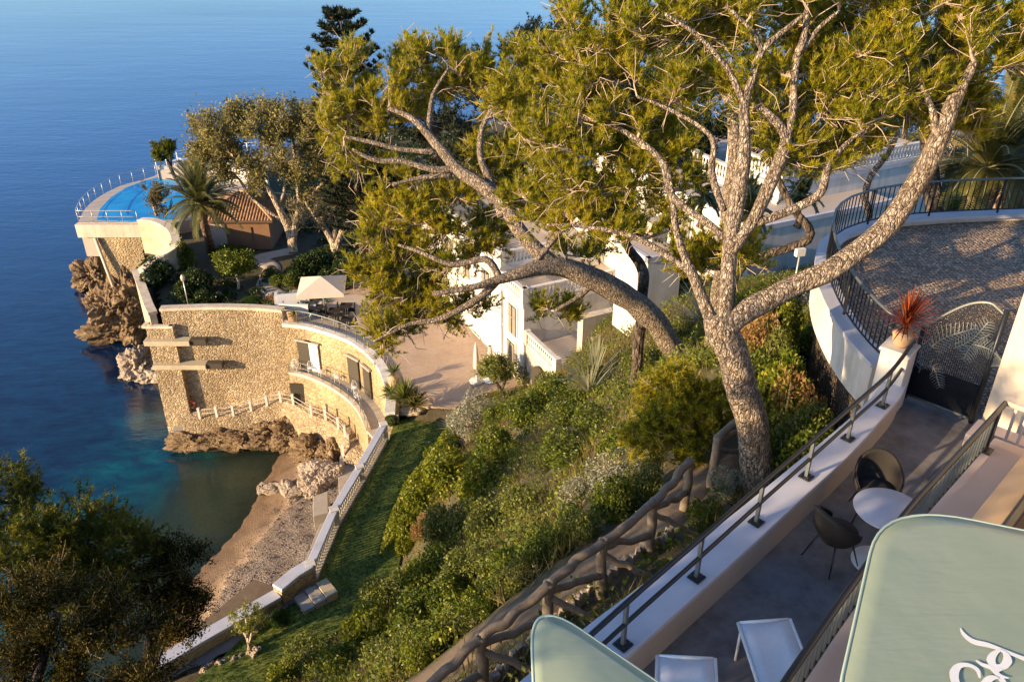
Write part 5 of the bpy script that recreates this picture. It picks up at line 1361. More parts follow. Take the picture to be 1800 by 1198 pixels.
def tree(name, label, cat, base, limbs, clumps, seed, barkm='bark', twigm='twig', leafm='needle', bough_r=.028, tw_n=12, tw_len=.55, tuft=5, per=9, nl=.11, nw=.013, cone=.75, up=.55, tw_r=.007, bare=0, kind='needle', group=None, dens=1.0, crown='crown', curl=.12, minz=None):
    rg = np.random.default_rng(seed); rr = random.Random(seed)
    t = empty(name, base, label=label, cat=cat, group=group); B0 = np.array(base)
    m = MB(); nodes = []; nrad = []
    for lb in limbs:
        pts = [Vector(p[:3]) for p in lb]; rd = [p[3] for p in lb]
        sp_ = smooth_path(pts, 5); rs = np.interp(np.linspace(0, len(pts) - 1, len(sp_)), range(len(pts)), rd)
        rs = [r * (1 + .10 * mnoise.noise(p * 2.2)) for r, p in zip(rs, sp_)]
        jit = [p + Vector((mnoise.noise(p * 1.1), mnoise.noise(p * 1.1 + Vector((9, 0, 0))), 0)) * min(.08, r) for p, r in zip(sp_, rs)]
        m.tube(jit, rs, 14 if max(rd) > .12 else 8)
        for p, r in zip(jit[len(jit) // 5:], rs[len(rs) // 5:]): nodes.append(tuple(p)); nrad.append(r)
    tr = m.build('trunk', M[barkm], t)
    NP = np.array(nodes); NR = np.array(nrad)
    A, B_, RA, RB_ = [], [], [], []; tA, tD = [], []
    for c, r, nb in clumps:
        c = np.array(c); r = np.array(r); nb = max(1, int(nb * dens))
        pts = c + ellips(nb, rg, .35) * r
        pts = pts[np.argsort(((pts - NP.mean(0)) ** 2).sum(1))]
        for q in pts:
            if minz is not None and q[2] < minz: continue
            sc = ((NP - q) ** 2).sum(1) + np.where(NR > .12, .35, 0) + np.maximum(0, NP[:, 2] - q[2]) * .6
            i = int(np.argmin(sc)); a = NP[i]; L = np.linalg.norm(q - a); k = max(2, min(9, int(L / .3) + 1))
            f = np.linspace(0, 1, k + 1)[:, None]; path = a + (q - a) * f
            path[:, 2] += (np.sin(f[:, 0] * np.pi) * -curl * L * rr.uniform(-.3, 1)); path[1:-1] += rg.normal(0, .05 * L / k + .02, (k - 1, 3))
            r0 = min(NR[i] * .75, bough_r * (1 + .5 * L)); rad = np.linspace(r0, .006 if kind == 'needle' else .008, k + 1)
            A.append(path[:-1]); B_.append(path[1:]); RA.append(rad[:-1]); RB_.append(rad[1:])
            NP = np.vstack([NP, path[1:]]); NR = np.r_[NR, rad[1:]]
            # twigs
            n = max(2, int(tw_n * rr.uniform(.7, 1.3))); s = rg.uniform(.35, 1, n) if L > .6 else rg.uniform(.2, 1, n)
            s = s * k; j = np.minimum(s.astype(int), k - 1); st = path[j] + (path[j + 1] - path[j]) * (s - j)[:, None]
            out = unit(q - a)
            d = unit(rg.normal(0, .8, (n, 3)) + out * .7 + np.array([0, 0, up])); l = tw_len * rg.uniform(.45, 1.1, n)[:, None]
            mid = st + d * l * .5; d2 = unit(d + np.array([0, 0, up * .6]) + rg.normal(0, .25, (n, 3))); en = mid + d2 * l * .5
            A += [st, mid]; B_ += [mid, en]; RA += [np.full(n, tw_r), np.full(n, tw_r * .75)]; RB_ += [np.full(n, tw_r * .75), np.full(n, tw_r * .5)]
            if bare:
                s2 = rg.uniform(.1, .95, bare) * k; j2 = np.minimum(s2.astype(int), k - 1); a2 = path[j2] + (path[j2 + 1] - path[j2]) * (s2 - j2)[:, None]
                d3 = unit(rg.normal(0, .9, (bare, 3)) + out * .9 + np.array([0, 0, .2])); m3 = a2 + d3 * tw_len * rg.uniform(.4, 1.0, bare)[:, None]; e3 = m3 + unit(d3 + rg.normal(0, .5, (bare, 3))) * tw_len * .55
                A += [a2, m3]; B_ += [m3, e3]; RA += [np.full(bare, tw_r * 1.3), np.full(bare, tw_r)]; RB_ += [np.full(bare, tw_r), np.full(bare, tw_r * .5)]
            for u in np.linspace(.25, 1, tuft):
                pp = np.where(u < .5, st + (mid - st) * (u * 2), mid + (en - mid) * (u * 2 - 1)); tA.append(pp + rg.normal(0, .03 * tw_len, pp.shape)); tD.append(unit(d2 * .8 + np.array([0, 0, up]) + rg.normal(0, .35, (n, 3))))
    A = np.concatenate(A) - B0; B_ = np.concatenate(B_) - B0; RA = np.concatenate(RA); RB_ = np.concatenate(RB_)
    V, Fq = sticks(A, B_, RA, RB_, 4); link_mesh('branches', big_mesh('branches', V, Fq, M[twigm], smooth=True), None, t)
    tA = np.concatenate(tA) - B0; tD = np.concatenate(tD)
    if kind == 'needle': V, Fn, T = needles(tA, tD, nl, nw, per, rg, cone)
    else:
        P = np.repeat(tA, per, 0) + rg.normal(0, nl * 1.1, (len(tA) * per, 3)); V, Fn, T = leafq(P, nw, rg)
    link_mesh(crown, big_mesh(crown, V, Fn, M[leafm], {'tint': T}), None, t)
    return t
def PXL(lst, t0=None):
    """limb from (px, py, depth, width in px) to world points with radii"""
    return [(*atd(px, py, t), w_ * t / F / 2) for px, py, t, w_ in lst]
def CL(px, py, rx, ry, t, n, rd=None):
    c = atd(px, py, t); k = t / F; a, b = rx * k, ry * k; d = (a + b) * .5 if rd is None else rd
    return (tuple(c), (a, d, b), n)

# ------------------------------------------------------------------ the great pine by the terrace wall
b = hit(1337, 862)
bt = (b.y * CP - (b.z - H) * SP)
limbs = [
 PXL([(1338,880,bt,70),(1333,850,bt-.05,60),(1326,770,bt-.5,56),(1312,700,bt-.9,54),(1290,630,bt-1.2,56),(1268,580,bt-1.4,60),(1262,555,bt-1.45,50)]),
 PXL([(1268,590,bt-1.4,44),(1305,548,bt-1.5,42),(1390,507,bt-1.6,38),(1470,470,bt-1.8,38),(1560,398,bt-2.0,38),(1618,315,bt-2.2,36),(1650,240,bt-2.4,32),(1683,168,bt-2.5,24),(1712,110,bt-2.6,13)]),
 PXL([(1645,245,bt-2.4,16),(1638,195,bt-2.5,13),(1615,140,bt-2.6,9),(1600,90,bt-2.7,6)]),
 PXL([(1272,575,bt-1.4,30),(1278,520,bt-1.6,26),(1280,460,bt-1.7,26),(1285,400,bt-1.8,27),(1300,345,bt-2.0,28),(1308,290,bt-2.1,26),(1310,230,bt-2.3,20),(1312,180,bt-2.4,18),(1325,140,bt-2.5,13),(1342,90,bt-2.6,12),(1385,50,bt-2.7,9),(1420,20,bt-2.8,6)]),
 PXL([(1312,185,bt-2.4,14),(1290,140,bt-2.5,12),(1262,100,bt-2.6,10),(1225,60,bt-2.7,8),(1170,25,bt-2.8,6)]),
 PXL([(1342,90,bt-2.6,9),(1318,50,bt-2.7,8),(1275,10,bt-2.8,6)]),
 PXL([(1283,440,bt-1.8,22),(1325,385,bt-1.9,22),(1352,335,bt-2.0,23),(1372,280,bt-2.1,24),(1376,240,bt-2.2,20),(1350,200,bt-2.3,14),(1335,190,bt-2.3,10)]),
 PXL([(1374,260,bt-2.2,18),(1392,180,bt-2.3,15),(1402,110,bt-2.5,14),(1416,60,bt-2.6,13),(1418,-10,bt-2.7,9)]),
 PXL([(1404,100,bt-2.5,10),(1440,50,bt-2.6,9),(1475,20,bt-2.7,6)]),
 PXL([(1250,560,bt-1.3,24),(1225,500,bt-1.3,20),(1203,450,bt-1.3,15),(1190,400,bt-1.4,12),(1184,340,bt-1.4,10),(1170,285,bt-1.4,8)]),
 PXL([(1215,480,bt-1.3,13),(1160,440,bt-1.1,12),(1110,415,bt-.9,10),(1040,400,bt-.7,8),(960,395,bt-.5,5)]),
 PXL([(1330,390,bt-1.9,17),(1390,370,bt-2.0,16),(1440,340,bt-2.1,15),(1455,290,bt-2.2,13),(1490,252,bt-2.3,9),(1530,220,bt-2.4,6)]),
 PXL([(1272,370,bt-1.9,12),(1250,300,bt-1.8,12),(1252,250,bt-1.9,10),(1225,220,bt-1.8,8),(1160,185,bt-1.7,6),(1120,170,bt-1.7,5)]),
 PXL([(1275,420,bt-1.7,14),(1235,385,bt-1.6,14),(1185,345,bt-1.4,13),(1165,285,bt-1.3,12),(1120,245,bt-1.2,10),(1062,215,bt-1.1,8),(1000,205,bt-1.0,5)]),
]
cl = [CL(1060,50,120,70,bt-1.5,26),CL(1180,10,140,55,bt-2.4,22),CL(1350,-10,150,60,bt-2.6,22),CL(1500,50,130,85,bt-2.6,34),CL(1640,40,130,85,bt-2.8,34),CL(1760,70,80,100,bt-2.6,26),
 CL(1560,165,140,80,bt-2.5,40),CL(1450,240,95,60,bt-2.2,20),CL(1100,160,130,60,bt-1.5,30),CL(1000,210,110,55,bt-1.0,24),CL(1250,150,70,50,bt-2.2,9),CL(1375,150,55,50,bt-2.6,8),CL(1000,120,80,50,bt-.6,16),
 CL(1050,290,110,50,bt-1.0,24),CL(980,360,105,45,bt-.5,20),CL(1110,390,95,35,bt-.9,14),CL(1215,460,40,30,bt-1.3,6),CL(1330,450,40,40,bt-1.6,7),CL(1700,170,80,55,bt-2.6,16),CL(1500,130,90,60,bt-2.4,16),
 CL(1240,460,35,35,bt-1.1,6),CL(1540,260,70,30,bt-2.2,9),CL(1200,300,60,40,bt-1.2,8),CL(930,290,60,50,bt+.3,10),CL(1430,-60,250,60,bt-2.8,22),CL(1740,200,40,40,bt-2.4,6), CL(900,160,50,50,bt+.2,8), CL(1160,250,80,40,bt-1.2,10)]
tree('umbrella_pine', 'large pine with a thick leaning trunk and spreading limbs beside the terrace wall', 'tree', tuple(b), limbs, [(tuple(np.array(c) + np.array([0, .5, -.22])), r, n) for c, r, n in cl], 21, tw_n=17, tw_len=.38, tuft=6, per=16, nl=.10, nw=.012, cone=.42, up=.85, dens=1.0, bough_r=.042, tw_r=.006, bare=5)

# ------------------------------------------------------------------ the arching pine on the slope
b = hit(1196, 645); bt = (b.y * CP - (b.z - H) * SP)
limbs = [
 PXL([(1200,665,bt,44),(1194,640,bt,38),(1172,595,bt-.6,38),(1138,550,bt-1.2,42),(1092,517,bt-1.8,42),(1040,488,bt-2.4,40),(990,470,bt-2.9,36),(940,472,bt-3.3,26),(885,490,bt-3.7,18),(830,505,bt-4,12),(760,515,bt-4.2,8)]),
 PXL([(985,470,bt-2.9,26),(945,440,bt-3.1,26),(915,405,bt-3.2,26),(886,362,bt-3.2,27),(852,330,bt-3.2,25),(805,300,bt-3.1,22),(775,265,bt-3.0,18),(752,235,bt-3.0,15),(722,207,bt-3.0,11),(680,190,bt-3.0,7)]),
 PXL([(755,240,bt-3.0,10),(757,205,bt-2.9,9),(763,165,bt-2.8,7),(790,120,bt-2.7,5)]),
 PXL([(800,298,bt-3.1,13),(755,297,bt-3.2,12),(705,284,bt-3.3,10),(660,282,bt-3.4,9),(620,262,bt-3.5,5)]),
 PXL([(764,268,bt-3.0,10),(700,262,bt-3.1,9),(655,250,bt-3.2,8),(605,240,bt-3.3,5)]),
 PXL([(795,308,bt-3.1,9),(740,312,bt-3.2,8),(690,325,bt-3.3,6)]),
 PXL([(880,380,bt-3.2,16),(862,320,bt-3.1,14),(845,280,bt-3.0,12),(850,220,bt-2.9,10),(880,170,bt-2.8,7),(900,120,bt-2.7,5)]),
 PXL([(878,490,bt-3.7,16),(855,455,bt-3.8,12),(800,465,bt-3.9,10),(745,445,bt-4.0,8),(700,430,bt-4.0,5)]),
 PXL([(880,488,bt-3.7,16),(835,530,bt-3.8,13),(770,560,bt-3.9,10),(715,572,bt-4.0,7),(655,600,bt-4.1,4)]),
 PXL([(1050,490,bt-2.3,12),(1020,520,bt-2.5,9),(975,545,bt-2.7,6)]),
 PXL([(940,460,bt-3.2,12),(975,420,bt-3.2,11),(1010,380,bt-3.1,9),(1030,340,bt-3,6)]),
]
cl = [CL(650,120,110,60,bt-2.6,24),CL(770,95,110,45,bt-2.5,24),CL(880,100,90,55,bt-2.4,18),CL(605,215,75,55,bt-3.2,16),CL(705,150,80,55,bt-2.8,16),CL(830,165,80,50,bt-2.6,14),CL(950,100,60,45,bt-2.2,12),
 CL(880,265,70,50,bt-2.8,13),CL(940,330,80,50,bt-2.8,14),CL(705,395,105,50,bt-3.9,24),CL(645,460,60,60,bt-3.9,15),CL(790,430,70,50,bt-3.8,12),CL(665,560,70,45,bt-4,16),CL(720,490,80,40,bt-4,16),CL(860,400,50,35,bt-3.4,7),
 CL(985,545,55,28,bt-2.7,7),CL(760,540,70,30,bt-3.9,10),CL(640,290,70,35,bt-3.3,8),CL(920,210,70,60,bt-2.5,12),CL(600,150,50,50,bt-2.6,9),CL(1030,430,70,25,bt-2.8,8),CL(690,600,40,18,bt-4,5),CL(830,545,40,20,bt-3.8,4), CL(880,340,50,30,bt-3,6),CL(760,350,70,30,bt-3.6,8)]
tree('umbrella_pine', 'pine whose trunk arches left over the slope and branches towards the courtyard', 'tree', tuple(b), limbs, [(tuple(np.array(c) + np.array([0, 1.0, -.5])), r, n) for c, r, n in cl], 22, tw_n=16, tw_len=.58, tuft=6, per=13, nl=.16, nw=.019, cone=.42, up=.8, bough_r=.035, dens=.95, tw_r=.010, bare=5)

# pines standing further back, seen through the gaps
def back_tree(seed, px, py_base, t, trunk, cl, label, **kw):
    p0 = atd(*trunk[0][:3]); g = ground(p0.x, p0.y)
    lb = PXL(trunk); lb = [(lb[0][0], lb[0][1], g - .2, lb[0][3] * 1.1)] + lb
    return tree('pine_tree', label, 'tree', (p0.x, p0.y, g), [lb], cl, seed, group='pines behind the near trees', **kw)
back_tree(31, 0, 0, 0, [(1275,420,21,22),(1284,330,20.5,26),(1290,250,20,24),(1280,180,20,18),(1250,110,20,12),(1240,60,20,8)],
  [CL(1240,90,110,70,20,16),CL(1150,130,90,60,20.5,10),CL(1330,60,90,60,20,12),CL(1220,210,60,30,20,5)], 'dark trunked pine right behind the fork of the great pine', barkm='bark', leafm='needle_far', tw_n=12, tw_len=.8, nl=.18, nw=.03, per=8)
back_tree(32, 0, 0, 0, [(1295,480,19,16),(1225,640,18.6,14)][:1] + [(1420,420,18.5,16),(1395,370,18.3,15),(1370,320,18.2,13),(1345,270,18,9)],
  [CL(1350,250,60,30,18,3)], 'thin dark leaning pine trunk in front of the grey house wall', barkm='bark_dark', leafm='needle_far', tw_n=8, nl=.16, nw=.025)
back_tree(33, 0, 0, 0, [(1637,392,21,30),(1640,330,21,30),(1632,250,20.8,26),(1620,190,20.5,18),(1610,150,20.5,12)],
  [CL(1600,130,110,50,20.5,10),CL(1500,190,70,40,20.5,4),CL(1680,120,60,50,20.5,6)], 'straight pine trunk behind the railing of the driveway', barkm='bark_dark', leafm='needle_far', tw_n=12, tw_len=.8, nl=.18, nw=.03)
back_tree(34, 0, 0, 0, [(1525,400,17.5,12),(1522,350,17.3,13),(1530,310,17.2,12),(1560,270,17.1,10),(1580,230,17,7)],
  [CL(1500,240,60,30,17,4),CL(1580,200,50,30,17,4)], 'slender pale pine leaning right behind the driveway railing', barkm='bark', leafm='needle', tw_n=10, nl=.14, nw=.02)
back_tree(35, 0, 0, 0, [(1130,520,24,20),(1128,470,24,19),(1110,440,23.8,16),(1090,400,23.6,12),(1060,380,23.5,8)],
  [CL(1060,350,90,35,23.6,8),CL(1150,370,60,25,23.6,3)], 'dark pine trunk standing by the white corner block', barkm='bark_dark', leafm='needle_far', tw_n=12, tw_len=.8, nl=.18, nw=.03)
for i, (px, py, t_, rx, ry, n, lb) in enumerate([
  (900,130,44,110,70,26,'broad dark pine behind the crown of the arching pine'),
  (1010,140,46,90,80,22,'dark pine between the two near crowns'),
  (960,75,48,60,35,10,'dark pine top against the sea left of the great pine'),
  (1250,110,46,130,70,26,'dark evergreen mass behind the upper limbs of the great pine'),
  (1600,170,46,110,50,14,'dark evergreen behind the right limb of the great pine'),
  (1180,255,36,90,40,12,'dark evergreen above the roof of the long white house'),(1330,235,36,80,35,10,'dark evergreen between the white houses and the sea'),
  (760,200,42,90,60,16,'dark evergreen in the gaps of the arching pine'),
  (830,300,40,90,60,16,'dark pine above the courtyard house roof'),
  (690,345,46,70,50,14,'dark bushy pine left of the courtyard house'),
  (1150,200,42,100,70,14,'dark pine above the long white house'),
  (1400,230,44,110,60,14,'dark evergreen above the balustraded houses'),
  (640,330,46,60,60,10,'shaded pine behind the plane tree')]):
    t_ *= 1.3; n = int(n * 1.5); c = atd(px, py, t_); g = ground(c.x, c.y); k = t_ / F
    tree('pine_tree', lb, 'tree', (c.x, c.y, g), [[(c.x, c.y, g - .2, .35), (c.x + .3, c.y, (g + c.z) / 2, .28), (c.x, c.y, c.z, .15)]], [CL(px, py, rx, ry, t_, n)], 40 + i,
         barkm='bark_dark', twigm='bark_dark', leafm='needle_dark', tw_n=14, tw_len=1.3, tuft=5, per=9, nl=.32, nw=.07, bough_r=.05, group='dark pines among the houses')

# ------------------------------------------------------------------ dark trees at the lower left
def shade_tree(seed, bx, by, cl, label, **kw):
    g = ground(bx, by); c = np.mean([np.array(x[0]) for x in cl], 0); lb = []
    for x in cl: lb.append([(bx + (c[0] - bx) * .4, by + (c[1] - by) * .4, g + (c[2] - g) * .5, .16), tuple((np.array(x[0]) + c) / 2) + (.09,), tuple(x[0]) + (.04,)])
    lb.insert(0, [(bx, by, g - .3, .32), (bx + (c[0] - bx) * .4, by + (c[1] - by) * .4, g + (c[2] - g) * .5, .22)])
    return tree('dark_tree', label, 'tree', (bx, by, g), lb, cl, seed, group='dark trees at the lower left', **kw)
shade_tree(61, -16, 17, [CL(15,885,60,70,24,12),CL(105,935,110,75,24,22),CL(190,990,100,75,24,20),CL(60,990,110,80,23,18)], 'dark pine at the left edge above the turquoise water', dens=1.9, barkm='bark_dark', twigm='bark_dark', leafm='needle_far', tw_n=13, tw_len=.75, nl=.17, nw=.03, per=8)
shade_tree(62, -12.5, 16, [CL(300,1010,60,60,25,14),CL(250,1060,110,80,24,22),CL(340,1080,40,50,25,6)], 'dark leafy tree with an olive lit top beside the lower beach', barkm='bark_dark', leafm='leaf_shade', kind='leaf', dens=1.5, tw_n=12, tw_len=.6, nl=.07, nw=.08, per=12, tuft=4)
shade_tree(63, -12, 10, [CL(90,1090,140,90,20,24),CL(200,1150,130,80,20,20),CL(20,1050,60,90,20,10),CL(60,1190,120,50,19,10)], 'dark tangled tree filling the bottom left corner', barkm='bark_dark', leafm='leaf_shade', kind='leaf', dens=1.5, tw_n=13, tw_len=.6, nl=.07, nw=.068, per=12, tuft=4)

# unseen pines added left of view to shade corner, terrace wall and path
def shading_pine(seed, bx, by, c, r, n, label, more=()):
    g = ground(bx, by)
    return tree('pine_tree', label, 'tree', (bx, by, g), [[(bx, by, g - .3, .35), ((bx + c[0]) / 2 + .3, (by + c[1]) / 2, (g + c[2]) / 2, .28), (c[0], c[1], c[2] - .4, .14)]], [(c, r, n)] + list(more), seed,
      leafm='needle_far', tw_n=12, tw_len=.8, nl=.2, nw=.035, per=8, group='unseen pines added for shade')
shading_pine(66, -32, 3, (-31, 3.5, 25.5), (7, 6.5, 5), 110, 'unseen tall pine added to shade the dark trees')
shading_pine(67, -11, 0, (-9.4, .8, 33.6), (2.5, 2.6, 1.7), 60, 'unseen pine added to shade the terrace wall and log fence', [((-10, 3.4, 31.0), (2.6, 2.3, 1.6), 46)])

# ------------------------------------------------------------------ broad pale-branched tree and its neighbours in the garden
b = at(515, 442, 9.6); t_ = b.y * CP - (b.z - H) * SP
limbs = [PXL([(515,445,t_,17),(512,420,t_,16),(505,395,t_-.6,15),(490,365,t_-1.2,11),(470,330,t_-2,9),(440,300,t_-2.6,6),(400,265,t_-3,4)]),
 PXL([(513,430,t_,13),(520,395,t_-.6,11),(525,350,t_-1.2,8),(520,300,t_-2,6),(515,250,t_-2.5,5),(505,215,t_-3,4)]),
 PXL([(505,395,t_-.6,8),(470,370,t_-1,6),(440,345,t_-1.4,5),(415,310,t_-2,4),(375,280,t_-2.6,4)]),
 PXL([(520,370,t_-.8,7),(560,330,t_-1.4,5),(590,290,t_-2,4),(600,250,t_-2.4,4)]),
 PXL([(470,330,t_-2,5),(455,290,t_-2.3,5),(460,240,t_-2.8,4)]),PXL([(490,365,t_-1.2,6),(500,320,t_-1.8,5),(480,270,t_-2.4,4),(470,230,t_-2.6,4)])]
cl = [CL(385,235,50,45,t_-3,13),CL(375,300,45,40,t_-2.5,8),CL(470,215,80,32,t_-3,22),CL(620,240,60,50,t_-2.6,12),CL(560,225,60,40,t_-2.8,13),CL(380,270,40,30,t_-2.8,7),CL(520,270,80,40,t_-2.4,12),CL(600,270,50,40,t_-2.3,8),CL(430,300,50,35,t_-2.3,7),CL(560,330,60,35,t_-1.6,7)]
tree('plane_tree', 'broad tree with pale forking branches and a brownish flat crown beside the pool house', 'tree', tuple(b), limbs, cl, 71, barkm='bark_pale', twigm='bark_pale', leafm='fig_leaf', kind='leaf', tw_n=17, tw_len=1.15, nl=.2, nw=.22, per=3, tuft=4, bough_r=.08, up=.8, dens=2.4, tw_r=.026)
b = at(592, 444, 9.6); t_ = b.y * CP - (b.z - H) * SP
limbs = [PXL([(592,446,t_,16),(585,425,t_,13),(570,400,t_-.5,10),(550,375,t_-.9,6),(535,350,t_-1.2,4)]),PXL([(592,440,t_,13),(600,410,t_-.4,10),(612,380,t_-.9,7),(615,345,t_-1.3,4)]),PXL([(585,425,t_,8),(590,385,t_-.6,7),(585,345,t_-1.2,4)]),PXL([(600,410,t_-.4,8),(630,385,t_-.8,6),(640,360,t_-1,4)])]
cl = [CL(550,375,45,30,t_-.9,10),CL(590,355,45,30,t_-1.2,11),CL(625,370,35,30,t_-1,8),CL(610,330,40,25,t_-1.4,6)]
tree('bare_tree', 'small nearly leafless tree with many pale branches above the garden hedge', 'tree', tuple(b), limbs, cl, 72, barkm='bark_pale', twigm='bark_pale', leafm='fig_leaf', kind='leaf', tw_n=18, tw_len=1.0, nl=.16, nw=.12, per=2, tuft=3, bough_r=.07, up=.7, dens=1.8, tw_r=.026)
b = at(308, 335, 10.6); t_ = b.y * CP - (b.z - H) * SP
tree('wind_pine', 'small dark umbrella shaped pine leaning over the pool', 'tree', tuple(b), [PXL([(330,352,t_-2,5),(315,325,t_-2,6),(302,300,t_-2.2,6),(294,282,t_-2.3,5)]),PXL([(302,300,t_-2.2,4),(300,280,t_-2.2,3)])],
     [CL(290,262,25,11,t_-2.4,18),CL(280,275,15,8,t_-2.4,6)], 73, barkm='bark_dark', twigm='bark_dark', leafm='needle_far', tw_n=10, tw_len=.7, nl=.26, nw=.07, per=8)
b = at(262, 395, 10.6); t_ = b.y * CP - (b.z - H) * SP
tree('tamarisk', 'feathery pale shrub between the pool and the palm', 'shrub', tuple(b), [PXL([(275,380,t_,5),(270,360,t_,4),(265,345,t_,3)])], [CL(272,345,24,20,t_,16),CL(282,362,20,18,t_,8)], 74, barkm='bark_pale', twigm='bark_pale', leafm='dry_grass', tw_n=10, tw_len=.8, nl=.2, nw=.05, per=6)

# ------------------------------------------------------------------ norfolk pine behind
def araucaria(px, py_top, py_bot, t_, label):
    rg = np.random.default_rng(5); top = atd(px, py_top, t_); g = ground(top.x, top.y); h = top.z - g
    t = empty('norfolk_pine', (top.x, top.y, g), label=label, cat='tree')
    MB().tube([(0, 0, -.2), (0, 0, h)], [.3, .04], 10).build('trunk', M['bark_dark'], t, local=True)
    A, B_, P, D = [], [], [], []
    z = h * .25
    while z < h - .3:
        rl_ = (h - z) * .5 + .75; n = 8; off = rg.random() * 6
        rl_ = min(rl_, 2.5) * rg.uniform(.8, 1.1)
        for k in range(n):
            a = off + k * 2 * np.pi / n + rg.normal(0, .12); dr = np.array([np.cos(a), np.sin(a), 0]); L = rl_ * rg.uniform(.8, 1.1); pr_ = np.array([0, 0, z])
            for s in range(6):
                f = (s + 1) / 6; q = np.array([0, 0, z]) + dr * L * f + np.array([0, 0, .35 * L * f * f - .05 * L + .12 * np.sin(k * 5 + z * 3)]); A.append(pr_); B_.append(q)
                if f > .45:
                    for sd in (-1, 0, 1):
                        e = q + (np.array([-dr[1], dr[0], 0]) * sd * .4 + np.array([0, 0, .12])) * (1.1 - f * .5); A.append(q); B_.append(e)
                        for u in (.7, 1): P.append(q + (e - q) * u); D.append(np.array([0, 0, 1.0]) + dr * .4)
                pr_ = q
        z += rg.uniform(.6, .95)
    A, B_ = np.array(A), np.array(B_); V, Fq = sticks(A, B_, .035, .025, 4); link_mesh('branches', big_mesh('branches', V, Fq, M['bark_dark']), None, t)
    V, Fn, T = needles(np.array(P), unit(np.array(D)), .32, .085, 11, rg, .6); link_mesh('crown', big_mesh('crown', V, Fn, M['needle_dark'], {'tint': T}), None, t)
araucaria(597, 12, 0, 52, 'tall tiered norfolk pine rising above the other crowns against the sea')

# ------------------------------------------------------------------ palms
def palm_mesh(n, L, rg, droop, lf=.5, spread=(0.1, 2.0), nl=26, wd=.05):
    V_, F_, T_ = [], [], []; A, B_ = [], []
    for i in range(n):
        az = rg.uniform(0, 2 * np.pi); el = np.pi / 2 - rg.uniform(*spread); l = L * rg.uniform(.85, 1.08)
        d = np.array([np.cos(az) * np.cos(el), np.sin(az) * np.cos(el), np.sin(el)]); p = np.zeros(3); sd = np.array([-np.sin(az), np.cos(az), 0]); tint = rg.random() * .8
        pts = [p.copy()]; ds = [d.copy()]
        for k in range(nl):
            f = k / nl; d = d - np.array([0, 0, droop * f * 2.2 / nl]); d /= np.linalg.norm(d); q = p + d * l / nl; A.append(p); B_.append(q); p = q; pts.append(p.copy()); ds.append(d.copy())
        for k in range(3, nl + 1):
            f = k / nl; ll = lf * np.sin(min(1, f * 1.3 + .1) * np.pi * .78 + .25) * rg.uniform(.85, 1.1)
            for s_ in (-1, 1):
                dd = sd * s_ * .85 + ds[k] * .65 + np.array([0, 0, .18]); dd /= np.linalg.norm(dd); mid = pts[k] + dd * ll * .6; tip = pts[k] + dd * ll + np.array([0, 0, -.10 * ll]); w_ = ds[k] * wd
                n0 = len(V_); V_ += [pts[k] - w_ * .4, pts[k] + w_ * .4, mid + w_ * .5, mid - w_ * .5, tip]; F_ += [(n0, n0 + 1, n0 + 2, n0 + 3), (n0 + 3, n0 + 2, n0 + 4, n0 + 4)]; T_ += [tint + rg.random() * .2] * 2
    return np.array(V_), F_, np.array(T_), np.array(A), np.array(B_)
def palm(name, crown, base, L, n, seed, label, leaf='palm_leaf', tr=.3, lf=.5, wd=.05, spread=(.1, 2.0), droop=1.1):
    rg = np.random.default_rng(seed); t = empty(name, base, label=label, cat='palm tree'); base = Vector(base); c = Vector(crown) - base
    V_, F_, T_, A, B_ = palm_mesh(n, L, rg, droop, lf, spread, 34, wd * .7)
    me = bpy.data.meshes.new('fronds'); F3 = [f if f[2] != f[3] else f[:3] for f in F_]; F3 = [tuple(dict.fromkeys(f)) for f in F3]
    me.from_pydata(V_.tolist(), [], F3); at_ = me.attributes.new('tint', 'FLOAT', 'FACE'); at_.data.foreach_set('value', T_.astype(np.float32)); me.materials.append(M[leaf])
    link_mesh('fronds', me, None, t, c)
    V, Fq = sticks(A, B_, .022, .018, 4); link_mesh('frond_stalks', big_mesh('frond_stalks', V, Fq, M['agave'], {'tint': np.full(len(Fq), .4)}), None, t, c)
    k = 9; MB().tube([c * (i / k) + Vector((.06 * math.sin(i), 0, 0)) for i in range(k + 1)], [tr * (1.25 - .3 * min(1, i / 3) + (.35 if i == k else (.15 if i == k - 1 else 0))) for i in range(k + 1)], 14).build('trunk', M['palm_bark'], t, local=True)
c = atd(352, 358, 59); b = at(370, 440, 9.6)
palm('date_palm', c, (b.x, b.y, 9.5), 3.2, 75, 81, 'feathery date palm between the blue pool and the tiled pool house', lf=.6, wd=.12, tr=.3, droop=1.15, spread=(.1, 1.85))
c = atd(1735, 295, 21); palm('date_palm', c, (c.x, c.y, ground(c.x, c.y)), 2.2, 100, 82, 'big dark date palm behind the driveway railing at the right', lf=.5, wd=.055, tr=.35, spread=(.1, 1.9))
c = atd(1785, 225, 24); palm('date_palm', c, (c.x + .5, c.y, ground(c.x, c.y)), 2.6, 70, 83, 'yellow sunlit palm at the far right above the dark palm', leaf='palm_leaf2', lf=.5, wd=.06, spread=(.1, 1.7))
for i, (px, py, t_, lb) in enumerate([(1320,372,29,'small potted palm on the terrace roof behind the pine fork, right one'),(1318,345,33,'small palm highest on the white terraces'),(1410,345,30,'small palm by the balustrade right of the pine'),(1235,345,30,'small palm at the corner of the white balustrade')]):
    c = atd(px, py, t_); palm('small_palm', c, (c.x, c.y, c.z - 1.2), .95, 26, 84 + i, lb, lf=.3, wd=.05, tr=.12)

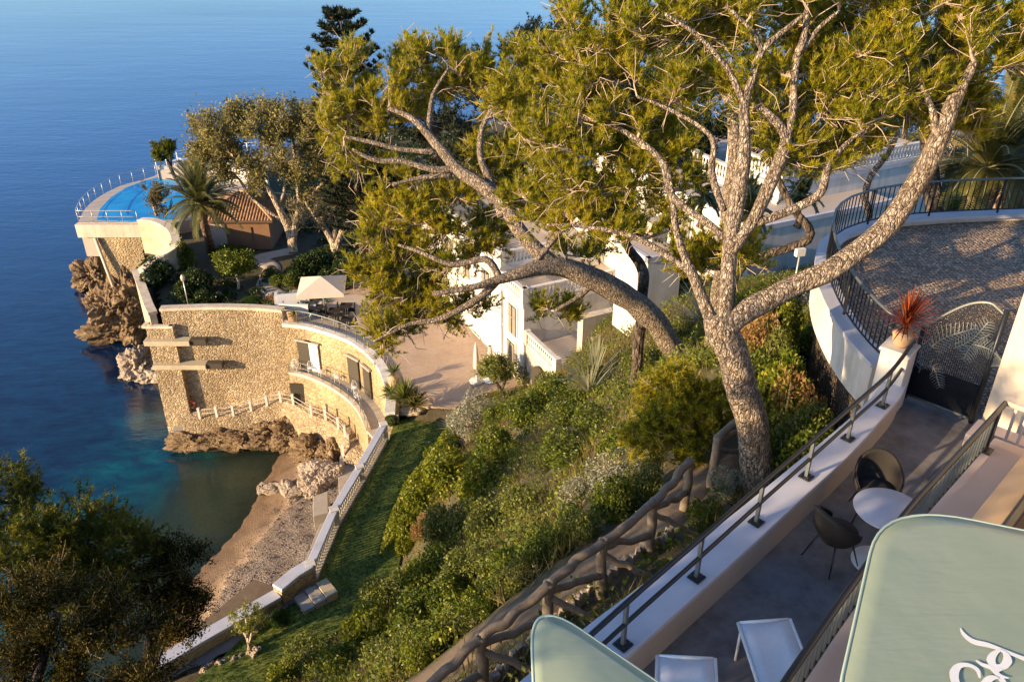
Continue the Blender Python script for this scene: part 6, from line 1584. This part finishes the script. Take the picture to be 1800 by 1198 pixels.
# ------------------------------------------------------------------ shrubs
def shrub_proto(kind, seed):
    rg = np.random.default_rng(seed)
    mat, n, size, asp, lumps, stems = {
     'green': ('leaf_green', 5200, .085, .6, 9, 1), 'bright': ('leaf_bright', 5200, .10, .6, 8, 1), 'olive': ('leaf_olive', 5200, .08, .5, 10, 1), 'silver': ('leaf_silver', 5200, .07, .45, 11, 1),
     'dark': ('leaf_dark', 6500, .11, .6, 9, 1), 'hedge': ('leaf_hedge', 9000, .055, .7, 3, 0), 'dry': ('leaf_dry', 4000, .09, .5, 10, 1)}[kind]
    cs = ellips(lumps, rg, .5) * np.array([.62, .62, .42]) + np.array([0, 0, .45]); rs = rg.uniform(.32, .52, lumps) if kind != 'hedge' else np.full(lumps, .6)
    if kind == 'hedge': cs = np.array([[0, 0, .45]] * lumps) + rg.normal(0, .05, (lumps, 3))
    i = rg.integers(0, lumps, n); P = cs[i] + ellips(n, rg, .72 if kind != 'hedge' else .88) * rs[i][:, None]
    out = unit(P - cs[i]); P = P[P[:, 2] > .02]; out = out[:len(P)]
    spk = rg.random(len(P)) < .12; P[spk] += np.array([0, 0, 1]) * rg.uniform(0, .16, (spk.sum(), 1)) if kind != 'hedge' else 0
    V, Fn, T = leafq(P, size, rg, asp=asp, tint=np.clip(rg.normal(.45, .28, len(P)), 0, 1))
    lm = big_mesh('leaves', V, Fn, M[mat], {'tint': T}); sm = None
    if stems:
        k = 60; j = rg.integers(0, lumps, k); E = cs[j] + ellips(k, rg, .9) * rs[j][:, None] * 1.02; A = np.tile(np.array([[0, 0, -.05]]), (k, 1)) + rg.normal(0, .05, (k, 3)); mid = A + (E - A) * .5 + np.array([0, 0, .12])
        V, Fq = sticks(np.r_[A, mid], np.r_[mid, E], np.r_[np.full(k, .014), np.full(k, .009)], np.r_[np.full(k, .009), np.full(k, .004)], 3); sm = big_mesh('stems', V, Fq, M['twig'])
    return lm, sm
PROTO = {k: [shrub_proto(k, 100 + i * 10 + j) for j in range(2)] for i, k in enumerate(('green', 'bright', 'olive', 'silver', 'dark', 'hedge', 'dry'))}
srr = random.Random(77); scount = [0]
def shrub(kind, loc, r, label, h=None, group=None, name='shrub', cat='shrub'):
    h = h or r; lm, sm = PROTO[kind][scount[0] % 2]; scount[0] += 1
    t = empty(name, loc, srr.uniform(0, 6.28), label, cat, group); t.scale = (r, r, h)
    link_mesh('leaves', lm, None, t); 
    if sm: link_mesh('stems', sm, None, t)
    return t
def shrub_px(kind, px, py, rpx, label, hpx=None, z=None, **kw):
    hp = hpx or rpx
    p = hit(px, py + hp * .45) if z is None else at(px, py + hp * .45, z)
    t_ = p.y * CP - (p.z - H) * SP; r = rpx * t_ / F
    return shrub(kind, p - Vector((0, 0, .05)), r * (1.12 if z is None else 1), label, hp * t_ / F * (1.5 if z is None else 1.05), **kw)
LST = [
 # the garden platform
 ('dark',283,480,44,'dark rounded shrub against the slanting garden parapet',38),('green',325,455,24,'tall narrow green hedge plant at the left of the palm trunk',58),('dark',345,500,40,'dark evergreen mass under the palm',40),
 ('dark',545,470,58,'broad dark glossy shrub in the middle of the garden',40),('dark',605,480,46,'dark shrub at the right end of the garden hedge',36),('green',500,492,26,'green shrub at the left end of the broad dark hedge',22),
 ('green',410,440,34,'layered green shrub in front of the pool house door',16),('dark',362,520,28,'low dark shrub beside the garden lamp',20),('silver',352,518,13,'small silvery plant right of the garden lamp',12),('silver',384,518,13,'second silvery plant near the lawn edge in the garden',12),
 ('hedge',337,530,16,'low clipped green edging left of the lamp post',9),('green',300,410,22,'green shrub behind the pool parapet',20),('dry',478,527,26,'low reddish green hedge along the cove wall top',10),('hedge',440,527,28,'low clipped hedge in the sunlit strip of the garden',8),
 ('dark',640,455,34,'shaded shrub below the plane tree group',26),('green',480,478,20,'small bright edged bush beside the garden path',16),
 # the courtyard edge and lawn
 ('hedge',688,738,17,'small clipped green ball at the top end of the sea balustrade',14),('hedge',493,1088,26,'clipped round green bush on the lower lawn',20),
 ('silver',835,735,52,'big grey green shrub at the courtyard corner of the lawn',44),('dark',795,800,26,'small dark bush by the big stone at the lawn edge',22),('green',870,735,28,'dark green shrub right of the grey green corner shrub',26),
 ('silver',1022,602,34,'rounded grey green shrub before the balustraded wing',30),('green',930,660,34,'green shrub at the foot of the cream wing',26),('green',965,690,40,'leafy shrub climbing towards the white wing',30),
 # the sunlit belt of shrubs along the lawn
 ('bright',790,835,60,'brightest yellow green shrub overlooking the lawn',44),('bright',850,850,55,'yellow green shrub right of the brightest one',44),('bright',745,885,46,'yellow green shrub spilling over the hedge line at the lawn',40),('bright',712,945,34,'yellow green shrub low on the lawn side of the slope',40),
 ('green',880,800,55,'deep green shrub below the small twisted tree',40),('green',930,730,45,'green shrub higher on the slope above the twisted tree',36),('dry',748,935,30,'patch of dry reddish shrub on the slope above the lawn',28),
 ('olive',800,930,60,'olive shrub behind the dry patch',48),('olive',870,930,66,'tall olive green shrub in the middle of the slope',56),('olive',930,900,56,'olive green shrub with pale tips near the silvery bushes',46),('green',760,1010,62,'green shrub above the bend of the lawn',50),
 ('olive',840,1010,66,'large olive green shrub beside the log fence',56),('olive',690,1050,60,'olive shrub with bare twigs at the lawn end',50),('green',760,1090,70,'leafy green shrub in the lower middle of the slope',56),('bright',650,1120,64,'light green shrub at the bottom edge of the lawn',50),
 ('olive',560,1160,60,'light green shrub at the bottom left end of the slope',44),('green',620,1180,66,'green shrub at the bottom edge below the lawn',50),('olive',700,1160,70,'olive shrub at the bottom edge left of the fence',56),('green',800,1060,56,'shaded green shrub left of the log fence',44),
 ('bright',510,1190,40,'bright bush at the very bottom beside the lower lawn',28),('green',900,1000,50,'green shrub hanging over the log fence',40),
 ('silver',1085,850,66,'silvery flowering bush above the log fence',44),('silver',1020,870,46,'silvery bush left of the flowering one',34),('bright',1010,920,44,'yellow green bush below the silvery bushes',34),('green',950,960,50,'dark green bush behind the highest fence rail',36),
 ('green',1020,790,70,'dark green shrub in the shadowed fold of the slope',30),('olive',960,810,50,'olive shrub at the foot of the shadowed fold',30),('green',1060,740,56,'low green shrub in the upper fold of the slope',26),('olive',1110,690,50,'low olive shrub on the sunlit ridge by the arching trunk',24),
 ('green',1000,720,50,'green shrub in the middle of the upper slope',28),('olive',1050,670,46,'olive shrub high on the slope left of the arching trunk',24),('olive',1130,640,44,'olive shrub at the foot of the arching trunk',26),
 ('green',1090,780,50,'deep green shrub left of the small pine bush',30),
 # beside the terrace wall and the drive
 ('silver',1278,850,38,'grey green bush at the foot of the great pine',36),('green',1235,915,38,'dark green spiky bush by the terrace wall',34),('green',1410,770,44,'leafy bush with pale leaves right of the great pine trunk',34),('dry',1390,790,30,'reddish bush against the terrace wall',24),
 ('bright',1480,690,26,'bright green plant in the corner below the driveway wall',26),('olive',1520,690,30,'olive plant beneath the end of the white driveway wall',22),('green',1440,610,40,'green shrub below the curved white driveway wall',36),('bright',1395,585,38,'yellow green shrub left of the driveway wall',34),
 ('silver',1410,535,38,'grey green shrub behind the floodlight pole',28),('dark',1390,640,40,'dark shrub behind the sunlit fence posts',30),('bright',1437,455,14,'small yellow green shoot left of the driveway railing',26),('dry',1470,610,30,'dry brown creeper under the driveway wall',44),
 ('dark',1185,490,34,'dark hedge behind the white corner block',44),('green',1330,540,44,'green shrub behind the right limb of the great pine',36),('olive',1180,590,46,'olive shrub behind the arching trunk',30),('olive',1240,600,36,'tall grass like shrub between the trunks',40),
 ('dry',1490,650,34,'dry hanging creeper near the end of the white driveway wall',40),('olive',1455,640,30,'olive bush under the middle of the driveway wall',34),('bright',1520,700,24,'small bright plant between the wall corner and the path kerb',20),
 # behind the drive
 ('dry',1500,345,42,'tall orange brown hedge behind the left end of the drive railing',46),('dry',1545,330,34,'orange brown bush behind the slender pale pine',40),('olive',1600,360,40,'olive hedge behind the drive railing',30),('green',1680,370,50,'green hedge under the dark palm',30),('dry',1770,360,44,'dry bush at the right end of the driveway railing',34),('olive',1560,380,40,'low olive bush just outside the drive wall',24),
]
for e in LST:
    k, px, py, r, lb, hp = e
    shrub_px(k, px, py, r, lb, hp, z=9.5 if (py < 535 and px < 700) else None)

for i, f in enumerate(np.linspace(.03, .42, 9)):
    P_ = offset(poly2(DRIVE), .85); q_ = P_[int(f * (len(P_) - 1))]
    shrub(('green', 'olive', 'dry', 'bright')[i % 4], Vector((q_[0], q_[1], 27.4)), .75, ('first', 'second', 'third', 'fourth', 'fifth', 'sixth', 'seventh', 'eighth', 'ninth')[i] + ' bush along the foot of the curved driveway wall counted from the gate pillar', 1.25, 'bushes along the driveway wall')
for i, (px, py) in enumerate([(1130,850),(1080,890),(1020,935),(960,975),(905,1020),(850,1065),(800,1105),(745,1150)]):
    shrub_px(('olive', 'green')[i % 2], px, py, 46, ('first', 'second', 'third', 'fourth', 'fifth', 'sixth', 'seventh', 'eighth')[i] + ' tall bush behind the log fence counted down from the great pine', 48, group='tall bushes behind the log fence')

# long clipped hedge on the lawn border
m_pts = [hit(*c) for c in ((790,775),(765,815),(735,850),(715,890),(700,930),(690,975))]
pth = smooth_path(m_pts, 8); rgh = np.random.default_rng(12); P = []
for p in resample(pth, .04):
    for _ in range(26):
        a = rgh.uniform(0, np.pi); P.append((p.x + .55 * np.cos(a) * rgh.uniform(.85, 1.1), p.y + rgh.normal(0, .1) + .3 * np.cos(a), ground(p.x, p.y) + .75 * np.sin(a) * rgh.uniform(.85, 1.15)))
P = np.array(P); b0_ = P.mean(0); V, Fn, T = leafq(P - b0_, .11, rgh, asp=.65)
o = link_mesh('border_hedge', big_mesh('border_hedge', V, Fn, M['leaf_bright'], {'tint': T}), None, None, tuple(b0_)); tag(o, 'long low hedge following the curved border between lawn and slope', 'hedge')
# small pine bush in front of the great pine
b = hit(1200, 800) + Vector((0, -.3, 0)); t_ = b.y * CP - (b.z - H) * SP
tree('dwarf_pine', 'dense bushy young pine in front of the great pine trunk', 'tree', tuple(b), [PXL([(1215,790,t_,12),(1208,750,t_-.2,10),(1200,710,t_-.4,8)])],
     [CL(1200,735,95,60,t_-.6,46),CL(1180,690,60,40,t_-.7,16),CL(1250,720,50,40,t_-.6,12),CL(1140,750,50,45,t_-.6,14),CL(1190,790,60,30,t_-.7,12)], 91, twigm='twig', leafm='needle', tw_n=15, tw_len=.35, nl=.10, nw=.014, per=12)
b = hit(884, 700); t_ = b.y * CP - (b.z - H) * SP
tree('twisted_tree', 'small twisted tree with a grey green crown in front of the cream wing', 'tree', tuple(b), [PXL([(886,702,t_,9),(880,685,t_,8),(870,670,t_,6),(855,655,t_,4)]),PXL([(880,688,t_,6),(890,665,t_,4)])],
     [CL(873,648,34,20,t_,26)], 92, barkm='bark_dark', twigm='bark_dark', leafm='leaf_olive', kind='leaf', tw_n=10, tw_len=.5, nl=.08, nw=.12, per=6, tuft=4)
b = hit(412, 492); b = at(418, 508, 9.6); t_ = b.y * CP - (b.z - H) * SP
tree('garden_tree', 'small round headed tree on a thin trunk in the middle of the garden', 'tree', tuple(b), [PXL([(419,508,t_,5),(419,490,t_,5),(412,475,t_,4)])],
     [CL(408,465,38,20,t_,34)], 93, barkm='bark_pale', twigm='bark_dark', leafm='leaf_green', kind='leaf', tw_n=10, tw_len=.7, nl=.12, nw=.17, per=6, tuft=4)
b = hit(440, 1150); t_ = b.y * CP - (b.z - H) * SP
tree('frangipani', 'small tree with thick pale bare branches beside the lower wall', 'tree', tuple(b), [PXL([(438,1150,t_,9),(437,1130,t_,8),(430,1112,t_,6),(415,1098,t_,4)]),PXL([(437,1130,t_,7),(445,1108,t_,5),(455,1090,t_,3)]),PXL([(436,1125,t_,5),(434,1100,t_,4),(432,1082,t_,3)]),PXL([(445,1110,t_,4),(462,1103,t_,3)])],
     [CL(436,1088,36,22,t_,60)], 94, barkm='bark_pale', twigm='bark_pale', leafm='leaf_bright', kind='leaf', tw_n=5, tw_len=.3, nl=.05, nw=.08, per=3, tuft=3)
rock(hit(448, 1152), (.3, .28, .35), 51, 'pale rock at the foot of the bare branched small tree', None, 'rock_pale', 4)
for i, (px, py) in enumerate([(370,1172),(385,1170),(398,1165),(410,1160),(425,1158),(360,1178)]):
    rock(hit(px, py), (.22, .2, .18), 52 + i, ('first','second','third','fourth','fifth','last')[i] + ' of the small edging stones along the lower path', 'edging stones of the lower path', 'rock_pale', 3)
rock(hit(778, 812) + Vector((0, 0, .2)), (.6, .8, .6), 60, 'large smooth grey boulder at the edge of the lawn', None, 'rock_pale', 4, .15)
# agaves and rough tufts
def tuft_plant(px, py, L, n, wd, mat, label, name='agave', spread=(.2, 1.5), droop=.3, z=None, dz=0):
    p = hit(px, py) if z is None else at(px, py, z); rg = np.random.default_rng(int(px * 3 + py))
    V_, F_, T_ = blades(n, rg, L, wd, spread, droop, 5); t = empty(name, p + Vector((0, 0, dz)), label=label, cat='plant')
    link_mesh('leaves', big_mesh('leaves', V_, F_, M[mat], {'tint': T_}), None, t)
for a in [(1240,585,1.7,80,.05,'agave','tall clump of pale sword leaves behind the pine trunks'),(1045,680,1.7,60,.07,'agave','pale dry agave in the middle of the upper slope'),(1035,705,1.5,50,.06,'agave','smaller pale agave below the dry one on the slope'),
          (1110,560,1.1,60,.07,'leaf_olive','olive yucca right of the cream garden wall'),(1085,575,1.0,50,.07,'leaf_olive','low yucca behind the cream garden wall'),
          (1340,610,.8,60,.04,'agave','clump of sword leaves right of the great pine fork'),(800,760,1.2,50,.07,'leaf_silver','spiky silvery plant at the left of the corner shrub')]:
    tuft_plant(*a, dz=.3)
tuft_plant(712, 700, 1.3, 120, .12, 'leaf_olive', 'shaggy yucca clump where the white coping meets the lawn', z=10.2); tuft_plant(728, 712, 1.1, 90, .12, 'dry_grass', 'dry shaggy yucca at the corner of the courtyard', z=9.9)
tuft_plant(690, 692, .9, 70, .1, 'leaf_olive', 'small shaggy yucca behind the clipped ball', z=9.9)
tuft_plant(693, 654, .7, 50, .07, 'leaf_olive', 'agave in the stone urn on the coping', z=10.3); tuft_plant(517, 553, .6, 40, .06, 'leaf_green', 'spiky plant in the large terracotta pot', z=10.4)
tuft_plant(597, 649, .6, 40, .06, 'leaf_green', 'leafy plant in the pot on the stone gallery', z=6.7)
rock(at(722, 722, 9.3), (.9, .5, .3), 63, 'flat pale stones under the shaggy yuccas', None, 'rock_pale', 4)
rock(at(748, 712, 9.3), (.6, .5, .35), 64, 'pale stone at the corner between courtyard and lawn', None, 'rock_pale', 4)

# ------------------------------------------------------------------ undergrowth of the slope, lawn blades (nobody could count them)
ug = np.random.default_rng(5)
def scatter(n, test, rgx=(-14, 24), rgy=(3, 44)):
    X = ug.uniform(*rgx, n); Y = ug.uniform(*rgy, n)
    i = ((X - gx[0]) / step).astype(int); j = ((Y - gy[0]) / step).astype(int); Z = TZ[j, i]
    k = test(X, Y, Z); return X[k], Y[k]
path_c = np.array([tuple(hit(*c)) for c in ((690,1240),(840,1130),(960,1060),(1080,990),(1150,920),(1210,850),(1290,790),(1370,735),(1430,700),(1470,690))])
def far_path(X, Y):
    D = np.full(X.shape, 1e9)
    for a, b in zip(path_c, path_c[1:]):
        dx, dy = b[0] - a[0], b[1] - a[1]; t = np.clip(((X - a[0]) * dx + (Y - a[1]) * dy) / (dx * dx + dy * dy), 0, 1); D = np.minimum(D, np.hypot(X - a[0] - t * dx, Y - a[1] - t * dy))
    return D
def house_free(X, Y):
    ok = np.ones(X.shape, bool)
    for o_, u0, u1, v0, v1 in ((ho, -.4, 9, -4, 12.5),):
        rx, ry = X - o_.x, Y - o_.y; u = rx * E2.x + ry * E2.y; v = rx * E1.x + ry * E1.y; ok &= ~((u > u0) & (u < u1) & (v > v0) & (v < v1))
    return ok
def slope_ok(X, Y, Z):
    return (Z > 9.35) & (pdist(land, X, Y) < -.4) & (pdist(lawn_poly, X, Y) > .1) & (pdist(court_poly, X, Y) > .25) & (pdist(terr_poly, X, Y) > .05) & (pdist(drive_poly, X, Y) > .1) & house_free(X, Y) & (Y < 46)
def gz(X, Y): return np.array([ground(x, y) for x, y in zip(X, Y)])
def mounds(name, n, rad, hgt, per, leaf, mat, label, minpath=.6, asp=.55, sel=None, rgx=(-14, 24), rgy=(3, 44)):
    X, Y = scatter(n, lambda x, y, z: slope_ok(x, y, z) & (far_path(x, y) > minpath) & (True if sel is None else sel(x, y)), rgx, rgy)
    Z = gz(X, Y); C = np.stack([X, Y, Z], 1); r = ug.uniform(*rad, len(C)); i = np.repeat(np.arange(len(C)), per)
    e = ellips(len(i), ug, .7); e[:, 2] = np.abs(e[:, 2]); P = C[i] + e * np.stack([r[i], r[i], r[i] * hgt], 1)
    T = np.clip(ug.random(len(C))[i] * .5 + ug.random(len(i)) * .5, 0, 1); b0 = C.mean(0)
    V, Fn, T = leafq(P - b0, leaf, ug, asp=asp, tint=T); o = link_mesh(name, big_mesh(name, V, Fn, M[mat], {'tint': T}), None, None, tuple(b0)); return tag(o, label, 'undergrowth', kind='stuff')
def wave(X, Y, a, b): return np.sin(X * a + Y * b) + .6 * np.sin(X * .9 - Y * .5 + 1)
mounds('green_undergrowth', 2700, (.35, .75), .9, 90, .10, 'leaf_green', 'mixed green undergrowth covering the slope', sel=lambda x, y: wave(x, y, .5, .8) > -.4)
mounds('olive_undergrowth', 2600, (.35, .7), .9, 90, .09, 'leaf_olive', 'olive undergrowth covering the sunlit parts of the slope', sel=lambda x, y: wave(x, y, .5, .8) < .3)
mounds('bright_undergrowth', 1500, (.3, .6), .9, 90, .08, 'leaf_bright', 'light green undergrowth in patches on the slope', sel=lambda x, y: wave(x, y, .7, .4) > .5)
mounds('border_plants', 420, (.1, .22), .9, 40, .05, 'leaf_green', 'small bedding plants between path and terrace wall', minpath=.55, sel=lambda x, y: pdist(terr_poly, x, y) < 1.4, rgx=(-4, 8), rgy=(3, 13))
mounds('wood_floor', 1500, (.5, 1.1), .5, 90, .16, 'leaf_dark', 'dark shrubbery on the ground under the far trees', rgx=(-28, 58), rgy=(46, 98), sel=None) if False else None
def grass(name, n, L, wd, mat, label, sel, rgx, rgy, flat=None, spread=.5):
    X, Y = scatter(n, sel, rgx, rgy); Z = gz(X, Y) if flat is None else np.full(len(X), flat)
    P = np.stack([X, Y, Z], 1); b0 = P.mean(0); D = unit(np.tile(np.array([[0, 0, 1.0]]), (len(P), 1)) + ug.normal(0, spread * .5, P.shape))
    V, Fn, T = needles(P - b0, D, L, wd, 7, ug, spread); o = link_mesh(name, big_mesh(name, V, Fn, M[mat], {'tint': T}), None, None, tuple(b0)); return tag(o, label, 'grass', kind='stuff')
grass('dry_grass', 30000, .55, .022, 'dry_grass', 'long dry grass growing between the shrubs of the slope', lambda x, y, z: slope_ok(x, y, z) & (far_path(x, y) > .8) & (wave(x, y, .4, -.7) > -.3), (-14, 24), (5, 44), spread=.45)
grass('tall_stems', 1500, .8, .016, 'dry_grass', 'tall dry flower stems standing above the slope shrubs', lambda x, y, z: slope_ok(x, y, z) & (far_path(x, y) > .8) & (wave(x, y, -.6, .9) > .2), (-10, 16), (6, 36), spread=.3)
grass('lawn_blades', 42000, .09, .014, 'leaf_hedge', 'short mown grass of the lawn', lambda x, y, z: pdist(lawn_poly, x, y) < -.05, (-16, -2), (18, 44), flat=LZ, spread=.5)
# far garden floor
X = ug.uniform(-28, 50, 9000); Y = ug.uniform(50, 98, 9000); k = (pdist(land, X, Y) < -2) & (pdist(court_poly, X, Y) > .6) & house_free(X, Y) & ~((X > -32) & (X < -16) & (Y > 57) & (Y < 66)) & (X > -34)
k &= ~((X < -22) & (Y > 60)); X, Y = X[k], Y[k]
C = np.stack([X, Y, gz(X, Y)], 1)[:2600]; i = np.repeat(np.arange(len(C)), 60); r = ug.uniform(.5, 1.2, len(C)); e = ellips(len(i), ug, .7); e[:, 2] = np.abs(e[:, 2])
P = C[i] + e * (r[i] * np.array([[1], [1], [.6]])).T; b0 = C.mean(0)
V, Fn, T = leafq(P - b0, .24, ug, tint=ug.random(len(i))); tag(link_mesh('far_shrubbery', big_mesh('far_shrubbery', V, Fn, M['leaf_dark'], {'tint': T}), None, None, tuple(b0)), 'dark shrubbery covering the ground under the far trees', 'undergrowth', kind='stuff')
